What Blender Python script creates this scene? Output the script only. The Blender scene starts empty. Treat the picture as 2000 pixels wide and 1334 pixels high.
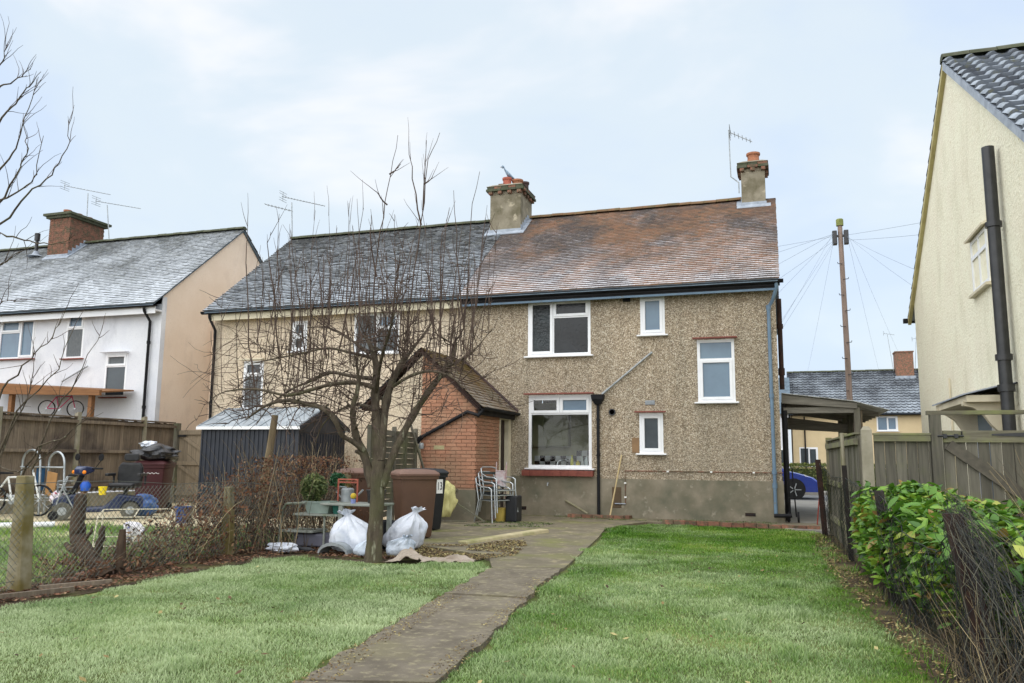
import bpy, math, random
import numpy as np
from mathutils import Vector, Matrix

S = bpy.context.scene
COL = S.collection
rng = random.Random(11)
nr = np.random.RandomState(11)
R = math.radians

# ---------------------------------------------------------------- camera
FPX, PITCH, YAW, ROLL, EYE = 1586.3, 0.143078, 0.318485, 0.0090003, 1.25
fw = Vector((-math.sin(YAW)*math.cos(PITCH), math.cos(YAW)*math.cos(PITCH), math.sin(PITCH)))
rt0 = Vector((math.cos(YAW), math.sin(YAW), 0)); up0 = rt0.cross(fw)
rt = rt0*math.cos(ROLL) + up0*math.sin(ROLL); up = up0*math.cos(ROLL) - rt0*math.sin(ROLL)
cam = bpy.data.objects.new('camera', bpy.data.cameras.new('camera')); COL.objects.link(cam)
cam.data.sensor_width = 36; cam.data.lens = 36*FPX/2000
cam.data.clip_start = 0.1; cam.data.clip_end = 1500
m = Matrix.Identity(4)
for i in range(3):
    m[i][0] = rt[i]; m[i][1] = up[i]; m[i][2] = -fw[i]
m[2][3] = EYE
cam.matrix_world = m
S.camera = cam

# ---------------------------------------------------------------- sky, sun, exposure
SUN_EL, SUN_AZ = R(50), R(204)          # azimuth clockwise from +Y: behind the camera, to its left
W = bpy.data.worlds.new('World'); S.world = W; W.use_nodes = True
wn, wl = W.node_tree.nodes, W.node_tree.links
wn.clear()
out = wn.new('ShaderNodeOutputWorld'); bg = wn.new('ShaderNodeBackground'); bg.inputs[1].default_value = 1.0
sky = wn.new('ShaderNodeTexSky'); sky.sky_type = 'NISHITA'; sky.sun_disc = False
sky.sun_elevation = SUN_EL; sky.sun_rotation = SUN_AZ; sky.dust_density = 2.5; sky.air_density = 1.2
tc = wn.new('ShaderNodeTexCoord'); mp = wn.new('ShaderNodeMapping'); mp.inputs['Scale'].default_value = (1, 1, 2.2)
mp.inputs['Location'].default_value = (5.15, 1.1, 2.4)
no = wn.new('ShaderNodeTexNoise'); no.inputs['Scale'].default_value = 2.4; no.inputs['Detail'].default_value = 5; no.inputs['Roughness'].default_value = 0.5
no.inputs['Distortion'].default_value = 0.35
cr = wn.new('ShaderNodeValToRGB'); cr.color_ramp.interpolation = 'EASE'
cr.color_ramp.elements[0].position = 0.34; cr.color_ramp.elements[0].color = (0.318, 0.374, 0.455, 1)
cr.color_ramp.elements[1].position = 0.68; cr.color_ramp.elements[1].color = (0.47, 0.472, 0.478, 1)
e = cr.color_ramp.elements.new(0.52); e.color = (0.36, 0.405, 0.44, 1)
scl = wn.new('ShaderNodeMix'); scl.data_type = 'RGBA'; scl.blend_type = 'MULTIPLY'; scl.inputs[0].default_value = 1
scl.inputs[7].default_value = (0.09, 0.09, 0.09, 1)
mx = wn.new('ShaderNodeMix'); mx.data_type = 'RGBA'; mx.inputs[0].default_value = 0.88
wl.new(tc.outputs['Generated'], mp.inputs[0]); wl.new(mp.outputs[0], no.inputs['Vector']); wl.new(no.outputs[0], cr.inputs[0])
wl.new(sky.outputs[0], scl.inputs[6]); wl.new(scl.outputs[2], mx.inputs[6]); wl.new(cr.outputs[0], mx.inputs[7])
wl.new(mx.outputs[2], bg.inputs[0]); wl.new(bg.outputs[0], out.inputs[0])

sl = bpy.data.lights.new('sun', 'SUN'); sl.energy = 1.5; sl.angle = R(130); sl.color = (1.0, 0.975, 0.94)
sun = bpy.data.objects.new('sun', sl); COL.objects.link(sun)
sd = Vector((math.sin(SUN_AZ)*math.cos(SUN_EL), math.cos(SUN_AZ)*math.cos(SUN_EL), math.sin(SUN_EL)))
sun.rotation_euler = sd.to_track_quat('Z', 'Y').to_euler(); sun.location = (0, 0, 20)
S.view_settings.view_transform = 'Standard'; S.view_settings.look = 'None'
S.view_settings.gamma = 1; S.view_settings.use_curve_mapping = False
S.view_settings.exposure = 1.18
S.cycles.use_denoising = True
S.cycles.max_bounces = 8; S.cycles.transparent_max_bounces = 24

# ---------------------------------------------------------------- helpers
def sight(x, y, Y):
    """a point of the place at distance Y down the garden"""
    d = rt*((x-1000)/FPX) + up*((667-y)/FPX) + fw
    return Vector((0, 0, EYE)) + d*(Y/d.y)

def lin(r, g, b, k=1.0):
    f = lambda c: ((c/255+0.055)/1.055)**2.4 if c > 10 else c/255/12.92
    return (f(r)*k, f(g)*k, f(b)*k)

class MB:
    def __init__(s): s.v = []; s.f = []
    def add(s, vs, fs):
        n = len(s.v); s.v += [tuple(p) for p in vs]; s.f += [tuple(i+n for i in f) for f in fs]; return s
    BF = [(0,3,2,1),(4,5,6,7),(0,1,5,4),(1,2,6,5),(2,3,7,6),(3,0,4,7)]
    def box(s, x0, x1, y0, y1, z0, z1):
        return s.add([(x0,y0,z0),(x1,y0,z0),(x1,y1,z0),(x0,y1,z0),(x0,y0,z1),(x1,y0,z1),(x1,y1,z1),(x0,y1,z1)], s.BF)
    def hexa(s, lo, hi):                      # two quads (4 corners each)
        return s.add(list(lo)+list(hi), s.BF)
    def bar(s, a, b, w, h, upv=(0,0,1)):
        a = Vector(a); b = Vector(b); d = (b-a).normalized(); u = Vector(upv)
        if abs(d.dot(u)) > .98: u = Vector((0,1,0))
        x = d.cross(u).normalized()*(w/2); z = x.cross(d).normalized()*(h/2)
        lo = [a-x-z, a+x-z, a+x+z, a-x+z]; hi = [b-x-z, b+x-z, b+x+z, b-x+z]
        return s.add(lo+hi, s.BF)
    def tube(s, pts, r, n=8, cap=True, closed=False):
        P = [Vector(p) for p in pts]; k = len(P)
        rr = [r]*k if isinstance(r, (int, float)) else list(r)
        base = len(s.v); t0 = (P[1]-P[0]).normalized()
        ref = Vector((0,0,1)) if abs(t0.z) < .9 else Vector((1,0,0))
        x = t0.cross(ref).normalized()
        for i in range(k):
            if closed: t = P[(i+1) % k]-P[i-1]
            else: t = P[min(i+1,k-1)]-P[max(i-1,0)]
            if t.length < 1e-9: t = t0.copy()
            t.normalize(); x = (x - t*x.dot(t))
            if x.length < 1e-6: x = t.orthogonal()
            x.normalize(); y = t.cross(x)
            for j in range(n):
                a = 2*math.pi*j/n
                s.v.append(tuple(P[i] + x*(rr[i]*math.cos(a)) + y*(rr[i]*math.sin(a))))
        for i in range(k if closed else k-1):
            i2 = (i+1) % k
            for j in range(n):
                j2 = (j+1) % n
                s.f.append((base+i*n+j, base+i*n+j2, base+i2*n+j2, base+i2*n+j))
        if cap and not closed:
            s.f.append(tuple(base+j for j in range(n))[::-1]); s.f.append(tuple(base+(k-1)*n+j for j in range(n)))
        return s
    def lathe(s, prof, c=(0,0,0), n=16, axis='z'):
        base = len(s.v); k = len(prof)
        for r, h in prof:
            for j in range(n):
                a = 2*math.pi*j/n; p = (r*math.cos(a), r*math.sin(a), h)
                if axis == 'y': p = (p[0], p[2], p[1])
                if axis == 'x': p = (p[2], p[0], p[1])
                s.v.append((p[0]+c[0], p[1]+c[1], p[2]+c[2]))
        for i in range(k-1):
            for j in range(n):
                j2 = (j+1) % n
                s.f.append((base+i*n+j, base+i*n+j2, base+(i+1)*n+j2, base+(i+1)*n+j))
        s.f.append(tuple(base+j for j in range(n))[::-1]); s.f.append(tuple(base+(k-1)*n+j for j in range(n)))
        return s
    def prism(s, poly, axis, a, b):           # 2-D polygon swept along an axis
        n = len(poly)
        def P(u, w, t): return {'x': (t,u,w), 'y': (u,t,w), 'z': (u,w,t)}[axis]
        vs = [P(u,w,a) for u,w in poly]+[P(u,w,b) for u,w in poly]
        fs = [tuple(range(n))[::-1], tuple(range(n,2*n))]+[(i,(i+1)%n,n+(i+1)%n,n+i) for i in range(n)]
        return s.add(vs, fs)
    def loft(s, rings, cap=True):
        n = len(rings[0]); base = len(s.v)
        for rg in rings: s.v += [tuple(p) for p in rg]
        for i in range(len(rings)-1):
            for j in range(n):
                j2 = (j+1) % n
                s.f.append((base+i*n+j, base+i*n+j2, base+(i+1)*n+j2, base+(i+1)*n+j))
        if cap:
            s.f.append(tuple(base+j for j in range(n))[::-1]); s.f.append(tuple(base+(len(rings)-1)*n+j for j in range(n)))
        return s
    def quad(s, a, b, c, d): return s.add([a,b,c,d], [(0,1,2,3)])

ROOT = {}
def link(o, parent):
    COL.objects.link(o)
    if parent is not None: o.parent = parent
    return o
def tag(o, label=None, cat=None, group=None, kind=None):
    if label: o['label'] = label
    if cat: o['category'] = cat
    if group: o['group'] = group
    if kind: o['kind'] = kind
    return o
def thing(name, label, cat, loc=(0,0,0), rz=0.0, group=None, local=False):
    o = bpy.data.objects.new(name, None); o.empty_display_size = .2; COL.objects.link(o)
    o.location = loc; o.rotation_euler = (0,0,rz)
    ROOT[o.name] = Vector((0,0,0)) if local else Vector(loc)
    return tag(o, label, cat, group)
def mesh_of(name, v, f, smooth=None):
    me = bpy.data.meshes.new(name); me.from_pydata([tuple(p) for p in v], [], f); me.update()
    if smooth is not None:
        me.shade_smooth(); me.set_sharp_from_angle(angle=R(smooth))
    return me
def build(name, mb, mat, parent=None, smooth=None, bevel=0, kind=None, label=None, cat=None, group=None):
    v = np.array(mb.v, float).reshape(-1,3)
    if parent is None:
        lo, hi = v.min(0), v.max(0); base = Vector(((lo[0]+hi[0])/2, (lo[1]+hi[1])/2, lo[2]))
    else: base = ROOT[parent.name]
    v = v - np.array(base)
    me = mesh_of(name, v.tolist(), mb.f, smooth); me.materials.append(mat)
    o = bpy.data.objects.new(name, me); link(o, parent)
    if parent is None: o.location = base
    ROOT[o.name] = base
    if bevel:
        b = o.modifiers.new('bevel', 'BEVEL'); b.width = bevel; b.segments = 2; b.limit_method = 'ANGLE'; b.angle_limit = R(40)
    return tag(o, label, cat, group, kind)
def npmesh(name, V, F, mat, parent=None, attrs=None, smooth=False, kind=None, label=None, cat=None):
    """large mesh from numpy arrays; F is (n,k)"""
    V = np.asarray(V, np.float32).reshape(-1,3); F = np.asarray(F, np.int32); k = F.shape[1]
    base = ROOT[parent.name] if parent is not None else Vector((0,0,0))
    V = V - np.array(base, np.float32)
    me = bpy.data.meshes.new(name); me.vertices.add(len(V)); me.vertices.foreach_set('co', V.ravel())
    me.loops.add(F.size); me.loops.foreach_set('vertex_index', F.ravel())
    me.polygons.add(len(F)); me.polygons.foreach_set('loop_start', np.arange(0, F.size, k, dtype=np.int32))
    me.update(calc_edges=True)
    for an, (dom, arr) in (attrs or {}).items():
        a = me.attributes.new(an, 'FLOAT', dom); a.data.foreach_set('value', np.asarray(arr, np.float32).ravel())
    if smooth: me.shade_smooth()
    me.materials.append(mat)
    o = bpy.data.objects.new(name, me); link(o, parent); ROOT[o.name] = base
    return tag(o, label, cat, None, kind)
def piece(name, me, parent, loc, rot=(0,0,0), scale=(1,1,1), mat=None):
    o = bpy.data.objects.new(name, me); link(o, parent)
    o.location = Vector(loc) - ROOT[parent.name]; o.rotation_euler = rot; o.scale = scale
    return o
def unit_box(name, mat, bevel=0.0):
    """unit box, origin at its centre"""
    me = mesh_of(name, [(x,y,z) for z in (-.5,.5) for x,y in ((-.5,-.5),(.5,-.5),(.5,.5),(-.5,.5))], MB.BF)
    me.materials.append(mat); return me

# value noise on the plan, for clumping
_g = np.random.RandomState(3).rand(64,64)
def vnoise(x, y, s):
    x = np.asarray(x)*s; y = np.asarray(y)*s
    i = np.floor(x).astype(int); j = np.floor(y).astype(int); u = x-i; w = y-j
    u = u*u*(3-2*u); w = w*w*(3-2*w)
    G = lambda a,b: _g[a % 64, b % 64]
    return (G(i,j)*(1-u)+G(i+1,j)*u)*(1-w)+(G(i,j+1)*(1-u)+G(i+1,j+1)*u)*w

# ---------------------------------------------------------------- materials
def nodes(name):
    mt = bpy.data.materials.new(name); mt.use_nodes = True
    n, l = mt.node_tree.nodes, mt.node_tree.links
    b = n['Principled BSDF']
    return mt, n, l, b
def pos(n, l, stretch=(1,1,1), src='Position'):
    g = n.new('ShaderNodeNewGeometry'); mpn = n.new('ShaderNodeMapping'); mpn.inputs['Scale'].default_value = stretch
    l.new(g.outputs[src], mpn.inputs[0]); return mpn.outputs[0]
def noise(n, l, vec, scale, detail=5, rough=.6, dist=0):
    t = n.new('ShaderNodeTexNoise'); t.inputs['Scale'].default_value = scale; t.inputs['Detail'].default_value = detail
    t.inputs['Roughness'].default_value = rough; t.inputs['Distortion'].default_value = dist
    l.new(vec, t.inputs['Vector']); return t.outputs[0]
def ramp(n, l, fac, stops, interp='LINEAR'):
    c = n.new('ShaderNodeValToRGB'); c.color_ramp.interpolation = interp
    els = c.color_ramp.elements
    while len(els) < len(stops): els.new(.5)
    for el, (p, col) in zip(els, stops):
        el.position = p; el.color = (*col, 1) if len(col) == 3 else col
    l.new(fac, c.inputs[0]); return c.outputs[0]
def mixc(n, l, fac, a, b, mode='MIX'):
    x = n.new('ShaderNodeMix'); x.data_type = 'RGBA'; x.blend_type = mode
    for sock, val in ((0, fac), (6, a), (7, b)):
        if isinstance(val, (int, float)): x.inputs[sock].default_value = val
        elif isinstance(val, tuple): x.inputs[sock].default_value = (*val, 1) if len(val) == 3 else val
        else: l.new(val, x.inputs[sock])
    return x.outputs[2]
def math_(n, l, op, a, b=None, clamp=False):
    x = n.new('ShaderNodeMath'); x.operation = op; x.use_clamp = clamp
    for i, val in enumerate((a, b)):
        if val is None: continue
        if isinstance(val, (int, float)): x.inputs[i].default_value = val
        else: l.new(val, x.inputs[i])
    return x.outputs[0]
def bumpn(n, l, h, strength, dist, b, prev=None):
    x = n.new('ShaderNodeBump'); x.inputs['Strength'].default_value = strength; x.inputs['Distance'].default_value = dist
    l.new(h, x.inputs['Height'])
    if prev is not None: l.new(prev, x.inputs['Normal'])
    l.new(x.outputs[0], b.inputs['Normal']); return x.outputs[0]
def mat(name, c1, c2=None, scale=6, rough=.8, bump=.0, bscale=60, stretch=(1,1,1), c3=None, s3=1.2, t3=(.5,.7), spec=.3, metal=0, rand=0, c4=None, s4=30, t4=(.6,.68), bdist=.004):
    mt, n, l, b = nodes(name)
    v = pos(n, l, stretch)
    if rand:
        oi = n.new('ShaderNodeObjectInfo'); ad = n.new('ShaderNodeVectorMath'); ad.operation = 'ADD'
        sc = n.new('ShaderNodeVectorMath'); sc.operation = 'SCALE'; sc.inputs['Scale'].default_value = 37.0
        cx = n.new('ShaderNodeCombineXYZ'); l.new(oi.outputs['Random'], cx.inputs[0]); l.new(oi.outputs['Random'], cx.inputs[1]); l.new(oi.outputs['Random'], cx.inputs[2])
        l.new(cx.outputs[0], sc.inputs[0]); l.new(v, ad.inputs[0]); l.new(sc.outputs[0], ad.inputs[1]); v = ad.outputs[0]
    c2 = c2 or tuple(x*.75 for x in c1)
    col = ramp(n, l, noise(n, l, v, scale), [(.33, c1), (.67, c2)])
    if c3:
        f3 = ramp(n, l, noise(n, l, pos(n, l), s3, 4), [(t3[0], (0,0,0)), (t3[1], (1,1,1))]); col = mixc(n, l, f3, col, c3)
    if c4:
        f4 = ramp(n, l, noise(n, l, v, s4, 6), [(t4[0], (0,0,0)), (t4[1], (1,1,1))]); col = mixc(n, l, f4, col, c4)
    if rand:
        hs = n.new('ShaderNodeHueSaturation'); l.new(col, hs.inputs['Color'])
        mr = n.new('ShaderNodeMapRange'); mr.inputs[3].default_value = 1-rand; mr.inputs[4].default_value = 1+rand
        l.new(oi.outputs['Random'], mr.inputs[0]); l.new(mr.outputs[0], hs.inputs['Value']); col = hs.outputs[0]
    l.new(col, b.inputs['Base Color']); b.inputs['Roughness'].default_value = rough
    b.inputs['Specular IOR Level'].default_value = spec; b.inputs['Metallic'].default_value = metal
    if bump: bumpn(n, l, noise(n, l, v, bscale, 6, .65), bump, bdist, b)
    return mt

def m_pebble(name, stops, scale=42, tint=None, gap=.8):
    mt, n, l, b = nodes(name); v = pos(n, l)
    vo = n.new('ShaderNodeTexVoronoi'); vo.inputs['Scale'].default_value = scale; vo.inputs['Randomness'].default_value = 1; l.new(v, vo.inputs['Vector'])
    sp = n.new('ShaderNodeSeparateColor'); l.new(vo.outputs['Color'], sp.inputs[0])
    col = ramp(n, l, sp.outputs[0], stops)
    big = ramp(n, l, noise(n, l, pos(n, l, (1,1,.55)), .9, 5), [(.35, (1.05,1.01,.96)), (.68, (.90,.90,.88))])
    col = mixc(n, l, 1.0, col, big, 'MULTIPLY')
    ds = ramp(n, l, vo.outputs['Distance'], [(.25, (1,1,1)), (.75, (.6,.57,.53))])
    col = mixc(n, l, gap, col, ds, 'MULTIPLY')
    st = ramp(n, l, noise(n, l, pos(n, l, (4,4,.28)), 1.0, 6, .65), [(.40, (1.04,1.03,1.02)), (.72, (.80,.80,.79))]); col = mixc(n, l, 1.0, col, st, 'MULTIPLY')
    if tint:
        f3 = ramp(n, l, noise(n, l, pos(n, l, (1,1,.7)), .7, 6), [(.5, (0,0,0)), (.75, (1,1,1))]); col = mixc(n, l, math_(n, l, 'MULTIPLY', f3, .45), col, tint)
    l.new(col, b.inputs['Base Color']); b.inputs['Roughness'].default_value = .85; b.inputs['Specular IOR Level'].default_value = .3
    inv = math_(n, l, 'SUBTRACT', 1.0, vo.outputs['Distance'])
    bumpn(n, l, inv, .6, .010, b)
    return mt

def m_render(name, c1, c2, c3, scale=70, strength=.5, dirt=None):
    """roughcast render: lumpy paint"""
    mt, n, l, b = nodes(name); v = pos(n, l)
    col = ramp(n, l, noise(n, l, v, 1.3, 5), [(.35, c1), (.65, c2)])
    col = mixc(n, l, ramp(n, l, noise(n, l, v, scale*.7, 4), [(.56, (0,0,0)), (.7, (1,1,1))]), col, c3)
    if dirt:
        f = ramp(n, l, noise(n, l, pos(n, l, (1.3,1.3,.6)), 1.0, 7, .7), [(.52, (0,0,0)), (.78, (1,1,1))]); col = mixc(n, l, math_(n, l, 'MULTIPLY', f, .8), col, dirt)
    l.new(col, b.inputs['Base Color']); b.inputs['Roughness'].default_value = .85; b.inputs['Specular IOR Level'].default_value = .25
    bumpn(n, l, noise(n, l, v, scale, 5, .6), strength, .02, b)
    return mt

def m_tiles(name, cols, frost, fz, fcol=(.62,.64,.68), lich=None, patch=None, fpow=1.0):
    """clay tiles: per-tile tone, weathered patches, frost lying on the up-facing faces. fz=(z where frost is full, z where none)"""
    mt, n, l, b = nodes(name); v = pos(n, l)
    at = n.new('ShaderNodeAttribute'); at.attribute_name = 'rnd'
    k = len(cols); col = ramp(n, l, at.outputs['Fac'], [(i/(k-1), c) for i, c in enumerate(cols)])
    if patch:
        f = ramp(n, l, noise(n, l, v, .75, 6, .6, .3), [(.44, (0,0,0)), (.58, (1,1,1))]); col = mixc(n, l, math_(n, l, 'MULTIPLY', f, .85), col, patch)
    if lich:
        f = ramp(n, l, noise(n, l, v, 9, 6, .7), [(.54, (0,0,0)), (.66, (1,1,1))]); col = mixc(n, l, math_(n, l, 'MULTIPLY', f, .75), col, lich)
    g = n.new('ShaderNodeNewGeometry'); sx = n.new('ShaderNodeSeparateXYZ'); l.new(g.outputs['Position'], sx.inputs[0])
    mr = n.new('ShaderNodeMapRange'); mr.inputs[1].default_value = fz[1]; mr.inputs[2].default_value = fz[0]; l.new(sx.outputs[2], mr.inputs[0])
    nz = n.new('ShaderNodeSeparateXYZ'); l.new(g.outputs['True Normal'], nz.inputs[0])
    upf = math_(n, l, 'GREATER_THAN', nz.outputs[2], .3)
    fr = math_(n, l, 'ADD', mr.outputs[0], math_(n, l, 'MULTIPLY', math_(n, l, 'SUBTRACT', noise(n, l, v, .8, 6, .62), .52), 2.0))
    fr = math_(n, l, 'ADD', fr, math_(n, l, 'MULTIPLY', math_(n, l, 'SUBTRACT', noise(n, l, v, 14, 4, .7), .5), 1.5), True)
    fr = math_(n, l, 'MULTIPLY', math_(n, l, 'MULTIPLY', fr, upf), frost)
    col = mixc(n, l, fr, col, fcol)
    l.new(col, b.inputs['Base Color']); b.inputs['Roughness'].default_value = .75; b.inputs['Specular IOR Level'].default_value = .35
    bumpn(n, l, noise(n, l, v, 60, 5), .3, .004, b)
    return mt

def m_glass(name, tint=(.9,.95,.95), refl=1.0):
    """clear pane: see-through with a Fresnel reflection"""
    mt, n, l, b = nodes(name); n.remove(b)
    o = n['Material Output']; t = n.new('ShaderNodeBsdfTransparent'); t.inputs[0].default_value = (*tint, 1)
    g = n.new('ShaderNodeBsdfGlossy'); g.inputs['Roughness'].default_value = .01; g.inputs[0].default_value = (refl,refl,refl,1)
    fr = n.new('ShaderNodeFresnel'); fr.inputs[0].default_value = 1.5
    mxs = n.new('ShaderNodeMixShader'); l.new(fr.outputs[0], mxs.inputs[0]); l.new(t.outputs[0], mxs.inputs[1]); l.new(g.outputs[0], mxs.inputs[2])
    l.new(mxs.outputs[0], o.inputs[0]); return mt
def m_obscure(name, c1, c2, rough=.2, wav=0, spec=.6):
    mt, n, l, b = nodes(name); v = pos(n, l)
    l.new(ramp(n, l, noise(n, l, v, 1.6, 3), [(.3, c1), (.7, c2)]), b.inputs['Base Color'])
    b.inputs['Roughness'].default_value = rough; b.inputs['Specular IOR Level'].default_value = spec
    if wav: bumpn(n, l, noise(n, l, v, 16, 3, .6, 1.2), wav, .03, b)
    return mt
def m_plain(name, c, rough=.5, spec=.4, metal=0, emit=None):
    mt, n, l, b = nodes(name)
    b.inputs['Base Color'].default_value = (*c, 1); b.inputs['Roughness'].default_value = rough
    b.inputs['Specular IOR Level'].default_value = spec; b.inputs['Metallic'].default_value = metal
    return mt
def m_leaf(name, stops, rough=.4, attr='rnd', trans=0):
    mt, n, l, b = nodes(name)
    if attr == 'object':
        oi = n.new('ShaderNodeObjectInfo'); f = oi.outputs['Random']
    else:
        at = n.new('ShaderNodeAttribute'); at.attribute_name = attr; f = at.outputs['Fac']
    col = ramp(n, l, f, stops); l.new(col, b.inputs['Base Color'])
    b.inputs['Roughness'].default_value = rough; b.inputs['Specular IOR Level'].default_value = .4
    if trans:
        o = n['Material Output']; tr = n.new('ShaderNodeBsdfTranslucent'); l.new(col, tr.inputs[0])
        mxs = n.new('ShaderNodeMixShader'); mxs.inputs[0].default_value = trans
        l.new(b.outputs[0], mxs.inputs[1]); l.new(tr.outputs[0], mxs.inputs[2]); l.new(mxs.outputs[0], o.inputs[0])
    return mt
def m_grass(name):
    """blades: green at the root, frost-pale towards the tip, patchy over the lawn"""
    mt, n, l, b = nodes(name); v = pos(n, l)
    a1 = n.new('ShaderNodeAttribute'); a1.attribute_name = 'rnd'
    a2 = n.new('ShaderNodeAttribute'); a2.attribute_name = 'tip'
    a3 = n.new('ShaderNodeAttribute'); a3.attribute_name = 'frost'
    col = ramp(n, l, a1.outputs['Fac'], [(0, lin(58,94,30)), (.35, lin(86,130,44)), (.7, lin(122,158,62)), (.9, lin(158,170,90)), (1, lin(180,176,116))])
    big = noise(n, l, v, .9, 4)
    col = mixc(n, l, ramp(n, l, big, [(.4, (0,0,0)), (.7, (1,1,1))]), col, mixc(n, l, .5, col, lin(118,150,52)))
    fr = math_(n, l, 'MULTIPLY', a3.outputs['Fac'], math_(n, l, 'ADD', .4, math_(n, l, 'MULTIPLY', a2.outputs['Fac'], .6)), True)
    col = mixc(n, l, fr, col, lin(204,216,172))
    l.new(col, b.inputs['Base Color']); b.inputs['Roughness'].default_value = .7; b.inputs['Specular IOR Level'].default_value = .15
    o = n['Material Output']; tr = n.new('ShaderNodeBsdfTranslucent'); l.new(col, tr.inputs[0])
    mxs = n.new('ShaderNodeMixShader'); mxs.inputs[0].default_value = .3
    l.new(b.outputs[0], mxs.inputs[1]); l.new(tr.outputs[0], mxs.inputs[2]); l.new(mxs.outputs[0], o.inputs[0])
    return mt

M = {}
M['pebble'] = m_pebble('pebbledash', [(0, lin(112,100,86)), (.2, lin(146,133,115)), (.45, lin(168,155,135)), (.7, lin(187,174,154)), (.88, lin(214,204,187)), (1, lin(232,226,212))], 62, lin(140,134,120), gap=.7)
M['creampebble'] = m_pebble('cream_pebbledash', [(0, lin(194,178,158)), (.4, lin(212,197,176)), (.75, lin(220,206,187)), (1, lin(240,228,204))], 50, gap=.25)
M['plinth'] = mat('plinth_render', lin(146,137,120), lin(120,113,96), 2.2, .9, .3, 90, c3=lin(100,100,84), s3=1.4, t3=(.48,.72), c4=lin(160,152,136), s4=7, t4=(.6,.75))
M['whiterender'] = m_render('white_render', lin(228,229,232), lin(214,216,222), lin(206,208,214), 40, .3, lin(170,172,178))
M['peach'] = m_render('peach_render', lin(240,222,203), lin(234,214,193), lin(228,207,186), 50, .3, lin(210,190,172))
M['yellow'] = m_render('yellow_roughcast', lin(242,238,214), lin(238,231,208), lin(222,212,182), 26, 1.0, lin(208,202,172))
M['ochre'] = mat('ochre_board', lin(192,182,130), lin(172,160,112), 3, .7, .15)
M['beige'] = m_render('beige_render', lin(214,194,156), lin(204,184,146), lin(198,178,142), 30, .3)
M['upvc'] = mat('white_plastic', lin(240,241,243), lin(228,229,231), 1.5, .35, spec=.4)
M['creampaint'] = mat('cream_paint', lin(222,212,186), lin(204,194,168), 3, .6, .1, c3=lin(180,170,145))
M['black'] = mat('black_plastic', (.012,.012,.014), (.02,.02,.022), 4, .6, .05, spec=.15)
M['iron'] = mat('black_iron', (.012,.013,.015), (.03,.03,.032), 6, .35, .15, 90, spec=.5)
M['bluepaint'] = mat('blue_grey_paint', lin(112,136,156), lin(98,120,142), 5, .5, .15, 50, c4=lin(120,116,96), s4=16, t4=(.62,.72))
M['fascia'] = mat('weathered_fascia', lin(104,120,132), lin(80,92,102), 4, .7, .2)
M['brick'] = mat('red_brick', lin(178,130,104), lin(162,116,92), 7, .9, .5, 90, rand=.12, c3=lin(158,128,104), s3=1.6, t3=(.42,.66), c4=lin(182,132,108), s4=14, t4=(.6,.75))
M['mortar'] = mat('mortar', lin(182,152,130), lin(160,132,112), 12, .95, .3)
M['redsill'] = mat('red_sill', lin(140,82,70), lin(122,68,60), 8, .6, .2, rand=.1)
M['oldbrick'] = mat('old_brick', lin(152,106,86), lin(116,86,72), 8, .9, .5, rand=.25, c4=lin(98,88,70), s4=9, t4=(.46,.6))
M['chimrender'] = mat('chimney_render', lin(150,142,124), lin(124,116,98), 3, .95, .4, 60, c3=lin(104,98,78), s3=2.4, c4=lin(176,166,144), s4=4, t4=(.58,.66))
M['lead'] = mat('lead_flashing', lin(172,180,190), lin(138,146,158), 5, .5, .2)
M['pot'] = mat('clay_pot', lin(176,118,88), lin(140,96,74), 9, .85, .2)
M['redpot'] = mat('red_clay_pot', lin(184,104,86), lin(160,92,76), 9, .8, .2)
M['darkpot'] = mat('sooty_pot', lin(84,66,64), lin(60,52,52), 9, .85, .2)
M['ridge'] = mat('mossy_ridge', lin(132,98,74), lin(98,88,62), 5, .9, .4, rand=.15, c4=lin(96,100,52), s4=12)
M['ridgeg'] = mat('grey_mossy_ridge', lin(92,92,78), lin(70,76,54), 5, .9, .4, rand=.15)
M['tiles'] = m_tiles('clay_tiles', [lin(120,97,82), lin(138,104,82), lin(118,96,80), lin(144,110,86), lin(100,88,78)], .9, (4.8, 6.9), fcol=lin(214,214,220), patch=lin(80,76,76), lich=lin(126,112,96))
M['greytiles'] = m_tiles('grey_tiles', [lin(52,54,56), lin(74,76,78), lin(60,60,60), lin(92,94,94), lin(66,66,64)], .8, (5.0, 8.6), fcol=lin(186,194,204), lich=lin(120,122,116))
M['whitetiles'] = m_tiles('frosted_grey_tiles', [lin(78,82,84), lin(98,102,104), lin(84,86,86), lin(110,114,114)], .9, (5.6, 9.0), fcol=lin(208,214,222), lich=lin(98,98,78))
M['pantiles'] = m_tiles('dark_pantiles', [lin(40,43,50), lin(54,58,66), lin(46,50,58), lin(66,70,78)], .62, (3.5, 8.6), fcol=lin(196,206,216), lich=lin(70,72,58))
M['yellowtiles'] = m_tiles('grey_pantiles', [lin(70,74,82), lin(92,98,106), lin(78,84,92), lin(106,112,120)], .7, (3.5, 13), fcol=lin(190,200,212), lich=lin(96,96,74))
M['outtiles'] = m_tiles('mossy_clay_tiles', [lin(124,98,66), lin(108,84,56), lin(134,104,64), lin(94,78,56)], .45, (2.2, 3.4), fcol=lin(196,194,190), lich=lin(104,92,40), patch=lin(98,82,40))
M['glass'] = m_glass('window_glass')
M['mirror'] = m_obscure('dark_reflecting_glass', lin(14,16,18), lin(34,38,42), .03, .22, .4)
M['obscure'] = m_obscure('obscure_glass', lin(104,128,146), lin(92,112,132), .25)
M['obscure_dk'] = m_obscure('dark_obscure_glass', lin(56,66,72), lin(40,48,54), .25)
M['pattern'] = m_obscure('patterned_glass', lin(16,22,24), lin(48,58,62), .14, 1.0, .55)
M['net'] = mat('net_curtain', lin(120,124,126), lin(90,94,96), 14, .9, .3, stretch=(6,6,.6))
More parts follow.
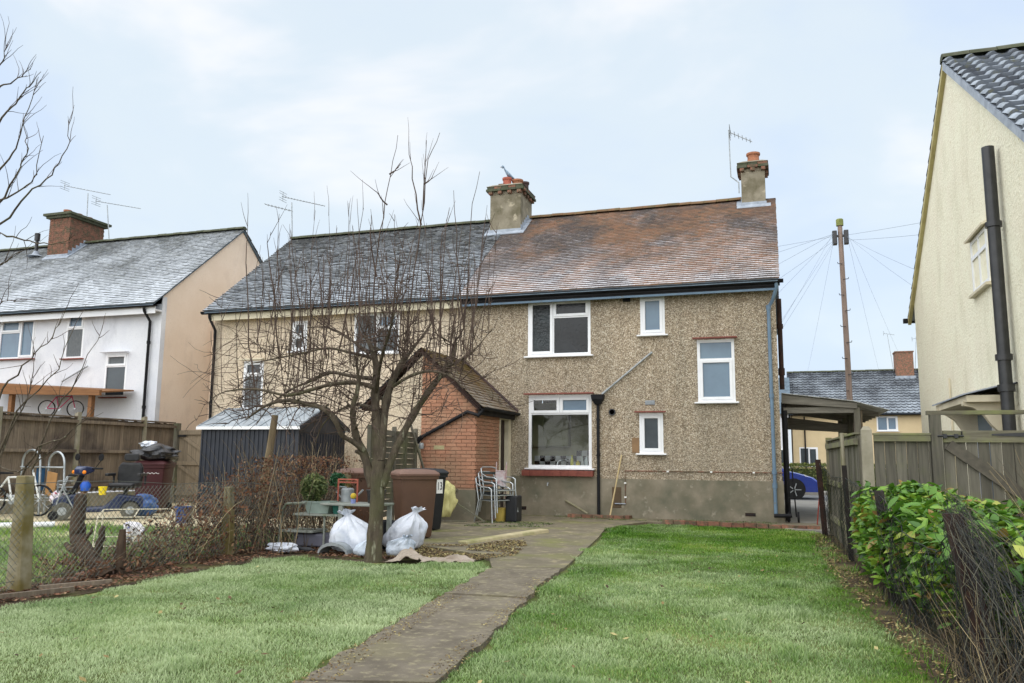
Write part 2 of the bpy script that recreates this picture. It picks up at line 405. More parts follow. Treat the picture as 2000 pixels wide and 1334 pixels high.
M['dark'] = mat('dark_interior', lin(44,46,42), lin(34,34,32), 3, .9)
M['room'] = mat('kitchen_wall', lin(188,184,150), lin(176,172,140), 2, .8)
M['cabinet'] = mat('kitchen_cabinet', lin(178,176,142), lin(166,164,132), 2, .5)
M['tileblack'] = m_plain('black_wall_tile', (.008,.008,.01), .2)
M['tilewhite'] = m_plain('white_wall_tile', lin(232,230,228), .2)
M['chrome'] = m_plain('chrome', (.7,.7,.72), .15, metal=1)
M['alu'] = mat('aluminium', lin(196,200,202), lin(170,176,178), 8, .38, spec=.5, metal=.75)
M['galv'] = mat('galvanised', lin(176,180,182), lin(140,146,148), 8, .5, metal=.4)
M['wood'] = mat('weathered_wood', lin(110,106,94), lin(84,81,72), 3.2, .9, .5, 26, stretch=(9,9,.7), rand=.24, c3=lin(104,106,76), s3=1.5, t3=(.5,.72))
M['woodx'] = mat('weathered_rail', lin(118,114,97), lin(94,90,76), 3.2, .9, .5, 26, stretch=(.8,9,9), rand=.12, c3=lin(126,130,84), s3=2.0, t3=(.45,.7))
M['oldfence'] = mat('brown_fence_board', lin(136,122,104), lin(104,92,80), 3.5, .92, .5, 24, stretch=(9,9,.6), rand=.2, c3=lin(84,74,66), s3=1.2, t3=(.5,.7))
M['gatewood'] = mat('pale_gate_board', lin(146,132,112), lin(122,110,92), 3, .9, .4, 24, stretch=(9,9,.6), rand=.14)
M['concpost'] = mat('concrete_post', lin(158,151,134), lin(132,126,108), 5, .9, .4, 70, c3=lin(122,118,82), s3=1.6, t3=(.46,.66))
M['mosspost'] = mat('mossy_concrete_post', lin(150,142,120), lin(122,112,84), 4, .92, .5, 60, c3=lin(106,94,52), s3=2.0, t3=(.4,.6))
M['tarred'] = mat('tarred_post', (.012,.01,.009), (.03,.024,.02), 6, .8, .4)
M['rust'] = mat('rusty_iron', lin(62,42,34), lin(40,30,28), 9, .85, .4)
M['bark'] = mat('apple_bark', lin(108,97,82), lin(70,61,52), 9, .95, 1.0, 34, stretch=(1.4,1.4,.35), c3=lin(94,92,66), s3=2.2, t3=(.52,.74), c4=lin(150,148,126), s4=11, t4=(.6,.7), bdist=.03)
M['twig'] = mat('twig_bark', lin(92,76,66), lin(66,54,48), 5, .85, .2)
M['deadwood'] = mat('dead_wood', lin(96,80,66), lin(62,50,42), 9, .95, .8, 30, stretch=(1.5,1.5,.4), bdist=.02, c4=lin(112,66,44), s4=5, t4=(.6,.7))
M['soil'] = mat('bare_soil', lin(96,82,62), lin(66,56,44), 5, 1, .9, 40, c3=lin(120,118,66), s3=1.3, bdist=.02)
M['lawnbase'] = mat('lawn_soil', lin(86,98,46), lin(72,80,40), 7, 1, .6, 60, c3=lin(128,130,76), s3=1.1)
M['conc'] = mat('mossy_concrete', lin(128,119,100), lin(102,95,79), 3.0, .92, .5, 60, c3=lin(116,116,70), s3=1.1, t3=(.5,.7), c4=lin(164,152,118), s4=5, t4=(.56,.72), bdist=.008)
M['pathconc'] = mat('path_concrete', lin(124,115,100), lin(98,90,77), 3.4, .92, .6, 120, c3=lin(118,111,88), s3=1.7, t3=(.5,.7), c4=lin(154,145,116), s4=14, t4=(.52,.74), rand=.06, bdist=.01)
M['edgeconc'] = mat('pale_concrete', lin(196,184,148), lin(170,158,124), 4, .92, .4, 60, c3=lin(140,138,90), s3=1.5)
M['drive'] = mat('drive_concrete', lin(148,144,136), lin(128,124,116), 2, .9, .3, 60)
M['asphalt'] = mat('asphalt', lin(112,112,112), lin(96,96,96), 6, .9, .3, 150)
M['paving'] = mat('pale_paving', lin(206,192,158), lin(188,174,142), 3, .9, .3, 60, rand=.06)
M['grass'] = m_grass('frosted_grass')
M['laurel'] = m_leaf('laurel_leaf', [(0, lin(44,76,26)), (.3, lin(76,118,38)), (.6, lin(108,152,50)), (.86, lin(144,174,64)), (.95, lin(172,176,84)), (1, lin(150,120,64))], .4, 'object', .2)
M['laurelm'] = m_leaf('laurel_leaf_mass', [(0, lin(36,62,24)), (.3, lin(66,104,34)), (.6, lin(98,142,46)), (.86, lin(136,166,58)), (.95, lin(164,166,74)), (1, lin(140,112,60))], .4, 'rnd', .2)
M['deadleaf'] = m_leaf('dead_leaf', [(0, lin(58,42,34)), (.35, lin(92,62,46)), (.7, lin(124,84,60)), (1, lin(150,122,92))], .8, 'rnd', .15)
M['litter'] = m_leaf('leaf_litter', [(0, lin(66,52,38)), (.4, lin(110,88,58)), (.7, lin(136,120,74)), (1, lin(176,164,112))], .9, 'rnd')
M['straw'] = m_leaf('dry_stems', [(0, lin(66,58,52)), (.45, lin(98,86,70)), (.8, lin(140,124,96)), (1, lin(176,158,120))], .9, 'rnd')
M['darkstem'] = m_leaf('dark_stems', [(0, lin(30,32,34)), (.5, lin(54,54,52)), (.85, lin(88,86,74)), (1, lin(130,124,96))], .85, 'rnd')
M['green'] = m_leaf('shrub_leaf', [(0, lin(52,70,40)), (.5, lin(92,108,62)), (1, lin(130,136,84))], .6, 'rnd', .15)
M['hedge'] = m_leaf('hedge_leaf', [(0, lin(74,84,44)), (.5, lin(104,114,58)), (1, lin(134,138,74))], .6, 'rnd', .15)
M['wire'] = m_plain('galvanised_wire', lin(104,106,98), .5, metal=.3)
M['pvcwire'] = m_plain('dark_coated_wire', lin(34,40,38), .5)
M['cable'] = m_plain('phone_cable', lin(130,140,150), .7)
M['binbrown'] = mat('brown_bin_plastic', lin(106,80,64), lin(96,73,60), 3, .5, .1, 200)
M['binlid'] = mat('brown_bin_lid', lin(126,96,82), lin(112,86,74), 3, .5, .1, 200)
M['binblack'] = mat('black_bin_plastic', lin(48,49,52), lin(40,41,44), 3, .5, .1, 200)
M['binmaroon'] = mat('maroon_bin_plastic', lin(78,42,44), lin(68,38,40), 3, .5, .1)
M['white'] = m_plain('white_print', lin(236,236,232), .6)
M['ink'] = m_plain('black_print', (.01,.01,.01), .6)
M['shed'] = mat('dark_shed_steel', lin(46,50,60), lin(38,42,50), 3, .5, .1, spec=.4)
M['shedroof'] = mat('pale_shed_roof', lin(166,172,176), lin(134,142,148), 4, .5, .1, c3=lin(120,126,130), s3=1.2)
# ================================================================ the ground
def sheet(name, poly, z, mt, thick=0, kind='structure', parent=None):
    mb = MB()
    if thick: mb.prism(poly, 'z', z-thick, z)
    else: mb.add([(x,y,z) for x,y in poly], [tuple(range(len(poly)))])
    return build(name, mb, mt, parent, kind=kind)
sheet('ground', [(-400,-60),(400,-60),(400,700),(-400,700)], -0.06, M['soil'])
GARDEN_R = [(.62,15.9),(.66,15.2),(.78,11.2),(.86,8.4),(.98,5.5),(1.1,2.0)]
sheet('lawn', [(-6.6,-3),(1.15,-3)] + GARDEN_R[::-1] + [(-6.6,15.9)], -0.02, M['lawnbase'])
sheet('neighbour_lawn', [(-15.6,-3),(-6.75,-3),(-6.75,13),(-15.6,13)], -0.024, M['lawnbase'])
sheet('neighbour_patio', [(-15.6,12.1),(-12.2,11.5),(-9.6,12.4),(-7.0,12.6),(-7.0,17.7),(-15.6,18.6)], -0.008, M['paving'], .05)
sheet('garden_bed', [(-7.2,2),(-6.2,4.6),(-6.1,6.2),(-6.2,8.0),(-6.0,8.9),(-4.4,9.2),(-3.7,9.45),(-3.5,10.6),(-4.6,10.9),(-5.6,10.4),(-7.2,11.6)], -0.012, M['soil'])
sheet('side_bed', [(.42,15.5),(.52,12),(.62,9),(.78,6),(.86,3),(2.9,3),(2.9,10.9),(.95,11),(.85,15.6)], -0.014, M['soil'])
# concrete patio with ragged lawn edge
sheet('patio', [(-7.0,12.2),(-6.2,11.0),(-5.4,10.75),(-4.7,10.75),(-4.0,10.35),(-3.5,9.8),(-3.22,9.1),(-2.42,9.35),(-2.62,11.2),(-2.85,13.2),(-3.06,14.7),(-2.95,15.8),(-2.6,16.75),(.7,16.35),(.7,17.8),(-7.0,17.8)], 0.012, M['conc'], .07)
sheet('driveway', [(.02,16.2),(.95,16.0),(2.3,17.5),(2.3,28),(-2,28),(-2,24.4),(.02,24.4)], 0.006, M['drive'], .06)
sheet('street', [(-90,28),(90,28),(90,33.5),(-90,33.5)], -0.03, M['asphalt'])
sheet('pavement', [(-90,33.5),(90,33.5),(90,35.3),(-90,35.3)], 0.08, M['drive'], .12)
sheet('pavement', [(-90,26.4),(-2.05,26.4),(-2.05,28),(-90,28)], 0.07, M['drive'], .12)

# garden path, cast in bays with open joints
path = thing('garden_path', None, None, (-2.4,6,0)); tag(path, kind='structure')
PL = [(-2.44,2.5),(-2.60,4.15),(-2.80,5.6),(-2.98,7.15),(-3.10,8.3),(-3.2,9.08)]
PR = [(-1.66,2.5),(-1.87,4.35),(-2.02,5.75),(-2.20,7.2),(-2.36,8.4),(-2.42,9.32)]
for i in range(5):
    g = .008
    a, b_, c, d = Vector(PL[i]), Vector(PR[i]), Vector(PR[i+1]), Vector(PL[i+1])
    pts = []
    nseg = 9
    for k in range(nseg+1): pts.append(b_.lerp(c, k/nseg) + Vector((rng.uniform(-.025,.025), g if k == 0 else (-g if k == nseg else 0))))
    for k in range(5): pts.append(c.lerp(d, (k+1)/6) + Vector((0, -g + rng.uniform(-.012,.004))))
    for k in range(nseg+1): pts.append(d.lerp(a, k/nseg) + Vector((rng.uniform(-.03,.03), -g if k == 0 else (g if k == nseg else 0))))
    for k in range(5): pts.append(a.lerp(b_, (k+1)/6) + Vector((0, g + rng.uniform(-.004,.012))))
    mb = MB(); z = .014 + [0,.006,-.002,.008,.002][i]
    mb.prism([(p.x,p.y) for p in pts], 'z', -.06, z)
    build('slab', mb, M['pathconc'], path)
# raised kerb strip lying in the patio
kb = MB(); kb.hexa([(-4.55,11.35,.0),(-4.38,11.3,.0),(-3.78,13.6,.0),(-3.98,13.65,.0)], [(-4.55,11.35,.05),(-4.40,11.3,.05),(-3.80,13.6,.07),(-3.98,13.65,.07)])
build('kerb', kb, M['edgeconc'], None, kind='structure', bevel=.015)
# brick edging along the end of the lawn
edg = thing('brick_edging', 'low brick edging between the lawn and the concrete strip', 'edging', (-1,16.6,0))
bm_ = unit_box('brick', M['oldbrick'])
x = -2.3
while x < .6:
    L_ = .215; yy = 16.72 - (x+2.6)*.115 + rng.uniform(-.01,.01)
    piece('brick', bm_, edg, (x+.11, yy, .025+rng.uniform(-.012,.006)), (rng.uniform(-.04,.04),rng.uniform(-.03,.03),-.115+rng.uniform(-.03,.03)), (L_,.1,.08)); x += .226
# neighbour paving strips and pipe on the grass
sheet('stepping_path', [(-13.5,9.2),(-10.9,8.9),(-10.1,10.9),(-12.6,10.9)], .004, M['paving'], .04)
pp = MB(); pp.tube([(-13.2,9.9,.06),(-11.9,11.1,.06)], .05, 10)
build('white_pipe', pp, M['upvc'], label='white plastic drainpipe lying on the neighbouring lawn', cat='pipe', smooth=40)

# ================================================================ building blocks for houses
def wall_y(mb, x0, x1, z0, z1, Y, holes=(), depth=.14, top=None):
    """wall facing -Y with rectangular openings and their reveals"""
    xs = sorted({x0,x1,*[h[0] for h in holes],*[h[1] for h in holes]}); zs = sorted({z0,z1,*[h[2] for h in holes],*[h[3] for h in holes]})
    for i in range(len(xs)-1):
        for j in range(len(zs)-1):
            cx, cz = (xs[i]+xs[i+1])/2, (zs[j]+zs[j+1])/2
            if any(h[0] < cx < h[1] and h[2] < cz < h[3] for h in holes): continue
            mb.quad((xs[i],Y,zs[j]),(xs[i+1],Y,zs[j]),(xs[i+1],Y,zs[j+1]),(xs[i],Y,zs[j+1]))
    for a,b,c,d in holes:
        Y2 = Y+depth
        mb.quad((a,Y,c),(a,Y2,c),(b,Y2,c),(b,Y,c)); mb.quad((a,Y,d),(b,Y,d),(b,Y2,d),(a,Y2,d))
        mb.quad((a,Y,c),(a,Y,d),(a,Y2,d),(a,Y2,c)); mb.quad((b,Y,c),(b,Y2,c),(b,Y2,d),(b,Y,d))
def gable_shell(mb, x0, x1, Y, depth, z0, ze, zr, front=True, xfaces=(0,1), yr=None):
    """side walls with gables and back wall of a house whose front lies at Y"""
    Yb = Y+depth; ym = yr if yr else Y+depth/2
    for k, xx in enumerate((x0,x1)):
        if k in xfaces: mb.add([(xx,Y,z0),(xx,Yb,z0),(xx,Yb,ze),(xx,ym,zr),(xx,Y,ze)], [(0,1,2,3,4)])
    mb.quad((x0,Yb,z0),(x0,Yb,ze),(x1,Yb,ze),(x1,Yb,z0))
def roof_tiles(name, x0, x1, eave, ridge, w, gauge, mt, parent, lift=.022, jit=.004, ragged=(0,0), side=-1):
    """real courses of tiles from eave (Y,Z) to ridge (Y,Z)"""
    ey, ez = eave; ry, rz = ridge; L = math.hypot(ry-ey, rz-ez); dy, dz = (ry-ey)/L, (rz-ez)/L
    ny, nz = -dz*np.sign(dy), abs(dy)
    nc = int(L/gauge); g = L/nc; V = []; cols = []
    for c in range(nc):
        off = (w/2 if c % 2 else 0)
        a = x0+nr.uniform(-1,1)*ragged[0]; b = x1+nr.uniform(-1,1)*ragged[1]
        xs = np.arange(a-off, b, w)
        for xx in xs:
            xa, xb = max(xx,a)+.002, min(xx+w,b)-.002
            if xb-xa < .02: continue
            l0 = lift+nr.uniform(-jit,jit)*1.2; l1 = l0+nr.uniform(-jit,jit); s0 = c*g+nr.uniform(-jit,jit); s1 = s0+g*1.12
            def P(x, s, h): return (x, ey+dy*s+ny*h, ez+dz*s+nz*h)
            V += [P(xa,s0,l0),P(xb,s0,l1),P(xb,s1,.004),P(xa,s1,.004),P(xa,s0,-.004),P(xb,s0,-.004)]
            cols.append(nr.rand())
    n = len(cols); base = np.arange(n)[:,None]*6
    F = np.concatenate([base+np.array([[0,1,2,3]]), base+np.array([[4,5,1,0]])])
    if dy < 0: F = F[:, ::-1]
    return npmesh(name, V, F, mt, parent, {'rnd': ('FACE', np.concatenate([cols, cols]))}, kind='stuff')
def roof_slab(mb, x0, x1, eave, ridge, t=.06):
    (ey,ez),(ry,rz) = eave, ridge
    lo = [(x0,ey,ez-t),(x1,ey,ez-t),(x1,ry,rz-t),(x0,ry,rz-t)]; hi = [(x0,ey,ez-.005),(x1,ey,ez-.005),(x1,ry,rz-.005),(x0,ry,rz-.005)]
    mb.hexa(lo, hi)
def ridge_tiles(parent, x0, x1, Y, Z, mt, step=.31, r=.11):
    me = MB(); n = 7; k = []
    for xx in (-.5,.5):
        k.append([(xx, math.cos(math.pi*j/(n-1))*r*1.15, math.sin(math.pi*j/(n-1))*r*.85-.035) for j in range(n)])
    me.v = k[0]+k[1]; me.f = [(j,j+1,n+j+1,n+j) for j in range(n-1)] + [tuple(range(n))[::-1], tuple(range(n,2*n))]
    ms = mesh_of('ridge_tile', me.v, me.f); ms.materials.append(mt)
    c = round((x1-x0)/step); st = (x1-x0)/c
    for i in range(c): piece('ridge_tile', ms, parent, (x0+st*(i+.5), Y, Z+rng.uniform(-.008,.008)), (0,rng.uniform(-.02,.02),0), (st*.985,1,1))

def window(parent, x0, x1, z0, z1, Y, panes, glass, depth=.06, f=.055, sill=True, lintel=None, face=-1, lights=None, mt=None, sillm=None):
    """plastic window; panes = list of (u0,u1,v0,v1,kind) in fractions, kind 'f' fixed or 'c' casement (own sash frame)"""
    mt = mt or M['upvc']
    mb = MB(); W_, H_ = x1-x0, z1-z0; ya, yb = Y, Y+depth
    mb.box(x0,x0+f,ya,yb,z0,z1); mb.box(x1-f,x1,ya,yb,z0,z1); mb.box(x0+f,x1-f,ya,yb,z1-f,z1); mb.box(x0+f,x1-f,ya,yb,z0,z0+f)
    iw, ih = W_-2*f, H_-2*f
    us = sorted({p[0] for p in panes}|{p[1] for p in panes}); 
    gl = []; sashes = []
    for u0,u1,v0,v1,kd,*gm in panes:
        a, b_, c, d = x0+f+iw*u0, x0+f+iw*u1, z0+f+ih*v0, z0+f+ih*v1; h = .022
        if u0 > 0: a += h
        if u1 < 1: b_ -= h
        if v0 > 0: c += h
        if v1 < 1: d -= h
        # mullion / transom pieces beside this light
        if u1 < 1: mb.box(b_, b_+2*h, ya+.003, yb-.003, c, d)
        if v1 < 1: mb.box(a-(h*2 if u0 > 0 else 0), b_+(0 if u1 < 1 else 0), ya+.0015, yb-.0015, d, d+2*h)
        g = gm[0] if gm else glass
        if kd == 'c':
            s = MB(); w = .05; o = -.018
            s.box(a-.012,a+w,ya+o,yb-.01,c-.012,d+.012); s.box(b_-w,b_+.012,ya+o,yb-.01,c-.012,d+.012)
            s.box(a+w,b_-w,ya+o,yb-.01,d-w,d+.012); s.box(a+w,b_-w,ya+o,yb-.01,c-.012,c+w); sashes.append(s)
            a += w; b_ -= w; c += w; d -= w
        gl.append((a,b_,c,d,g))
    o = build('window', mb, mt, parent)
    for s in sashes: build('sash', s, mt, o, bevel=.006)
    for a,b_,c,d,g in gl: build('pane', MB().quad((a-.004,ya+.028,c-.004),(b_+.004,ya+.028,c-.004),(b_+.004,ya+.028,d+.004),(a-.004,ya+.028,d+.004)), g, o)
    if sill: build('sill', MB().box(x0-.07,x1+.07,ya-.1,ya+.03,z0-.035,z0-.001), sillm or M['upvc'], o, bevel=.008)
    if lintel: build('lintel', MB().box(x0-.08,x1+.07,ya-.17,ya-.03,z1+.01,z1+.04), lintel, o, bevel=.006)
    return o
def pipe(parent, pts, r, mt, collars=(), name='downpipe', cr=1.35):
    o = build(name, MB().tube(pts, r, 12), mt, parent, smooth=50)
    for p, q in collars:
        build('collar', MB().tube([p,q], r*cr, 12), mt, o, smooth=40)
    return o
def gutter(parent, x0, x1, Y, Z, mt, r=.062):
    mb = MB(); n = 8; A = [(Y+math.cos(math.pi+math.pi*j/(n-1))*r, Z+math.sin(math.pi+math.pi*j/(n-1))*r) for j in range(n)]
    B = [(Y+math.cos(math.pi+math.pi*j/(n-1))*(r-.006), Z+math.sin(math.pi+math.pi*j/(n-1))*(r-.006)) for j in range(n)][::-1]
    mb.prism(A+B, 'x', x0, x1)
    return build('gutter', mb, mt, parent, smooth=40)
def chimney_pot(parent, x, y, z, h, r, mt):
    return build('chimney_pot', MB().lathe([(r*1.0,0),(r*1.06,.03),(r*.9,.06),(r*.84,h*.6),(r*.86,h-.07),(r*1.02,h-.05),(r*1.02,h),(r*.8,h),(r*.78,h-.1)], (x,y,z), 14), mt, parent, smooth=40)

# ================================================================ the pebbledash house
FY = 17.65                      # face of the back wall
EAVE, RIDGE = (17.22, 4.97), (21.0, 7.85)
BEAVE = (24.78, 4.97)
hs = thing('pebbledash_house', 'brown pebbledash semi-detached house with red clay tiled roof and white windows', 'house', (-3.5, 21, 0))
WIN1, BATH, STAIR, WC, KIT = (-5.43,-3.965,3.56,4.86), (-2.845,-2.31,3.955,4.82), (-1.635,-.865,2.47,3.80), (-2.895,-2.385,1.385,2.245), (-5.40,-3.95,1.05,2.67)
mb = MB(); wall_y(mb, -7.0, 0, .80, 5.0, FY, [WIN1,BATH,STAIR,WC,KIT]); gable_shell(mb, -7.0, 0, FY, 6.7, -.05, 5.23, 7.785, xfaces=(1,))
mb.quad((-7.0,FY,-.05),(0,FY,-.05),(0,FY,.8),(-7.0,FY,.8))
build('wall', mb, M['pebble'], hs)
pm = MB(); pm.box(-5.79,-3.74,FY-.022,FY+.02,-.06,.872); pm.box(-3.74,.028,FY-.026,FY+.02,-.06,.836); pm.box(.0,.028,FY+.02,24.3,-.06,.836)
build('plinth', pm, M['plinth'], hs)
rf = MB(); roof_slab(rf, -6.98, .06, EAVE, RIDGE); roof_slab(rf, -6.98, .06, BEAVE, RIDGE)
roof = build('roof', rf, M['fascia'], hs)
roof_tiles('roof_tiles', -6.99, .10, EAVE, RIDGE, .165, .1, M['tiles'], roof, lift=.036, ragged=(.0,.006))
roof_tiles('roof_tiles', -6.99, .10, BEAVE, RIDGE, .33, .2, M['tiles'], roof)
ridge_tiles(roof, -6.4, -.74, RIDGE[0], RIDGE[1]+.05, M['ridge'])
build('fascia', MB().box(-6.98,.03,17.36,17.39,4.80,4.93), M['black'], hs)
build('fascia_trim', MB().box(-6.98,.03,17.355,17.40,4.755,4.799), M['bluepaint'], hs)
build('soffit', MB().box(-6.98,.03,17.39,FY-.001,4.90,4.925), M['fascia'], hs)
gutter(hs, -6.95, .17, 17.285, 4.955, M['black'], .07)
build('gutter_back', MB().box(-6.95,.1,17.33,17.358,4.84,4.985), M['black'], hs)
# windows
w1 = window(hs, *WIN1, FY-.01, [(0,.40,0,1,'c',M['pattern']), (.40,1,0,.70,'f'), (.40,1,.70,1,'c')], M['mirror'], f=.06)
window(hs, *BATH, FY-.01, [(0,1,0,1,'c')], M['obscure'], f=.06)
window(hs, *STAIR, FY-.01, [(0,1,0,.70,'c'),(0,1,.70,1,'f')], M['obscure'], f=.06, lintel=M['redsill'])
window(hs, *WC, FY-.01, [(0,1,0,1,'c')], M['obscure_dk'], f=.06, lintel=M['redsill'])
kw = window(hs, *KIT, FY-.01, [(0,1,0,.765,'f'),(0,.5,.765,1,'c'),(.5,1,.765,1,'c',M['obscure'])], M['glass'], f=.065, lintel=M['redsill'])
sb = unit_box('sill_tile', M['redsill'])
for i in range(9): piece('sill_tile', sb, kw, (-5.41+.18*i-.02, FY-.07, .945+rng.uniform(-.003,.003)), (.12,0,rng.uniform(-.01,.01)), (.177,.16,.115))
# rooms behind the clear panes
rm = MB(); rm.quad((-6.2,19.7,.1),(-2.9,19.7,.1),(-2.9,19.7,2.5),(-6.2,19.7,2.5)); rm.quad((-6.2,17.8,.1),(-6.2,19.7,.1),(-6.2,19.7,2.5),(-6.2,17.8,2.5)); rm.quad((-2.9,17.8,.1),(-2.9,19.7,.1),(-2.9,19.7,2.5),(-2.9,17.8,2.5))
rm.quad((-6.2,17.8,2.5),(-2.9,17.8,2.5),(-2.9,19.7,2.5),(-6.2,19.7,2.5)); rm.quad((-6.2,17.8,.1),(-2.9,17.8,.1),(-2.9,19.7,.1),(-6.2,19.7,.1))
build('kitchen_wall', rm, M['room'], hs)
rm2 = MB(); rm2.box(-6.2,-3.2,18.6,18.62,2.9,4.85); rm2.box(-6.2,-3.2,17.85,18.6,2.85,2.9); build('bedroom_dark_box', rm2, M['dark'], hs)  # dark box standing for the unlit bedroom, its shade put into the colour
build('cabinet', MB().box(-6.15,-4.93,19.38,19.67,1.55,2.42), M['cabinet'], hs, bevel=.01)
for i in range(2): build('cabinet_door', MB().box(-6.1+.59*i,-5.54+.59*i,19.35,19.378,1.58,2.39), M['cabinet'], hs, bevel=.008)
build('worktop', MB().box(-6.15,-2.95,19.2,19.68,.86,.9), M['cabinet'], hs)
build('sink_worktop', MB().box(-6.15,-2.95,17.84,18.4,.86,.9), M['tilewhite'], hs)
tb, tw = unit_box('wall_tile', M['tileblack']), unit_box('wall_tile', M['tilewhite'])
for r_ in range(4):
    for c_ in range(19):
        if r_ == 3 and c_ < 8: continue
        piece('wall_tile', tb if (r_+c_) % 2 else tw, hs, (-5.8+.135*c_, 19.685, .99+.135*r_), (0,0,0), (.132,.012,.132))
# pipes on the back wall
pipe(hs, [(.03,17.3,4.90),(.03,17.32,4.80),(-.06,17.52,4.56),(-.13,17.59,4.46),(-.145,17.59,4.36),(-.145,17.585,.19)], .037, M['bluepaint'], [((-.145,17.59,4.48),(-.145,17.59,4.38)),((-.145,17.588,2.62),(-.145,17.588,2.54)),((-.145,17.586,1.06),(-.145,17.586,.98)),((-.145,17.586,.80),(-.145,17.586,.70))])
pipe(hs, [(-.18,17.52,.155),(.12,17.5,.165),(.16,17.5,.17)], .04, M['black'], name='drain_shoe')
pipe(hs, [(-3.79,17.58,2.46),(-3.79,17.58,.05)], .034, M['black'], [((-3.79,17.58,2.13),(-3.79,17.58,2.09)),((-3.79,17.58,1.36),(-3.79,17.58,1.32))])
build('hopper', MB().loft([[(x*.06-3.79, 17.57+y*.05, 2.44) for x,y in ((-1,-1),(1,-1),(1,1),(-1,1))],[(x*.13-3.79, 17.55+y*.09, 2.56) for x,y in ((-1,-1),(1,-1),(1,1),(-1,1))],[(x*.14-3.79, 17.55+y*.095, 2.66) for x,y in ((-1,-1),(1,-1),(1,1),(-1,1))]]), M['black'], hs, bevel=.01)
pipe(hs, [(-3.70,17.59,2.67),(-2.615,17.59,3.55)], .022, M['galv'], [((-3.70,17.59,2.67),(-3.55,17.59,2.79))], name='waste_pipe', cr=1.25)
pipe(hs, [(-2.66,17.62,3.515),(-2.60,17.66,3.57)], .026, M['galv'], name='pipe_elbow')
pipe(hs, [(-3.21,17.61,.31),(-3.21,17.61,1.009),(0.02,17.61,1.008)], .011, M['oldbrick'], name='copper_pipe')
pipe(hs, [(-3.44,17.6,.31),(-3.21,17.6,.31)], .012, M['lead'], name='overflow_pipe')
cm = MB()
for p in ((-3.21,.45),(-3.21,.75),(-2.3,1.008),(-1.4,1.008),(-.55,1.008)): cm.box(p[0]-.022,p[0]+.022,17.585,17.625,p[1]-.016,p[1]+.016)
build('pipe_clip', cm, M['white'], hs)
build('flue_pipe', MB().lathe([(.075,0),(.075,-.05),(.055,-.05),(.05,.02)], (-3.487,FY-.0,2.276), 16, 'y'), M['iron'], hs, smooth=30)
build('tap_pipe', MB().tube([(-4.93,17.63,.72),(-4.93,17.56,.72),(-4.93,17.54,.66)], .017, 8), M['galv'], hs, smooth=40)
v_ = MB(); v_.box(-2.76,-2.56,FY-.015,FY+.01,2.43,2.52)
vent = build('vent', v_, M['lead'], hs)
for i in range(4): build('louvre', MB().box(-2.75,-2.57,FY-.024,FY-.016,2.438+.021*i,2.45+.021*i), M['galv'], vent)
for (a,b_,c,d) in ((-5.67,-5.44,.125,.2),(-.745,-.54,.125,.19)):
    ab = build('airbrick', MB().box(a,b_,FY-.033,FY-.0,c,d), M['rust'], hs)
    for i in range(6): build('airbrick_slot', MB().box(a+.02+i*.032,a+.04+i*.032,FY-.037,FY-.0335,c+.015,d-.015), M['ink'], ab)
build('soffit_vent', MB().box(-3.22,-3.06,FY-.04,FY-.002,4.72,4.89), M['black'], hs)
build('render_patch', MB().box(-3.06,-2.905,FY-.012,FY-.002,1.40,1.72), mat('brown_patch', lin(150,120,88), lin(132,106,80), 5, .9, .3), hs)
build('meter_patch', MB().box(-3.50,-3.30,FY-.034,FY-.0265,.22,.66), mat('stain_patch', lin(104,86,66), lin(88,76,60), 5, .9, .3), hs, bevel=.01)
# side of the house: soil pipe and dark strip
pipe(hs, [(.07,18.1,4.7),(.07,18.1,2.75)], .05, M['rust'], [((.07,18.1,4.15),(.07,18.1,4.05)),((.07,18.1,3.2),(.07,18.1,3.05))], name='soil_pipe')
pipe(hs, [(.1,18.0,.1),(.1,18.0,2.3)], .05, M['black'], name='downpipe')
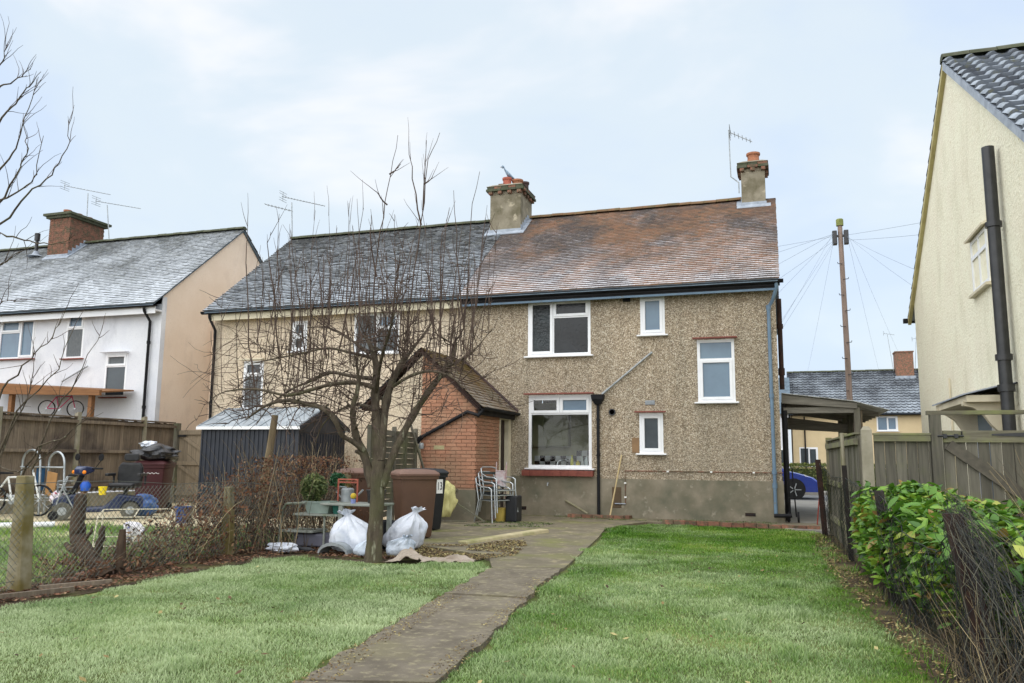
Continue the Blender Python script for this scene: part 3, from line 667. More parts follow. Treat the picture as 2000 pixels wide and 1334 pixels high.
# chimneys
def dentils(parent, x0, x1, y0, y1, z, mt, st=.24, h=.075, out=.05):
    bmsh = unit_box('brick', mt)
    n = int((x1-x0)/st)
    for i in range(n+1):
        xx = x0+(x1-x0)*(i/n)
        piece('brick', bmsh, parent, (xx, y0-out/2, z), (0,0,0), (.1,out+.1,h))
    n = int((y1-y0)/st)
    for i in range(1,n+1):
        yy = y0+(y1-y0)*(i/n)
        for xx in (x0-out/2, x1+out/2): piece('brick', bmsh, parent, (xx, yy, z), (0,0,0), (out+.1,.1,h))
def chimney(parent, x0, x1, y0, y1, zb, zt, mt, capm, dm):
    c = build('chimney', MB().box(x0,x1,y0,y1,zb,zt), mt, parent, bevel=.012)
    dentils(c, x0+.03, x1-.03, y0, y1-.05, zt+.036, dm)
    build('corbel', MB().box(x0+.004,x1-.004,y0+.004,y1-.004,zt+.001,zt+.085), mt, c)
    nb0 = unit_box('brick', dm); nb1 = unit_box('brick', M['ridgeg']); nbs = [nb0,nb1,nb1]
    for lev, o in ((0,.10),(1,.075)):
        z = zt+.115+lev*.07
        nx = max(2, round((x1-x0+2*o)/.225)); ny = max(2, round((y1-y0+2*o)/.225))
        for i in range(nx):
            st = (x1-x0+2*o)/nx
            for yy in (y0-o+.05, y1+o-.05): piece('brick', nbs[rng.randint(0,2)], c, (x0-o+st*(i+.5), yy, z), (0,0,rng.uniform(-.02,.02)), (st-.01,.1,.062))
        for i in range(ny):
            st = (y1-y0+2*o-.22)/ny
            for xx in (x0-o+.05, x1+o-.05): piece('brick', nbs[rng.randint(0,2)], c, (xx, y0-o+.11+st*(i+.5), z), (0,0,rng.uniform(-.02,.02)), (.1,st-.01,.062))
    build('crown', MB().hexa([(x0-.09,y0-.09,zt+.222),(x1+.09,y0-.09,zt+.222),(x1+.09,y1+.09,zt+.222),(x0-.09,y1+.09,zt+.222)],[(x0+.05,y0+.05,zt+.30),(x1-.05,y0+.05,zt+.30),(x1-.05,y1-.05,zt+.30),(x0+.05,y1-.05,zt+.30)]), capm, c)
    return c
def roofz(Y, eave=EAVE, ridge=RIDGE): return eave[1]+(Y-eave[0])*(ridge[1]-eave[1])/(ridge[0]-eave[0])
def flashing(c, x0, x1, y0, yr, eave=EAVE, ridge=RIDGE, side=(0,1)):
    mb = MB(); z = roofz(y0-.03, eave, ridge); sl = (ridge[1]-eave[1])/(ridge[0]-eave[0])
    mb.box(x0-.02,x1+.02,y0-.022,y0-.004,z+.0,z+.13)
    zz = roofz(y0-.13, eave, ridge)
    mb.hexa([(x0-.12,y0-.13,zz+.03),(x1+.12,y0-.13,zz+.03),(x1+.12,y0-.004,z+.06),(x0-.12,y0-.004,z+.06)],[(x0-.12,y0-.13,zz+.045),(x1+.12,y0-.13,zz+.045),(x1+.12,y0-.004,z+.075),(x0-.12,y0-.004,z+.075)])
    for s in side:
        xx = x0-.02 if s == 0 else x1+.004; n = 5
        for i in range(n):
            ya = y0+(yr-y0)*i/n; yb = y0+(yr-y0)*(i+1)/n-.005
            mb.box(xx,xx+.016,ya,yb,roofz(ya,eave,ridge)-.02,roofz(yb,eave,ridge)+.11)
        xo = x0-.13 if s == 0 else x1+.005
        mb.hexa([(xo,y0,roofz(y0,eave,ridge)+.03),(xo+.125,y0,roofz(y0,eave,ridge)+.03),(xo+.125,yr,ridge[1]+.03),(xo,yr,ridge[1]+.03)],[(xo,y0,roofz(y0,eave,ridge)+.045),(xo+.125,y0,roofz(y0,eave,ridge)+.045),(xo+.125,yr,ridge[1]+.045),(xo,yr,ridge[1]+.045)])
    build('flashing', mb, M['lead'], c)
cl = chimney(hs, -7.36,-6.48,20.3,21.35,6.9,8.42,M['chimrender'],M['chimrender'],M['oldbrick']); tag(cl, 'broad rendered chimney on the party wall')
flashing(cl, -7.36,-6.48,20.3,21.0)
chimney_pot(cl, -6.98,20.62,8.68,.30,.135,M['redpot']); chimney_pot(cl, -6.72,20.75,8.68,.26,.16,M['pot']); chimney_pot(cl, -6.62,21.1,8.68,.30,.13,M['darkpot'])
build('brick_stub', MB().box(-7.2,-7.02,20.5 ,20.75,8.68,8.80), M['oldbrick'], cl)
cr_ = chimney(hs, -.72,-.14,20.68,21.3,7.2,8.52,M['chimrender'],M['chimrender'],M['oldbrick']); tag(cr_, 'narrow rendered chimney at the gable end')
flashing(cr_, -.72,-.14,20.68,21.0, side=(0,))
chimney_pot(cr_, -.41,20.95,8.78,.30,.17,M['pot'])

# ================================================================ cream house (other half of the pair)
ch = thing('cream_house', 'cream painted half of the semi-detached pair, dark frosted roof, behind the bare tree', 'house', (-10.5, 21, 0))
CW = [(-13.1,-12.5,2.42,3.68),(-11.70,-11.27,3.88,4.66),(-9.93,-8.70,3.76,4.76)]
mb = MB(); wall_y(mb, -14.1, -7.02, -.05, 5.0, FY+.004, CW); gable_shell(mb, -14.1, -7.02, FY, 6.7, -.05, 5.23, 7.785, xfaces=(0,)); build('wall', mb, M['creampebble'], ch)
rf = MB(); roof_slab(rf, -14.1, -7.0, EAVE, RIDGE); roof_slab(rf, -14.1, -7.0, BEAVE, RIDGE); croof = build('roof', rf, M['fascia'], ch)
roof_tiles('roof_tiles', -14.14, -7.005, EAVE, RIDGE, .165, .1, M['greytiles'], croof, lift=.034, jit=.008, ragged=(.01,.0))
roof_tiles('roof_tiles', -14.14, -7.005, BEAVE, RIDGE, .33, .2, M['greytiles'], croof)
ridge_tiles(croof, -14.1, -7.42, RIDGE[0], RIDGE[1]+.05, M['ridgeg'])
build('fascia', MB().box(-14.05,-7.02,17.36,17.39,4.73,4.93), M['creampaint'], ch)
build('soffit', MB().box(-14.05,-7.02,17.39,FY,4.85,4.9), M['creampaint'], ch)
gutter(ch, -14.22, -7.0, 17.285, 4.955, M['black'], .07)
pipe(ch, [(-14.0,17.3,4.9),(-14.0,17.32,4.80),(-14.0,17.58,4.5),(-14.0,17.58,.1)], .036, M['black'], [((-14.0,17.58,3.4),(-14.0,17.58,3.34)),((-14.0,17.58,1.9),(-14.0,17.58,1.84))])
window(ch, *CW[0], FY-.005, [(0,1,0,.72,'f',M['net']),(0,1,.72,1,'c')], M['obscure_dk'], lintel=M['creampaint'])
window(ch, *CW[1], FY-.005, [(0,1,0,.5,'c'),(0,1,.5,1,'c')], M['obscure_dk'])
window(ch, *CW[2], FY-.005, [(0,.5,0,1,'f',M['net']),(.5,1,0,.62,'f'),(.5,1,.62,1,'c',M['obscure'])], M['obscure_dk'])

# ================================================================ brick outhouse
oh = thing('brick_outhouse', 'red brick outhouse with mossy tiled roof against the pebbledash wall', 'outhouse', (-6.4, 16.5, 0))
OX, OY = -5.85, 15.45
APX, APZ, OEZ = -7.05, 3.50, 2.36
body = MB()
body.add([(-7.045,OY,-.05),(OX,OY,-.05),(OX,OY,OEZ-.06),(-7.045,OY,APZ-.12)], [(0,1,2,3)])
body.quad((OX,OY,-.05),(OX,16.86,-.05),(OX,16.86,OEZ-.02),(OX,OY,OEZ-.02)); body.quad((OX,16.86,2.2),(OX,FY,2.2),(OX,FY,OEZ-.02),(OX,16.86,OEZ-.02))
body.quad((OX-.12,16.86,0),(OX,16.86,0),(OX,16.86,2.2),(OX-.12,16.86,2.2))
build('mortar_wall', body, M['mortar'], oh)
cw = MB(); cw.add([(-8.25,OY+.004,-.05),(-7.047,OY+.004,-.05),(-7.047,OY+.004,APZ-.12),(-8.25,OY+.004,2.24)], [(0,1,2,3)]); cw.quad((-8.25,OY,-.05),(-8.25,FY,-.05),(-8.25,FY,2.24),(-8.25,OY,2.24))
cwo = build('painted_wall', cw, M['creampebble'], oh); tag(cwo, 'cream painted half of the outhouse gable')
build('plinth', MB().box(-7.04,OX+.03,OY-.03,OY,-.05,.62).box(OX,OX+.03,OY,16.84,-.05,.60), M['plinth'], oh)
# bricks one by one
bme = unit_box('brick', M['brick']); cand = []
z = .66; c = 0
while z < APZ:
    zt = z+.0325
    xmaxz = OX
    off = .1125 if c % 2 else 0
    x = -7.045-off
    xr = OX if zt+.04 < OEZ-.07 else OX-(zt+.04-(OEZ-.07))*(OX-APX)/(APZ-OEZ)-.0
    while x < xr-.03:
        a, b_ = max(x,-7.045), min(x+.215, xr)
        if b_-a > .03: cand.append(((a+b_)/2, OY-.006, zt, b_-a-.0, .03, .062, 0))
        x += .225
    if zt < OEZ-.06:
        y = OY+.01-(.1125 if c % 2 else 0)
        while y < 16.84:
            a, b_ = max(y,OY-.02), min(y+.215,16.85)
            if b_-a > .03: cand.append((OX+.006, (a+b_)/2, zt, .03, b_-a, .062, 1))
            y += .225
    z += .0745; c += 1
cand.sort(key=lambda q: (q[2] < 1.05 and q[0] < -6.1, ))
rest = MB()
for i, (x,y,z,sx,sy,sz,s) in enumerate(cand):
    if i < 300: piece('brick', bme, oh, (x,y,z), (rng.uniform(-.01,.01),rng.uniform(-.01,.01),0), (sx,sy,sz))
    else: rest.box(x-sx/2,x+sx/2,y-sy/2,y+sy/2,z-sz/2,z+sz/2)
if rest.v: build('brickwork', rest, M['brick'], oh, kind='stuff')
# roof: right slope seen, left slope behind; ridge runs from the gable to the house wall
def slopex(name, xe, ze, xr, zr, y0, y1, mt, parent, w=.165, gauge=.1):
    L = math.hypot(xr-xe, zr-ze); dx, dz = (xr-xe)/L, (zr-ze)/L; nx, nz = abs(dz)*(1 if xe > xr else -1), abs(dx); nc = int(L/gauge); g = L/nc; V = []; C = []
    for cI in range(nc):
        for yy in np.arange(y0-(w/2 if cI % 2 else 0), y1, w):
            a, b_ = max(yy,y0)+.002, min(yy+w,y1)-.002
            if b_-a < .02: continue
            h = .022+nr.uniform(-.008,.008); s0 = cI*g+nr.uniform(-.006,.006); s1 = s0+g*1.12
            P = lambda s, h_, y: (xe+dx*s+nx*h_, y, ze+dz*s+nz*h_)
            V += [P(s0,h,a),P(s0,h,b_),P(s1,.004,b_),P(s1,.004,a),P(s0,-.004,a),P(s0,-.004,b_)]; C.append(nr.rand())
    n = len(C); base = np.arange(n)[:,None]*6
    F = np.concatenate([base+np.array([[0,1,2,3]]), base+np.array([[4,5,1,0]])])
    if xe < xr: F = F[:, ::-1]
    npmesh(name, V, F, mt, parent, {'rnd': ('FACE', np.concatenate([C,C]))}, kind='stuff')
rf = MB()
rf.hexa([(OX+.14,OY-.1,OEZ-.13),(OX+.14,FY-.002,OEZ-.13),(APX,FY-.002,APZ-.04),(APX,OY-.1,APZ-.04)],[(OX+.14,OY-.1,OEZ-.08),(OX+.14,FY-.002,OEZ-.08),(APX,FY-.002,APZ+.01),(APX,OY-.1,APZ+.01)])
rf.hexa([(-8.4,OY-.1,OEZ-.13),(-8.4,FY-.002,OEZ-.13),(APX,FY-.002,APZ-.04),(APX,OY-.1,APZ-.04)],[(-8.4,OY-.1,OEZ-.08),(-8.4,FY-.002,OEZ-.08),(APX,FY-.002,APZ+.01),(APX,OY-.1,APZ+.01)])
orf = build('roof', rf, M['rust'], oh)
slopex('roof_tiles', OX+.18, OEZ-.09, APX, APZ+.015, OY-.13, FY-.005, M['outtiles'], orf)
slopex('roof_tiles', -8.44, OEZ-.09, APX, APZ+.015, OY-.13, FY-.005, M['greytiles'], orf)
build('flashing', MB().hexa([(OX+.2,FY-.05,OEZ-.08),(OX+.2,FY-.004,OEZ-.08),(APX,FY-.004,APZ+.04),(APX,FY-.05,APZ+.04)],[(OX+.2,FY-.05,OEZ-.05),(OX+.2,FY-.004,OEZ-.01),(APX,FY-.004,APZ+.09),(APX,FY-.05,APZ+.06)]), M['darkpot'], orf)
g2 = MB(); n = 8; r_ = .06; X_, Z_ = OX+.2, OEZ-.09
A = [(X_+math.cos(math.pi+math.pi*j/(n-1))*r_, Z_+math.sin(math.pi+math.pi*j/(n-1))*r_) for j in range(n)]; B_ = [(X_+math.cos(math.pi+math.pi*j/(n-1))*(r_-.006), Z_+math.sin(math.pi+math.pi*j/(n-1))*(r_-.006)) for j in range(n)][::-1]
g2.prism(A+B_, 'y', OY-.15, FY-.01); build('gutter', g2, M['black'], oh)
build('fascia', MB().box(OX+.08,OX+.12,OY-.1,FY-.01,OEZ-.24,OEZ-.1), M['tarred'], oh)
build('bargeboard', MB().hexa([(OX+.1,OY-.12,OEZ-.17),(OX+.1,OY-.09,OEZ-.17),(APX,OY-.09,APZ-.08),(APX,OY-.12,APZ-.08)],[(OX+.1,OY-.12,OEZ-.11),(OX+.1,OY-.09,OEZ-.11),(APX,OY-.09,APZ-.01),(APX,OY-.12,APZ-.01)]), M['rust'], oh)
pipe(oh, [(OX+.19,OY-.08,OEZ-.14),(OX+.1,OY-.1,OEZ-.26),(-6.0,OY-.08,2.18),(-7.02,OY-.08,1.66),(-7.09,OY-.08,1.55)], .038, M['black'], [((-7.0,OY-.08,1.67),(-7.09,OY-.08,1.60))], name='waste_pipe')
build('lamp_fitting', MB().lathe([(.05,0),(.06,.05),(.045,.12)], (-7.0,OY-.09,1.43), 10), M['galv'], oh, smooth=40)
dr = build('door_frame', MB().box(OX-.06,OX+.03,16.862,16.93,0,2.19).box(OX-.06,OX+.035,17.44,FY-.028,0,2.26).box(OX-.06,OX+.03,16.93,17.44,2.10,2.19), M['creampaint'], oh)
build('door', MB().box(OX-.1,OX-.06,16.93,17.44,.02,2.10), mat('brown_door', lin(58,46,40), lin(46,36,32), 4, .7), dr)
build('outhouse_sill', MB().box(-7.0,-6.2,OY-.07,OY-.031,.60,.635), M['plinth'], oh)
for k in range(5): 
    zz = rng.uniform(1.5,1.62)
build('mortar_smear', MB().box(-6.75,-6.52,OY-.024,OY-.0215,1.42,1.5), M['edgeconc'], oh)
# ================================================================ white house on the left
WH = thing('white_house', 'white rendered house with peach gable and frosted grey roof at the left', 'house', (-20, 21, .4))
WY, WE, WR = 18.18, (17.75, 5.40), (21.5, 8.50)
WBE = (25.25, 5.40)
WW = [(-22.25,-20.85,4.05,5.26),(-19.68,-19.02,4.0,5.31),(-18.15,-17.38,2.86,4.10)]
mb = MB(); wall_y(mb, -27, -16.32, -.05, 5.45, WY, WW); build('wall', mb, M['whiterender'], WH)
gm = MB(); gable_shell(gm, -27, -16.3, WY-.003, 6.64, -.05, 5.68, 8.435, xfaces=(0,1)); build('gable_wall', gm, M['peach'], WH)
build('quoin', MB().box(-16.33,-16.295,WY-.004,WY+.16,-.05,5.66), M['whiterender'], WH)
rf = MB(); roof_slab(rf, -27.1, -16.24, WE, WR); roof_slab(rf, -27.1, -16.24, WBE, WR); wroof = build('roof', rf, M['fascia'], WH)
roof_tiles('roof_tiles', -27.1, -16.2, WE, WR, .2, .115, M['whitetiles'], wroof, jit=.006, ragged=(0,.008))
roof_tiles('roof_tiles', -27.1, -16.2, WBE, WR, .33, .23, M['whitetiles'], wroof)
ridge_tiles(wroof, -27, -16.22, WR[0], WR[1]+.05, M['ridgeg'])
build('fascia', MB().box(-27,-16.3,17.9,17.93,5.14,5.36), M['upvc'], WH); build('soffit', MB().box(-27,-16.3,17.93,WY,5.22,5.26), M['upvc'], WH)
gutter(WH, -27, -16.22, 17.82, 5.385, M['black'], .075)
pipe(WH, [(-16.62,17.83,5.3),(-16.62,17.86,5.2),(-16.62,18.1,4.95),(-16.62,18.1,.2)], .04, M['black'], [((-16.62,18.1,4.4),(-16.62,18.1,4.32)),((-16.62,18.1,2.6),(-16.62,18.1,2.52))])
window(WH, *WW[0], WY-.005, [(0,.58,0,.68,'f'),(0,.58,.68,1,'c'),(.58,1,0,1,'c')], M['obscure'], sillm=M['redsill'])
window(WH, *WW[1], WY-.005, [(0,1,0,.68,'f',M['net']),(0,1,.68,1,'c')], M['obscure'], sillm=M['redsill'])
window(WH, *WW[2], WY-.005, [(0,1,0,.72,'f'),(0,1,.72,1,'c',M['net'])], M['obscure_dk'], sillm=M['redsill'], lintel=M['whiterender'])
pipe(WH, [(-16.2,20.3,1.2),(-16.2,20.3,5.6)], .055, M['peach'], [((-16.2,20.3,4.5),(-16.2,20.3,4.35)),((-16.2,20.3,2.35),(-16.2,20.3,2.2)),((-16.2,20.3,2.0),(-16.2,20.3,1.85))], name='soil_pipe')
pipe(WH, [(-19.6,18.1,3.33),(-18.7,18.1,3.75)], .022, M['galv'], name='waste_pipe')
wc = build('chimney', MB().box(-23.6,-22.72,20.75,22.2,7.4,9.25), M['mortar'], WH); tag(wc, 'stout red brick chimney on the frosted roof')
bw = MB()
for c in range(24):
    z = 7.45+c*.075
    for face in ('f','r'):
        L0, L1 = (-23.61,-22.71) if face == 'f' else (20.74,22.21); p = L0-(.1125 if c % 2 else 0)
        while p < L1:
            a, b_ = max(p,L0), min(p+.215,L1)
            if b_-a > .03:
                if face == 'f': bw.box(a,b_,20.738,20.76,z,z+.064)
                else: bw.box(-22.73,-22.708,a,b_,z,z+.064)
            p += .225
build('brickwork', bw, M['oldbrick'], wc, kind='stuff')
build('corbel', MB().box(-23.7,-22.62,20.65,22.3,9.26,9.34).box(-23.77,-22.55,20.58,22.37,9.341,9.42).hexa([(-23.7,20.65,9.421),(-22.62,20.65,9.421),(-22.62,22.3,9.421),(-23.7,22.3,9.421)],[(-23.5,20.85,9.5),(-22.8,20.85,9.5),(-22.8,22.1,9.5),(-23.5,22.1,9.5)]), M['ridgeg'], wc)
for yy in (21.0,21.45,21.9): chimney_pot(wc, -23.15, yy, 9.48, .13, .13, M['pot'])
flashing(wc, -23.6,-22.72,20.75,21.5, WE, WR)
vp = build('vent_pipe', MB().tube([(-24.3,20.9,7.9),(-24.3,20.9,8.75)], .055, 10).tube([(-24.3,20.9,8.6),(-24.3,20.9,8.85)], .09, 10), M['iron'], WH, smooth=40)
build('flashing', MB().lathe([(.3,0),(.12,.08),(.07,.2)], (-24.3,20.9,8.02), 12), M['lead'], vp)
# timber canopy in front of the white house
cp = thing('timber_canopy', 'brown timber canopy with a post in front of the white house', 'canopy', (-19,17,0))
OR = mat('stained_timber', lin(146,102,64), lin(122,84,52), 5, .7, .2, stretch=(.5,6,6))
build('beam', MB().hexa([(-22,16.9,2.93),(-17.0,16.9,2.80),(-17.0,16.98,2.80),(-22,16.98,2.93)],[(-22,16.9,3.28),(-17.0,16.9,2.95),(-17.0,16.98,2.95),(-22,16.98,3.28)]), OR, cp)
for xx in (-20.2,-17.4): build('post', MB().box(xx-.06,xx+.06,17.0,17.12,0,2.9), OR, cp)
build('roof_board', MB().hexa([(-22,16.99,3.2),(-17.0,16.99,2.88),(-17.0,18.1,3.0),(-22,18.1,3.3)],[(-22,16.99,3.24),(-17.0,16.99,2.92),(-17.0,18.1,3.04),(-22,18.1,3.34)]), OR, cp)
# small pink bicycle hung under the canopy
def bicycle(name, label, loc, rz, s=1.0, fm=None, tyre=None, tilt=0, grp=None):
    b = thing(name, label, 'bicycle', loc, rz, local=True)
    for xx in (-.52,.52):
        w = build('wheel', MB().tube([(xx*s+math.cos(a)*.30*s, 0, (.33+math.sin(a)*.30)*s) for a in np.linspace(0,2*math.pi,25)[:-1]], .022*s, 6, closed=True), tyre or M['black'], b, smooth=60)
        sp = MB()
        for k in range(10):
            a = math.pi*2*k/10; sp.tube([(xx*s,0,.33*s),(xx*s+math.cos(a)*.29*s,0,(.33+math.sin(a)*.29)*s)], .004*s, 3)
        sp.lathe([(.03*s,-.04*s),(.03*s,.04*s)], (xx*s,0,.33*s), 8, 'y'); build('spokes', sp, M['alu'], w)
    T = lambda p: (p[0]*s, p[1]*s, p[2]*s)
    f = MB(); bb, st, hd, rh, fh = (-.08,0,.32), (-.2,0,.78), (.36,0,.80), (-.52,0,.33), (.52,0,.33)
    for a, c in ((bb,st),(bb,hd),(st,hd),(bb,rh),(st,rh),((.34,0,.88),fh)): f.tube([T(a),T(c)], .02*s, 8)
    build('frame', f, fm or M['white'], b, smooth=50)
    build('saddle', MB().loft([[T((-.36,-.07,.84)),T((-.36,.07,.84)),T((-.36,.06,.89)),T((-.36,-.06,.89))],[T((-.1,-.02,.85)),T((-.1,.02,.85)),T((-.1,.015,.88)),T((-.1,-.015,.88))]]), M['black'], b, bevel=.01)
    build('handlebar', MB().tube([T((.33,0,.86)),T((.32,0,.98))], .015*s, 6).tube([T((.25,-.28,1.0)),T((.33,-.14,.99)),T((.33,.14,.99)),T((.25,.28,1.0))], .014*s, 6), M['alu'], b, smooth=50)
    build('crank', MB().lathe([(.08*s,-.01),(.08*s,.01)], T(bb), 12, 'y').bar(T((-.08,.04,.32)),T((.0,.04,.18)),.02*s,.02*s).bar(T((-.08,-.04,.32)),T((-.16,-.04,.46)),.02*s,.02*s), M['alu'], b)
    return b
PK = m_plain('pink_paint', lin(206,72,120), .4)
bicycle('childs_bicycle', 'small pink child bicycle under the brown timber canopy', (-18.9,17.5,2.27), R(25), .72, PK)

# ================================================================ yellow house on the right
YH = thing('yellow_house', 'pale yellow roughcast house with dark concrete tiled roof at the right edge', 'house', (6, 15, 0))
YX, YRG = 2.95, (14.83, 8.10)
mb = MB(); mb.add([(YX,10.3,-.05),(YX,19.8,-.05),(YX,19.8,4.80),(YX,14.83,8.03),(YX,10.3,4.85)], [(0,1,2,3,4)])
mb.quad((YX,10.3,-.05),(11,10.3,-.05),(11,10.3,4.85),(YX,10.3,4.85)); mb.quad((YX,19.8,-.05),(YX,19.8,4.72),(11,19.8,4.72),(11,19.8,-.05)); mb.add([(11,10.3,-.05),(11,19.8,-.05),(11,19.8,4.72),(11,14.83,7.98),(11,10.3,4.85)], [(0,1,2,3,4)])
build('wall', mb, M['yellow'], YH)
ERE, EFE = (9.95, 4.66), (20.35, 4.50)
rf = MB(); roof_slab(rf, YX-.06, 11.1, ERE, YRG, .05); roof_slab(rf, YX-.06, 11.1, EFE, YRG, .05); yroof = build('roof', rf, M['lead'], YH)
def pantile_roof(name, x0, x1, eave, ridge, w, gauge, mt, parent):
    """interlocking tiles with rolls: a wavy top and a dropped butt edge"""
    ey, ez = eave; ry, rz = ridge; L = math.hypot(ry-ey, rz-ez); dy, dz = (ry-ey)/L, (rz-ez)/L; sg = 1 if dy > 0 else -1
    ny, nz = -dz*sg, abs(dy); nc = int(L/gauge); g = L/nc; V = []; F = []; C = []; q = 7
    prof = [(0,.0),(.12,.045),(.25,.06),(.38,.02),(.6,.0),(.8,.0),(1.0,.0)]
    for c in range(nc):
        xs = np.arange(x0, x1-.02, w)
        for xx in xs:
            b0 = len(V); lift = .065+nr.uniform(-.006,.006); s0 = c*g+nr.uniform(-.006,.006); s1 = s0+g*1.08
            for (t,h) in prof:
                X = min(xx+t*w*.995, x1)
                for s, e in ((s0,lift+h),(s1,.004+h),(s0,-.002)): V.append((X, ey+dy*s+ny*e, ez+dz*s+nz*e))
            cc = nr.rand()
            for k in range(q-1):
                a = b0+k*3; f1 = [a,a+3,a+4,a+1]; f2 = [a+2,a+5,a+3,a]
                if sg < 0: f1 = f1[::-1]; f2 = f2[::-1]
                F += [f1,f2]; C += [cc,cc]
    return npmesh(name, V, F, mt, parent, {'rnd': ('FACE', C)}, kind='stuff')
pantile_roof('roof_tiles', YX-.07, 11.1, ERE, YRG, .32, .30, M['yellowtiles'], yroof)
pantile_roof('roof_tiles', YX-.07, 11.1, EFE, YRG, .32, .30, M['yellowtiles'], yroof)
ridge_tiles(yroof, YX-.08, 11.1, YRG[0], YRG[1]+.05, M['ridgeg'], .42, .13)
for nm, (e_, r_, mm) in {'front': (EFE, YRG, M['ochre']), 'rear': (ERE, YRG, M['lead'])}.items():
    bb = MB(); bb.hexa([(YX-.07,e_[0],e_[1]-.13),(YX-.001,e_[0],e_[1]-.13),(YX-.001,r_[0],r_[1]-.16),(YX-.07,r_[0],r_[1]-.16)],[(YX-.07,e_[0],e_[1]-.006),(YX-.001,e_[0],e_[1]-.006),(YX-.001,r_[0],r_[1]-.03),(YX-.07,r_[0],r_[1]-.03)])
    build('verge_board', bb, mm, YH)
g2 = MB(); g2.prism([(20.33,4.42),(20.45,4.42),(20.45,4.52),(20.33,4.52)], 'x', YX-.16, 11); build('gutter', g2, M['black'], YH)
pipe(YH, [(YX-.13,12.05,5.5),(YX-.13,12.05,0)], .08, M['iron'], [((YX-.13,12.05,4.45),(YX-.13,12.05,4.38)),((YX-.13,12.05,2.66),(YX-.13,12.05,2.58)),((YX-.13,12.05,2.26),(YX-.13,12.05,2.17))], name='soil_pipe', cr=1.3)
# side window (in the gable, facing -X)
def xwindow(parent, X, y0, y1, z0, z1, sill=True, hood=True):
    f = .055; mb = MB(); xa, xb = X-.02, X+.04
    mb.box(xa,xb,y0,y0+f,z0,z1); mb.box(xa,xb,y1-f,y1,z0,z1); mb.box(xa,xb,y0+f,y1-f,z1-f,z1); mb.box(xa,xb,y0+f,y1-f,z0,z0+f)
    zm = z0+(z1-z0)*.62; ym = (y0+y1)/2; mb.box(xa-.003,xb,y0+f,y1-f,zm,zm+.06); mb.box(xa,xb-.01,ym-.025,ym+.025,z0+f,zm); mb.box(xa,xb-.01,ym-.025,ym+.025,zm+.06,z1-f)
    o = build('window', mb, M['upvc'], parent)
    for a, b_, c, d in ((y0+f,ym-.025,z0+f,zm),(ym+.025,y1-f,z0+f,zm),(y0+f,ym-.025,zm+.06,z1-f),(ym+.025,y1-f,zm+.06,z1-f)):
        build('pane', MB().box(X+.008,X+.016,a-.003,b_+.003,c-.003,d+.003), M['obscure_dk'], o)
    build('sill', MB().hexa([(X-.08,y0-.06,z0-.06),(X+.0,y0-.06,z0-.06),(X+.0,y1+.06,z0-.06),(X-.08,y1+.06,z0-.06)],[(X-.08,y0-.06,z0-.02),(X+.0,y0-.06,z0-.01),(X+.0,y1+.06,z0-.01),(X-.08,y1+.06,z0-.02)]), M['creampaint'], o)
    if hood: build('hood', MB().hexa([(X-.09,y0-.06,z1+.0),(X+.0,y0-.1,z1+.03),(X+.0,y1+.1,z1+.03),(X-.09,y1+.06,z1+.0)],[(X-.09,y0-.06,z1+.035),(X+.0,y0-.1,z1+.07),(X+.0,y1+.1,z1+.07),(X-.09,y1+.06,z1+.035)]), M['creampaint'], o)
    return o
xwindow(YH, YX, 13.0, 14.0, 3.84, 4.66)
# door canopy on the side wall with its scrolled bracket
cn = build('door_canopy', MB().hexa([(2.4,12.3,2.06),(YX,12.3,2.06),(YX,14.6,2.06),(2.4,14.6,2.06)],[(2.4,12.3,2.15),(YX,12.3,2.15),(YX,14.6,2.15),(2.4,14.6,2.15)]), M['creampaint'], YH)
build('canopy_roof', MB().hexa([(2.36,12.25,2.152),(YX,12.25,2.30),(YX,14.7,2.30),(2.36,14.7,2.152)],[(2.36,12.25,2.17),(YX,12.25,2.318),(YX,14.7,2.318),(2.36,14.7,2.17)]), M['lead'], cn)
for yy in (12.5,14.4):
    prof = [(YX,2.08)]+[(YX-.6+.6*(1-math.cos(t)), 2.06-.42*math.sin(t)) for t in np.linspace(0,math.pi/2,8)][::1]
    build('bracket', MB().prism([(2.38,2.08),(2.38,2.02),(2.5,1.99),(2.62,1.9),(2.72,1.74),(2.80,1.66),(YX,1.62),(YX,2.08)], 'y', yy-.06, yy+.06), M['creampaint'], cn)
build('door_frame', MB().box(YX-.03,YX,13.35,13.43,0,2.0).box(YX-.03,YX,14.45,14.53,0,2.0), M['upvc'], YH)
build('door', MB().box(YX-.02,YX,13.43,14.45,0,1.98), M['obscure'], YH)
build('thin_pipe', MB().tube([(YX-.02,12.0,2.28),(YX-.02,16.9,2.36)], .014, 6), M['iron'], YH)
build('vent_pipe', MB().tube([(YX-.03,16.3,.5),(YX-.03,16.3,2.75)], .018, 6), M['creampaint'], YH)

# ================================================================ house across the street
DH = thing('distant_house', 'beige house with frosted dark pantiles across the street beyond the carport', 'house', (5, 63, 0))
mb = MB(); wall_y(mb, .8, 14, -.05, 4.6, 60, [(1.2,2.4,.9,2.2),(6.2,7.5,3.3,4.3),(3.9,5.2,.9,2.2)]); gable_shell(mb, .8, 14, 60, 8, -.05, 4.55, 7.6); build('wall', mb, M['beige'], DH)
rf = MB(); roof_slab(rf, .6, 14.2, (59.7,4.45), (64,7.75)); roof_slab(rf, .6, 14.2, (68.3,4.45), (64,7.75)); droof = build('roof', rf, M['fascia'], DH)
pantile_roof('roof_tiles', .6, 14.2, (59.7,4.45), (64,7.75), .34, .32, M['pantiles'], droof)
ridge_tiles(droof, .6, 14.2, 64, 7.82, M['ridgeg'], .45, .13)
window(DH, 6.2,7.5,3.3,4.3, 59.99, [(0,.5,0,1,'f'),(.5,1,0,1,'c')], M['obscure'], f=.08)
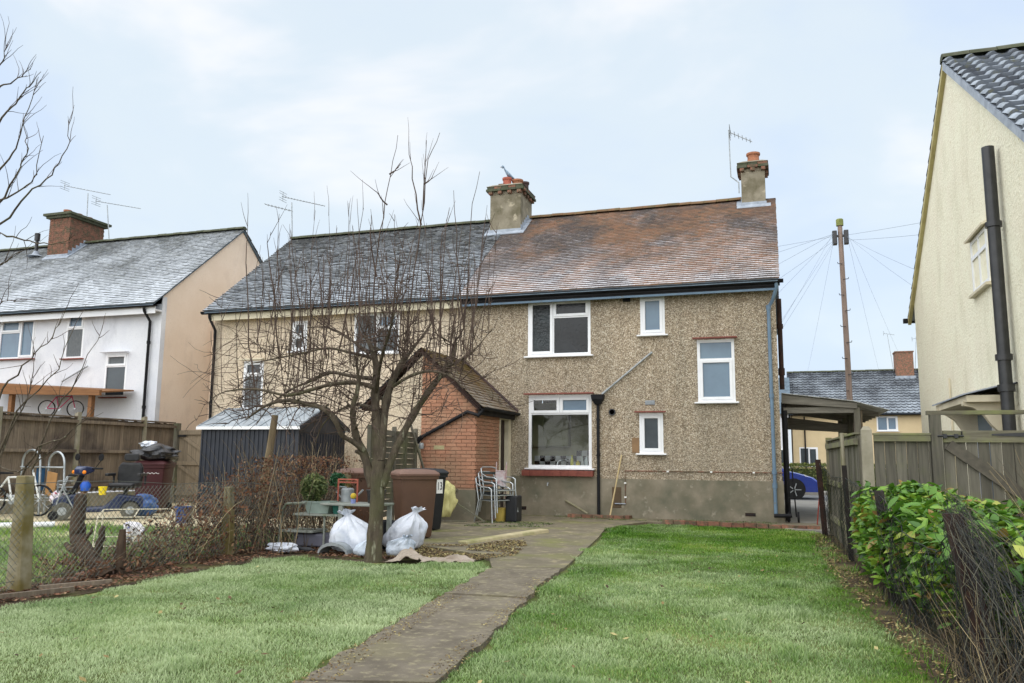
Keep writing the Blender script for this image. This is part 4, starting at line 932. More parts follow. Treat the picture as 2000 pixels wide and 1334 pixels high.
window(DH, 1.2,2.4,.9,2.2, 59.99, [(0,.5,0,1,'f'),(.5,1,0,1,'c')], M['obscure_dk'], f=.08)
window(DH, 3.9,5.2,.9,2.2, 59.99, [(0,.5,0,1,'f'),(.5,1,0,1,'c')], M['obscure'], f=.08)
gutter(DH, .6, 14.2, 59.62, 4.42, M['black'], .08)
dc = build('chimney', MB().box(8.0,9.15,63.2,64.4,6.6,9.0), M['oldbrick'], DH)
build('corbel', MB().box(7.95,9.2,63.15,64.45,9.0,9.08), M['oldbrick'], dc); build('flashing', MB().box(7.9,9.25,63.12,63.19,6.9,7.3), M['lead'], dc)
pipe(DH, [(1.6,59.9,.2),(1.6,59.9,4.3)], .05, M['black'])
wbx = build('meter_box', MB().box(2.9,3.2,59.9,59.98,2.2,2.5), M['fascia'], DH)
# white house piece and railing glimpsed left of it
D2 = thing('terrace_house', 'narrow glimpse of a white house beyond the carport, left of the beige one', 'house', (-4,62,0))
mb = MB(); wall_y(mb, -9, .55, -.05, 4.6, 58.5, [(-.6,.3,.9,2.1)]); gable_shell(mb, -9, .55, 58.5, 8, -.05, 4.55, 7.2); build('wall', mb, M['whiterender'], D2)
rf = MB(); roof_slab(rf, -9.2, .75, (58.2,4.45), (62.5,7.3)); roof_slab(rf, -9.2, .75, (66.8,4.45), (62.5,7.3)); build('roof', rf, M['fascia'], D2)
window(D2, -.6,.3,.9,2.1, 58.49, [(0,.5,0,1,'f'),(.5,1,0,1,'c')], M['obscure_dk'], f=.07)

# ================================================================ aerials
def aerial(name, label, base, top, boom, nel=12, el=.16, vert=False, bracket=None, extra=None):
    a = thing(name, label, 'aerial', base)
    build('mast', MB().tube([base, top] if bracket is None else bracket+[top], .016, 6), M['galv'], a, smooth=50)
    p, q = Vector(boom[0]), Vector(boom[1]); bm = build('boom', MB().tube([p,q], .011, 6), M['galv'], a)
    d = (q-p).normalized(); side = Vector((0,0,1)) if vert else d.cross(Vector((0,0,1))).normalized()
    for i in range(nel):
        c = p.lerp(q, (i+.5)/nel); build('element', MB().tube([c-side*el*(1-.3*i/nel), c+side*el*(1-.3*i/nel)], .007, 4), M['galv'], a)
    rp = p + d*.03
    rb = MB()
    for s in (-.14,-.07,.07,.14): rb.tube([rp+Vector((0,0,s))-side*.2, rp+Vector((0,0,s))+side*.2], .007, 4)
    rb.tube([rp+Vector((0,0,-.15)), rp+Vector((0,0,.15))], .01, 4); build('reflector', rb, M['galv'], a)
    if extra:
        p2, q2 = Vector(extra[0]), Vector(extra[1]); build('boom', MB().tube([p2,q2], .011, 6), M['galv'], a); d2 = (q2-p2).normalized(); s2 = d2.cross(Vector((0,0,1))).normalized()
        for i in range(8):
            c = p2.lerp(q2, (i+.5)/8); build('element', MB().tube([c-s2*.14, c+s2*.14], .007, 4), M['galv'], a)
    return a
aerial('television_aerial', 'bent television aerial strapped to the narrow gable end chimney', (-.78,20.75,8.0), (-.99,20.75,9.72), ((-.99,20.75,9.66),(-.42,20.75,9.33)), 6, .2, bracket=[(-.78,20.75,8.0),(-.78,20.75,8.28),(-.97,20.75,8.45)])
aerial('television_aerial', 'double television aerial on a tall mast above the cream house ridge', (-14.15,21.1,7.8), (-14.24,21.1,9.1), ((-14.6,21.1,9.33),(-13.05,21.1,8.88)), 14, .1, extra=((-14.2,21.1,8.82),(-15.15,21.0,9.1)))
aerial('television_aerial', 'higher, left television aerial over the red brick chimney', (-22.6,21.3,9.45), (-22.64,21.3,10.27), ((-23.75,21.3,10.66),(-21.65,21.3,10.13)), 14, .07)
aerial('television_aerial', 'lower, right television aerial beside the red brick chimney', (-21.65,21.4,8.6), (-21.85,21.4,9.8), ((-22.38,21.4,10.0),(-20.4,21.4,9.55)), 14, .07)
aerial('television_aerial', 'small television aerial left of the distant brick chimney', (7.9,63.8,7.7), (7.62,63.8,10.4), ((7.35,63.8,10.5),(8.1,63.8,10.35)), 5, .3)
aerial('television_aerial', 'faint television aerial between distant chimney and yellow house', (9.3,63.8,7.7), (9.5,63.8,10.2), ((9.2,63.8,10.0),(9.8,63.8,10.1)), 5, .3)

# ================================================================ pigeon on the red pot
PG = mat('pigeon_grey', lin(150,170,188), lin(120,138,158), 9, .7)
PB = mat('pigeon_breast', lin(186,160,152), lin(160,150,150), 9, .7)
pg = thing('pigeon', 'grey wood pigeon perched on the red chimney pot', 'bird', (-6.98,20.62,8.98), R(200), local=True)
rings = []
for (x,z,r1,r2) in [(.17,.31,.004,.004),(.155,.315,.028,.03),(.12,.335,.042,.044),(.085,.32,.04,.042),(.07,.27,.05,.05),(.06,.21,.075,.08),(.03,.15,.088,.095),(-.03,.10,.08,.08),(-.09,.055,.055,.05),(-.15,.01,.045,.022),(-.24,-.05,.04,.01)]:
    rings.append([(x+math.sin(a)*r2*.5, math.cos(a)*r1, z+math.sin(a)*r2) for a in np.linspace(0,2*math.pi,13)[:-1]])
build('body', MB().loft(rings), PG, pg, smooth=80)
build('beak', MB().tube([(.16,0,.33),(.205,0,.318)], [.012,.003], 6), M['pot'], pg)
for s in (-1,1):
    build('wing', MB().loft([[(x+math.sin(a)*h*.3, s*(.07+.022*math.cos(a)*w), z+math.sin(a)*h) for a in np.linspace(0,2*math.pi,9)[:-1]] for x,z,w,h in ((.06,.22,.4,.03),(.02,.17,1,.06),(-.06,.10,1,.055),(-.14,.03,.7,.03),(-.2,-.02,.2,.008))]), PG, pg, smooth=80)
    build('leg', MB().tube([(.0,s*.03,.09),(.005,s*.03,.0)], .006, 5), M['redpot'], pg)
    build('eye', MB().lathe([(.001,-.004),(.007,0),(.001,.004)], (.135,s*.04,.345), 8, 'y'), M['ink'], pg)

# ================================================================ telegraph pole with its wires
tp = thing('telegraph_pole', 'tall wooden telegraph pole with fanned phone wires beyond the carport', 'pole', (2.07,27,0))
TPW = mat('pole_timber', lin(150,130,118), lin(128,112,100), 4, .9, .3, 30, stretch=(4,4,.4))
build('shaft', MB().tube([(2.07,27,0),(2.06,27,4.5),(2.03,27,8.85)], [.10,.085,.07], 12), TPW, tp, smooth=50)
build('cap', MB().lathe([(.11,0),(.11,.2),(.09,.22)], (2.03,27,8.66), 12), M['hedge'] if False else mat('mossy_cap', lin(140,146,84), lin(112,118,70), 6, .9), tp)
for s in (-1,1): build('terminal_box', MB().box(2.03+s*.17-.07,2.03+s*.17+.07,26.9,27.1,8.05,8.5), M['iron'], tp, bevel=.02)
build('cross_bracket', MB().box(1.82,2.24,26.95,27.05,8.3,8.36), M['iron'], tp)
for k in range(9):
    z = 3.4+k*.5; s = 1 if k % 2 else -1; build('step_iron', MB().tube([(2.05,26.9,z),(2.05+s*.14,26.84,z),(2.05+s*.15,26.84,z+.05)], .012, 5), M['iron'], tp)
ends = [((-.8,24.5,5.9),0),((-1.6,24.6,6.1),0),((-.5,24.5,5.5),0),((-.1,24.4,4.9),0),((-2.5,24.6,6.6),0),((-3,24.7,7.3),.1),((0,22,4.6),.1),((.05,21.2,4.4),.1),((3.3,20.5,5.6),.1),((3.1,20.6,5.3),.1),((4.5,20.5,6.6),.1),((6,20.5,7.2),.1),
        ((1.2,58,4.6),.5),((7,59.6,4.5),.5),((9,59.6,5.2),.5)]
for (p, sag) in ends:
    a = Vector((2.03+(-.18 if p[0] < 2 else .18),27,8.35+rng.uniform(-.2,.15))); q = Vector(p); pts = []
    for k in range(11):
        t = k/10; c = a.lerp(q,t); c.z -= sag*4*t*(1-t)*.5; pts.append(c)
    build('wire', MB().tube(pts, .0045 if p[1] < 50 else .003, 4, cap=False), M['cable'], tp)

# ================================================================ carport beside the house
cpo = thing('carport', 'timber lean-to carport with corrugated roof beside the pebbledash house', 'carport', (1,20.5,0))
V = []; F = []; nx_ = 60; ys = (18.1,23.4)
for i in range(nx_+1):
    x = .05+(2.1-.05)*i/nx_; z = 2.69-(x-.05)*.155-(.05*max(0,x-1.45)**1) + .0
    for y in ys: V.append((x,y,z))
mb = MB()
# corrugations run down the slope (along X), so wave along Y
nyc = 180; xs = [.05,.8,1.45,1.8,2.12]
for i in range(nyc+1):
    y = ys[0]+(ys[1]-ys[0])*i/nyc; wv = .012*math.sin(i*math.pi/1.5)
    for x in xs: mb.v.append((x,y,2.67-(x-.05)*.13-max(0,x-1.45)*.16+wv))
for i in range(nyc):
    for j in range(4): a = i*5+j; mb.f.append((a,a+1,a+6,a+5))
build('roof_sheet', mb, mat('corrugated_sheet', lin(196,198,196), lin(168,168,164), 4, .6, c3=lin(140,138,128), s3=2), cpo)
GW = mat('grey_carport_timber', lin(132,128,118), lin(104,100,92), 3.2, .9, .4, 26, stretch=(.8,9,9), rand=.1)
build('fascia_board', MB().hexa([(.05,18.16,2.46),(1.52,18.16,2.34),(1.52,18.2,2.34),(.05,18.2,2.46)],[(.05,18.16,2.64),(1.52,18.16,2.45),(1.52,18.2,2.45),(.05,18.2,2.64)]), GW, cpo)
build('beam', MB().box(.08,1.5,18.21,18.27,2.25,2.37), GW, cpo)
build('cross_rail', MB().hexa([(.1,20.0,1.98),(1.5,20.0,1.9),(1.5,20.06,1.9),(.1,20.06,1.98)],[(.1,20.0,2.26),(1.5,20.0,2.08),(1.5,20.06,2.08),(.1,20.06,2.26)]), GW, cpo)
for yy in (18.2,19.9,21.6,23.2): build('post', MB().box(1.46,1.58,yy,yy+.12,0,2.36), M['wood'], cpo)
for yy in (18.9,19.6,20.3,21.0,21.8,22.6): build('rafter', MB().hexa([(.06,yy,2.5),(2.0,yy,2.20),(2.0,yy+.05,2.20),(.06,yy+.05,2.5)],[(.06,yy,2.62),(2.0,yy,2.30),(2.0,yy+.05,2.30),(.06,yy+.05,2.62)]), GW, cpo)
build('wall_post', MB().box(.035,.14,18.3,18.42,0,2.45), M['tarred'], cpo)
build('wall_plate', MB().box(.035,.1,18.45,23.3,2.40,2.5), M['tarred'], cpo)
for yy in (18.35,19.2,20.6): build('side_panel', MB().box(1.60,1.63,yy,yy+.5,1.9,2.3), M['gatewood'], cpo)
# sack trolley / wheel against the house corner
hj = thing('sack_truck', 'black hand truck leaning on the house corner under the carport', 'hand truck', (.18,17.95,0))
build('frame', MB().tube([(.12,17.9,.12),(.09,18.02,1.1)], .016, 6).tube([(.25,17.9,.12),(.2,18.02,1.1)], .016, 6).tube([(.12,17.9,.5),(.24,17.9,.5)], .012, 6), M['black'], hj)
for xx in (.1,.29): build('wheel', MB().lathe([(.06,-.02),(.11,-.02),(.11,.02),(.06,.02)], (xx,17.95,.11), 14, 'x'), M['black'], hj)
rs = MB(); rs.tube([(.62,17.3,.02),(.72,17.2,.95)], .012, 6); build('red_stake', rs, mat('red_stake_paint', lin(150,60,48), lin(130,54,44), 5, .6), label='thin red garden stake propped by the driveway', cat='stake')

# ================================================================ blue car parked in the street
car = thing('blue_car', 'blue hatchback parked nose right across the street', 'car', (-.95,30.3,-.03), 0, local=True)
CB = m_plain('blue_car_paint', lin(40,62,148), .25, .6); bpy.data.materials['blue_car_paint'].node_tree.nodes['Principled BSDF'].inputs['Coat Weight'].default_value = .6
side = [(-2.05,.35),(-2.1,.6),(-2.05,.85),(-1.95,.98),(-1.2,1.0),(.95,.98),(1.5,.86),(1.95,.72),(2.15,.56),(2.18,.38),(2.1,.25),(-2.0,.25)]
rg = []
for y, s in ((-.86,.97),(-.80,1),(0,1.01),(.80,1),(.86,.97)): rg.append([(x*s, y, .25+(z-.25)*(.98 if abs(y) > .82 else 1)) for x,z in side])
build('body', MB().loft(rg), CB, car, smooth=35)
top = [(-1.95,.97),(-1.75,1.38),(-1.3,1.47),(-.2,1.48),(.35,1.36),(1.1,.96)]
rg = [[(x, sy*(.78-.22*max(0,z-.97)), z) for x,z in top] for sy in (-1,-.5,.5,1)]
gh = build('cabin', MB().loft(rg), CB, car, smooth=35)
for sy in (-1,1):
    build('side_window', MB().prism([(-1.7,1.02),(-1.55,1.34),(-1.2,1.41),(-.2,1.42),(.25,1.33),(.85,1.02)], 'y', sy*.7-.06+sy*.02, sy*.7+.06+sy*.02), M['black'], gh)
    for xx in (-1.3,1.33):
        w = build('wheel', MB().lathe([(.2,-.1),(.31,-.1),(.325,-.05),(.325,.05),(.31,.1),(.2,.1)], (xx,sy*.76,.325), 24, 'y'), M['black'], car, smooth=40)
        rim = MB().lathe([(.215,-.1),(.225,-.1),(.225,.1),(.215,.1)], (xx,sy*.77,.325), 20, 'y')
        for k in range(5):
            a = 2*math.pi*k/5; rim.bar((xx,sy*.86,.325),(xx+math.cos(a)*.22,sy*.86,.325+math.sin(a)*.22),.03,.06,(0,1,0))
        build('rim', rim, M['alu'], w)
        arch = MB().lathe([(.36,-.02),(.36,.0)], (xx,sy*.865,.34), 24, 'y'); build('wheel_arch', arch, M['ink'], car)
    build('headlight', MB().hexa([(1.75,sy*.6,.68),(2.08,sy*.5,.58),(2.0,sy*.8,.6),(1.72,sy*.84,.7)],[(1.7,sy*.6,.80),(1.98,sy*.5,.70),(1.9,sy*.8,.72),(1.66,sy*.845,.82)]), M['white'], car)
    build('wing_mirror', MB().box(.72,.9,sy*.86,sy*1.0,.98,1.1), CB, car, bevel=.03)
build('bumper', MB().box(2.12,2.2,-.7,.7,.28,.42), M['black'], car, bevel=.02)
# clipped hedge behind the car
def leaf_cloud(n, sampler, size, up_bias=.3, rs=None, asp=1.8):
    """quads in random orientation at sampled points"""
    rs = rs or nr; P = sampler(n); n = len(P)
    d = rs.normal(size=(n,3)); d[:,2] += up_bias; d /= np.linalg.norm(d,axis=1)[:,None]
    t = np.cross(d, rs.normal(size=(n,3))); t /= np.linalg.norm(t,axis=1)[:,None]; b = np.cross(d,t)
    s = size*rs.uniform(.6,1.3,(n,1)); V = np.stack([P-t*s*asp*.5, P+b*s*.38+d*s*.12, P+t*s*asp*.5, P-b*s*.38+d*s*.12], 1).reshape(-1,3)
    F = np.arange(n*4).reshape(-1,4)
    return V, F, rs.rand(n)
hd = thing('clipped_hedge', 'low clipped green hedge behind the blue car', 'hedge', (3,37,0))
def hsamp(n):
    u = nr.rand(n,3); P = np.stack([-4+u[:,0]*9.5, 35.6+u[:,1]*1.0, u[:,2]*1.12],1)
    k = nr.randint(0,3,n); P[k==0,1] = 35.6+nr.rand((k==0).sum())*.1; P[k==1,2] = 1.05+nr.rand((k==1).sum())*.1
    return P
V, F, C = leaf_cloud(9000, hsamp, .07); npmesh('leaves', V, F, M['hedge'], hd, {'rnd': ('FACE', C)}, kind='stuff')
build('stems', MB().box(-4,5.5,35.75,36.5,0,.95), M['hedge'], hd)
# ================================================================ fences on the left
lf = thing('boarded_fence', 'brown close-boarded fence with concrete posts at the left, below the white house', 'fence', (-15.6,15,0))
bmesh_ = unit_box('board', M['oldfence'])
posts = [10.9,12.9,14.95,17.05]
for i in range(len(posts)):
    y = posts[i]; build('post', MB().hexa([(-15.66,y-.055,0),(-15.54,y-.055,0),(-15.54,y+.055,0),(-15.66,y+.055,0)],[(-15.66,y-.055,2.2),(-15.56,y-.055,2.24),(-15.56,y+.055,2.24),(-15.66,y+.055,2.2)]), M['concpost'], lf)
spans = [(10.9,12.9),(12.9,14.95),(14.95,17.05),(17.05,18.2)]
for a, b_ in spans:
    y = a+.06
    while y < b_-.09:
        w = .105; ww = min(w, b_-.055-y)
        piece('board', bmesh_, lf, (-15.6+rng.uniform(-.006,.006), y+ww/2, 1.24+rng.uniform(-.012,.012)), (0,0,rng.uniform(-.08,.08)), (.018,ww-.006,1.72)); y += ww
    for z in (.5,1.3,1.98): build('rail', MB().box(-15.565,-15.50,a+.06,b_-.06,z,z+.07), M['oldfence'], lf)
    build('capping', MB().box(-15.645,-15.54,a+.06,b_-.06,2.105,2.14), M['oldfence'], lf)
    build('gravel_board', MB().box(-15.62,-15.58,a+.06,b_-.06,0,.35), M['concpost'], lf)
build('post', MB().box(-15.67,-15.53,18.2,18.34,0,2.12), M['wood'], lf)
lg = thing('side_gate', 'pale boarded side gate with diagonal braces beside the dark shed', 'gate', (-14.8,18.25,0))
gb = unit_box('board', M['gatewood']); x = -15.5
while x < -14.16: piece('board', gb, lg, (x+.07,18.28,1.0), (0,0,0), (.137,.02,1.86)); x += .142
for z in (.25,1.05,1.86): build('rail', MB().box(-15.5,-14.15,18.22,18.262,z-.05,z+.05), M['gatewood'], lg)
for z0, z1 in ((.3,1.0),(1.1,1.81)): build('brace', MB().bar((-15.45,18.245,z1),(-14.2,18.245,z0),.03,.09,(0,0,1)), M['gatewood'], lg)
build('latch', MB().box(-15.5,-15.25,18.2,18.219,1.75,1.8), M['iron'], lg)

# chain-link boundary with mossy concrete posts
cf = thing('chain_link_fence', 'chain-link boundary fence with mossy concrete posts between the two gardens', 'fence', (-6.7,7,0))
def cpost(y, h, lean=0, s=.06):
    mb = MB(); X = -6.72
    mb.hexa([(X-s-.02,y-s,-.05),(X+s+.02,y-s,-.05),(X+s+.02,y+s,-.05),(X-s-.02,y+s,-.05)],[(X-s*.8+lean,y-s*.8,h),(X+s*.8+lean,y-s*.8,h),(X+s*.8+lean,y+s*.8,h),(X-s*.8+lean,y+s*.8,h)])
    build('post', mb, M['mosspost'], cf, bevel=.012)
cpost(3.0,1.05); cpost(5.93,1.05,-.04,.07); cpost(8.92,.86,-.02); cpost(11.9,1.0)
wm = MB()
def meshz(y): return (1.0 if y < 6.2 else 1.0-(y-6.2)*.035)+.02*math.sin(y*3)
p = .062
for d in (1,-1):
    y = 2.8-(1.1 if d > 0 else 0)
    while y < 12+(1.1 if d < 0 else 0):
        pts = []
        for k in range(9):
            t = k/8; yy = y+d*t*1.0; zz = .02+t*1.02
            if 2.9 < yy < 11.9 and zz < meshz(yy): pts.append((-6.70+.02*math.sin(yy*2+zz*4)+rng.uniform(-.002,.002),yy,zz))
        if len(pts) > 1: wm.tube(pts, .0024, 3, cap=False)
        y += p
for zz in (.1,.98): wm.tube([(-6.70,2.9+i*.5,min(zz,meshz(2.9+i*.5))) for i in range(19)], .003, 4, cap=False)
build('netting', wm, M['wire'], cf, kind='stuff')

# woven fence panel by the outhouse
wf = thing('woven_panel', 'short woven timber fence panel behind the bins, against the outhouse', 'fence', (-7.1,14.5,0))
sl = unit_box('slat', M['wood'])
for k in range(15):
    for j in range(4):
        piece('slat', sl, wf, (-7.12+.014*(1 if (k+j) % 2 else -1), 13.35+.5*(j+.5), .2+k*.108), (rng.uniform(-.02,.02),rng.uniform(-.05,.05),(.05 if (k+j) % 2 else -.05)), (.008,.53,.102))
for y in (13.35,13.85,14.35,14.85,15.33): build('upright', MB().box(-7.16,-7.08,y-.02,y+.02,0,1.84), M['wood'], wf)
build('stay', MB().bar((-7.08,15.0,1.9),(-6.9,15.3,1.0),.05,.03), M['wood'], wf)

# ================================================================ metal shed
sh = thing('metal_shed', 'dark ribbed metal shed with pale sheet roof behind the brambles', 'shed', (-10.9,16.2,0))
SX0, SX1, SY0, SY1, SE, SR_ = -12.12,-9.68,15.0,16.9,1.88,2.32
ym = (SY0+SY1)/2
build('wall', MB().add([(SX0,SY0,0),(SX1,SY0,0),(SX1,SY0,SE),(SX0,SY0,SE),(SX0,SY1,0),(SX1,SY1,0),(SX1,SY1,SE),(SX0,SY1,SE),(SX0,ym,SR_),(SX1,ym,SR_)],[(0,1,2,3),(1,5,6,9,2),(5,4,7,6),(4,0,3,8,7)]), M['shed'], sh)
rb = unit_box('rib', M['shed'])
n = 22
for i in range(n+1): piece('rib', rb, sh, (SX0+(SX1-SX0)*i/n, SY0-.008, SE/2), (0,0,0), (.035,.016,SE-.02))
n = 17
for i in range(n+1):
    y = SY0+(SY1-SY0)*i/n; piece('rib', rb, sh, (SX1+.008, y, SE/2-.06), (0,0,0), (.016,.035,SE-.14))
build('gable_trim', MB().box(SX1,SX1+.02,SY0-.01,SY1+.01,SE-.1,SE-.04), M['shed'], sh)
for s, (ya, yb) in enumerate(((SY0-.1,ym),(SY1+.1,ym))):
    za = SE-.03
    r_ = build('roof', MB().hexa([(SX0-.08,ya,za),(SX1+.08,ya,za),(SX1+.08,yb,SR_),(SX0-.08,yb,SR_)],[(SX0-.08,ya,za+.03),(SX1+.08,ya,za+.03),(SX1+.08,yb,SR_+.03),(SX0-.08,yb,SR_+.03)]), M['shedroof'], sh)
    for i in range(9):
        x = SX0-.06+(SX1-SX0+.1)*i/8; build('roof_rib', MB().bar((x,ya,za+.035),(x,yb,SR_+.035),.03,.025,(0,0,1)), M['shedroof'], r_)
    build('roof_edge', MB().box(SX0-.09,SX1+.09,ya-.012,ya+.012,za-.03,za+.035), M['upvc'], r_)
    build('barge_trim', MB().bar((SX1+.09,ya,za),(SX1+.09,yb,SR_),.02,.07,(0,0,1)), M['shed'], r_)
stk = MB().tube([(-8.35,11.9,0),(-8.3,11.95,1.0),(-8.22,12.0,1.95)], [.075,.07,.055], 8)
build('timber_stake', stk, mat('bare_stake', lin(122,106,82), lin(96,84,64), 5, .9, .4, stretch=(3,3,.5)), label='stout bare timber stake standing before the metal shed', cat='post', smooth=50)

# ================================================================ wheelie bins
def wheelie_bin(label, loc, rz, bodym, lidm, s=1.0, w=.58, d=.70, h=1.0, lid=True, group='wheelie bins'):
    b = thing('wheelie_bin', label, 'bin', loc, rz, group=group, local=True)
    def ring(z, k, kd=None):
        a, c = w/2*k, d/2*(kd or k); r = .05
        pts = []
        for cx, cy, a0 in ((a-r,c-r,0),(-a+r,c-r,90),(-a+r,-c+r,180),(a-r,-c+r,270)):
            for t in (0,45,90): pts.append((cx+r*math.cos(R(a0+t)), cy+r*math.sin(R(a0+t)), z))
        return pts
    build('body', MB().loft([ring(.02,.76),ring(.06,.79),ring(.55*h,.9),ring(.9*h,.97),ring(.905*h,1.04),ring(.955*h,1.05),ring(.955*h,.98),ring(.9*h,.93)]), bodym, b, smooth=35)
    L = []
    for z, k in ((.957,1.08),(.985,1.09),(1.01,1.04),(1.045,.86),(1.055,.6)): L.append([(x,y+.0,z*h) for x,y,_ in ring(0,k)])
    build('lid', MB().loft(L), lidm, b, smooth=40)
    build('handle', MB().tube([(-w*.42,d*.5,.93*h),(-w*.42,d*.62,.97*h),(w*.42,d*.62,.97*h),(w*.42,d*.5,.93*h)], .018, 8), lidm, b, smooth=50)
    for sx in (-1,1):
        build('wheel', MB().lathe([(.03,-.03),(.1,-.03),(.1,.03),(.03,.03)], (sx*(w*.42),d*.40,.1), 16, 'x'), M['black'], b, smooth=40)
    build('axle', MB().tube([(-w*.42,d*.40,.1),(w*.42,d*.40,.1)], .012, 6), M['iron'], b)
    return b
def squiggle(parent, x0, x1, y, z, a, mt, name='printed_mark', seed=1, r=.006):
    q = random.Random(seed); mb = MB(); n = 16; pts = []
    for i in range(n): pts.append((x0+(x1-x0)*i/(n-1), y, z+a*(math.sin(i*1.7)+.3*q.uniform(-1,1))*(1 if i > 2 else 1.6)))
    mb.tube(pts, r, 4); return build(name, mb, mt, parent)
b1 = wheelie_bin('near brown wheelie bin right of the tree trunk, white script mark on its front', (-5.55,11.95,.012), R(38), M['binbrown'], M['binlid'], w=.60, d=.72)
squiggle(b1, .1,.24,-.335,.80,.018, M['white'], seed=4)
b2 = wheelie_bin('further brown wheelie bin half hidden left of the tree trunk', (-6.75,12.3,.012), R(20), M['binbrown'], M['binlid'], w=.60, d=.72)
b3 = wheelie_bin('black wheelie bin numbered 13 beside the outhouse', (-5.98,13.25,.012), R(52), M['binblack'], M['binblack'])
plate = build('number_plate', MB().box(.08,.20,-.338,-.332,.63,.87), M['white'], b3); 
tcu = bpy.data.curves.new('number_text', 'FONT'); tcu.body = '13'; tcu.size = .15; tcu.extrude = .001; tcu.align_x = 'CENTER'; tcu.align_y = 'CENTER'
to = bpy.data.objects.new('printed_number', tcu); link(to, plate); to.location = (.14,-.3405,.75); to.rotation_euler = (R(90),0,0); to.scale = (.72,1.25,1); bpy.context.view_layer.update()
me_ = bpy.data.meshes.new_from_object(to.evaluated_get(bpy.context.evaluated_depsgraph_get())); me_.materials.clear(); me_.materials.append(M['ink'])
to2 = bpy.data.objects.new('printed_number', me_); link(to2, plate); to2.location = to.location; to2.rotation_euler = to.rotation_euler; to2.scale = to.scale; bpy.data.objects.remove(to)
for o_, rx in ((plate, R(-5)),): o_.rotation_euler = (0,0,0)
b4 = wheelie_bin('maroon wheelie bin under black sacks by the boarded fence', (-13.35,15.0,0), R(24), M['binmaroon'], M['binmaroon'], w=.66, d=.78, h=1.08)
squiggle(b4, -.12,.22,-.37,.86,.012, M['white'], seed=9, r=.007); squiggle(b4, -.02,.2,-.355,.8,.006, M['white'], 'printed_mark', 3, .004)

# ================================================================ sacks
from mathutils import noise as mnoise
def tied_bag(name, label, loc, r, h, mt, seed=1, lean=(0,0), group=None):
    """bin bag gathered to a knot: sagging body, pleats running up to the tie, loose ends above"""
    q = random.Random(seed); n, mb = 64, MB(); prof = [(0,.0),(.02,.55),(.06,.84),(.14,.98),(.28,1.04),(.42,1.0),(.55,.88),(.66,.70),(.75,.48),(.82,.28),(.87,.15),(.90,.11),(.93,.16),(.97,.27),(1.0,.34)]
    off = Vector((seed*5.1,seed*2.3,seed)); pk = q.randint(9,13); fine = []
    for k in range(len(prof)-1):
        for s_ in range(3): fine.append((prof[k][0]+(prof[k+1][0]-prof[k][0])*s_/3, prof[k][1]+(prof[k+1][1]-prof[k][1])*s_/3))
    fine.append(prof[-1])
    for t, rr in fine:
        for j in range(n):
            a = 2*math.pi*j/n; pl = min(1,max(0,(t-.38)/.4))
            d = 1+.34*mnoise.noise(Vector((math.cos(a)*1.2,math.sin(a)*1.2,t*2.2))+off)+.10*abs(mnoise.noise(Vector((math.cos(a)*3.1,math.sin(a)*3.1,t*5))+off))
            d += pl*(.16*math.sin(pk*a+3*mnoise.noise(Vector((math.cos(a),math.sin(a),t*3))+off))+.06*math.sin(2.3*pk*a))
            d += (1-pl)*.035*math.sin(17*a+9*t+4*mnoise.noise(Vector((math.cos(a)*2,math.sin(a)*2,t*4))+off))
            z = t*h*(1+.12*mnoise.noise(Vector((math.cos(a)*1.6,math.sin(a)*1.6,5))+off))
            mb.v.append((loc[0]+math.cos(a)*rr*r*d+lean[0]*t*t*h, loc[1]+math.sin(a)*rr*r*d*.9+lean[1]*t*t*h, loc[2]+z*(1-.25*(abs(lean[0])+abs(lean[1]))*t)))
    for i in range(len(fine)-1):
        for j in range(n): j2 = (j+1) % n; mb.f.append((i*n+j,i*n+j2,(i+1)*n+j2,(i+1)*n+j))
    return build(name, mb, mt, None, smooth=50, label=label, cat='bag', group=group)
def sack(name, label, loc, r, mt, squash=(1,1,.75), seed=1, top=None, cat='bag', group=None, crumple=.16):
    q = np.random.RandomState(seed); n, k = 56, 36; off_ = Vector((seed*3.7,seed*1.3,seed)); 
    ph = q.uniform(0,6.28,(10,3)); fq = q.uniform(1.5,7,(10,2)); mb = MB()
    for i in range(k+1):
        th = math.pi*i/k
        for j in range(n):
            a = 2*math.pi*j/n
            rr = 1+sum(crumple*.5/(1+.25*m)*math.sin(round(fq[m,0])*a+ph[m,0]+1.3*math.sin(fq[m,1]*th+ph[m,1])) for m in range(10))*math.sin(th)**.6
            z = -math.cos(th); f = math.sin(th)**.75
            x, y = rr*f*math.cos(a), rr*f*math.sin(a)
            if top and z > .45: x *= 1-(z-.45)*top; y *= 1-(z-.45)*top; z += (z-.45)*top*.6
            nz_ = mnoise.noise(Vector((x*2.2,y*2.2,z*2.2))+off_)*.26+abs(mnoise.noise(Vector((x*2.6,y*2.6,z*2.0))+off_))*.2-abs(mnoise.noise(Vector((math.atan2(y,x)*3.2,z*1.2,3))+off_))*.10
            x *= 1+nz_; y *= 1+nz_; z += nz_*.4
            mb.v.append((loc[0]+x*r*squash[0], loc[1]+y*r*squash[1], loc[2]+max(0,(z+.9))*r*squash[2]))
    for i in range(k):
        for j in range(n):
            j2 = (j+1) % n; mb.f.append((i*n+j,i*n+j2,(i+1)*n+j2,(i+1)*n+j))
    return build(name, mb, mt, None, smooth=32, label=label, cat=cat, group=group)
PW = mat('white_polythene', lin(226,229,236), lin(208,213,224), 4, .28, .5, 18, spec=.5, c3=lin(190,198,212), s3=6, bdist=.015)
PW2 = mat('blueish_polythene', lin(214,222,232), lin(196,208,222), 5, .28, .5, 18, spec=.5, bdist=.02)
tied_bag('rubbish_sack', 'large white rubbish sack left of the tree trunk', (-5.42,9.85,0), .30, .58, PW, 2, (-.25,0), 'white rubbish sacks')
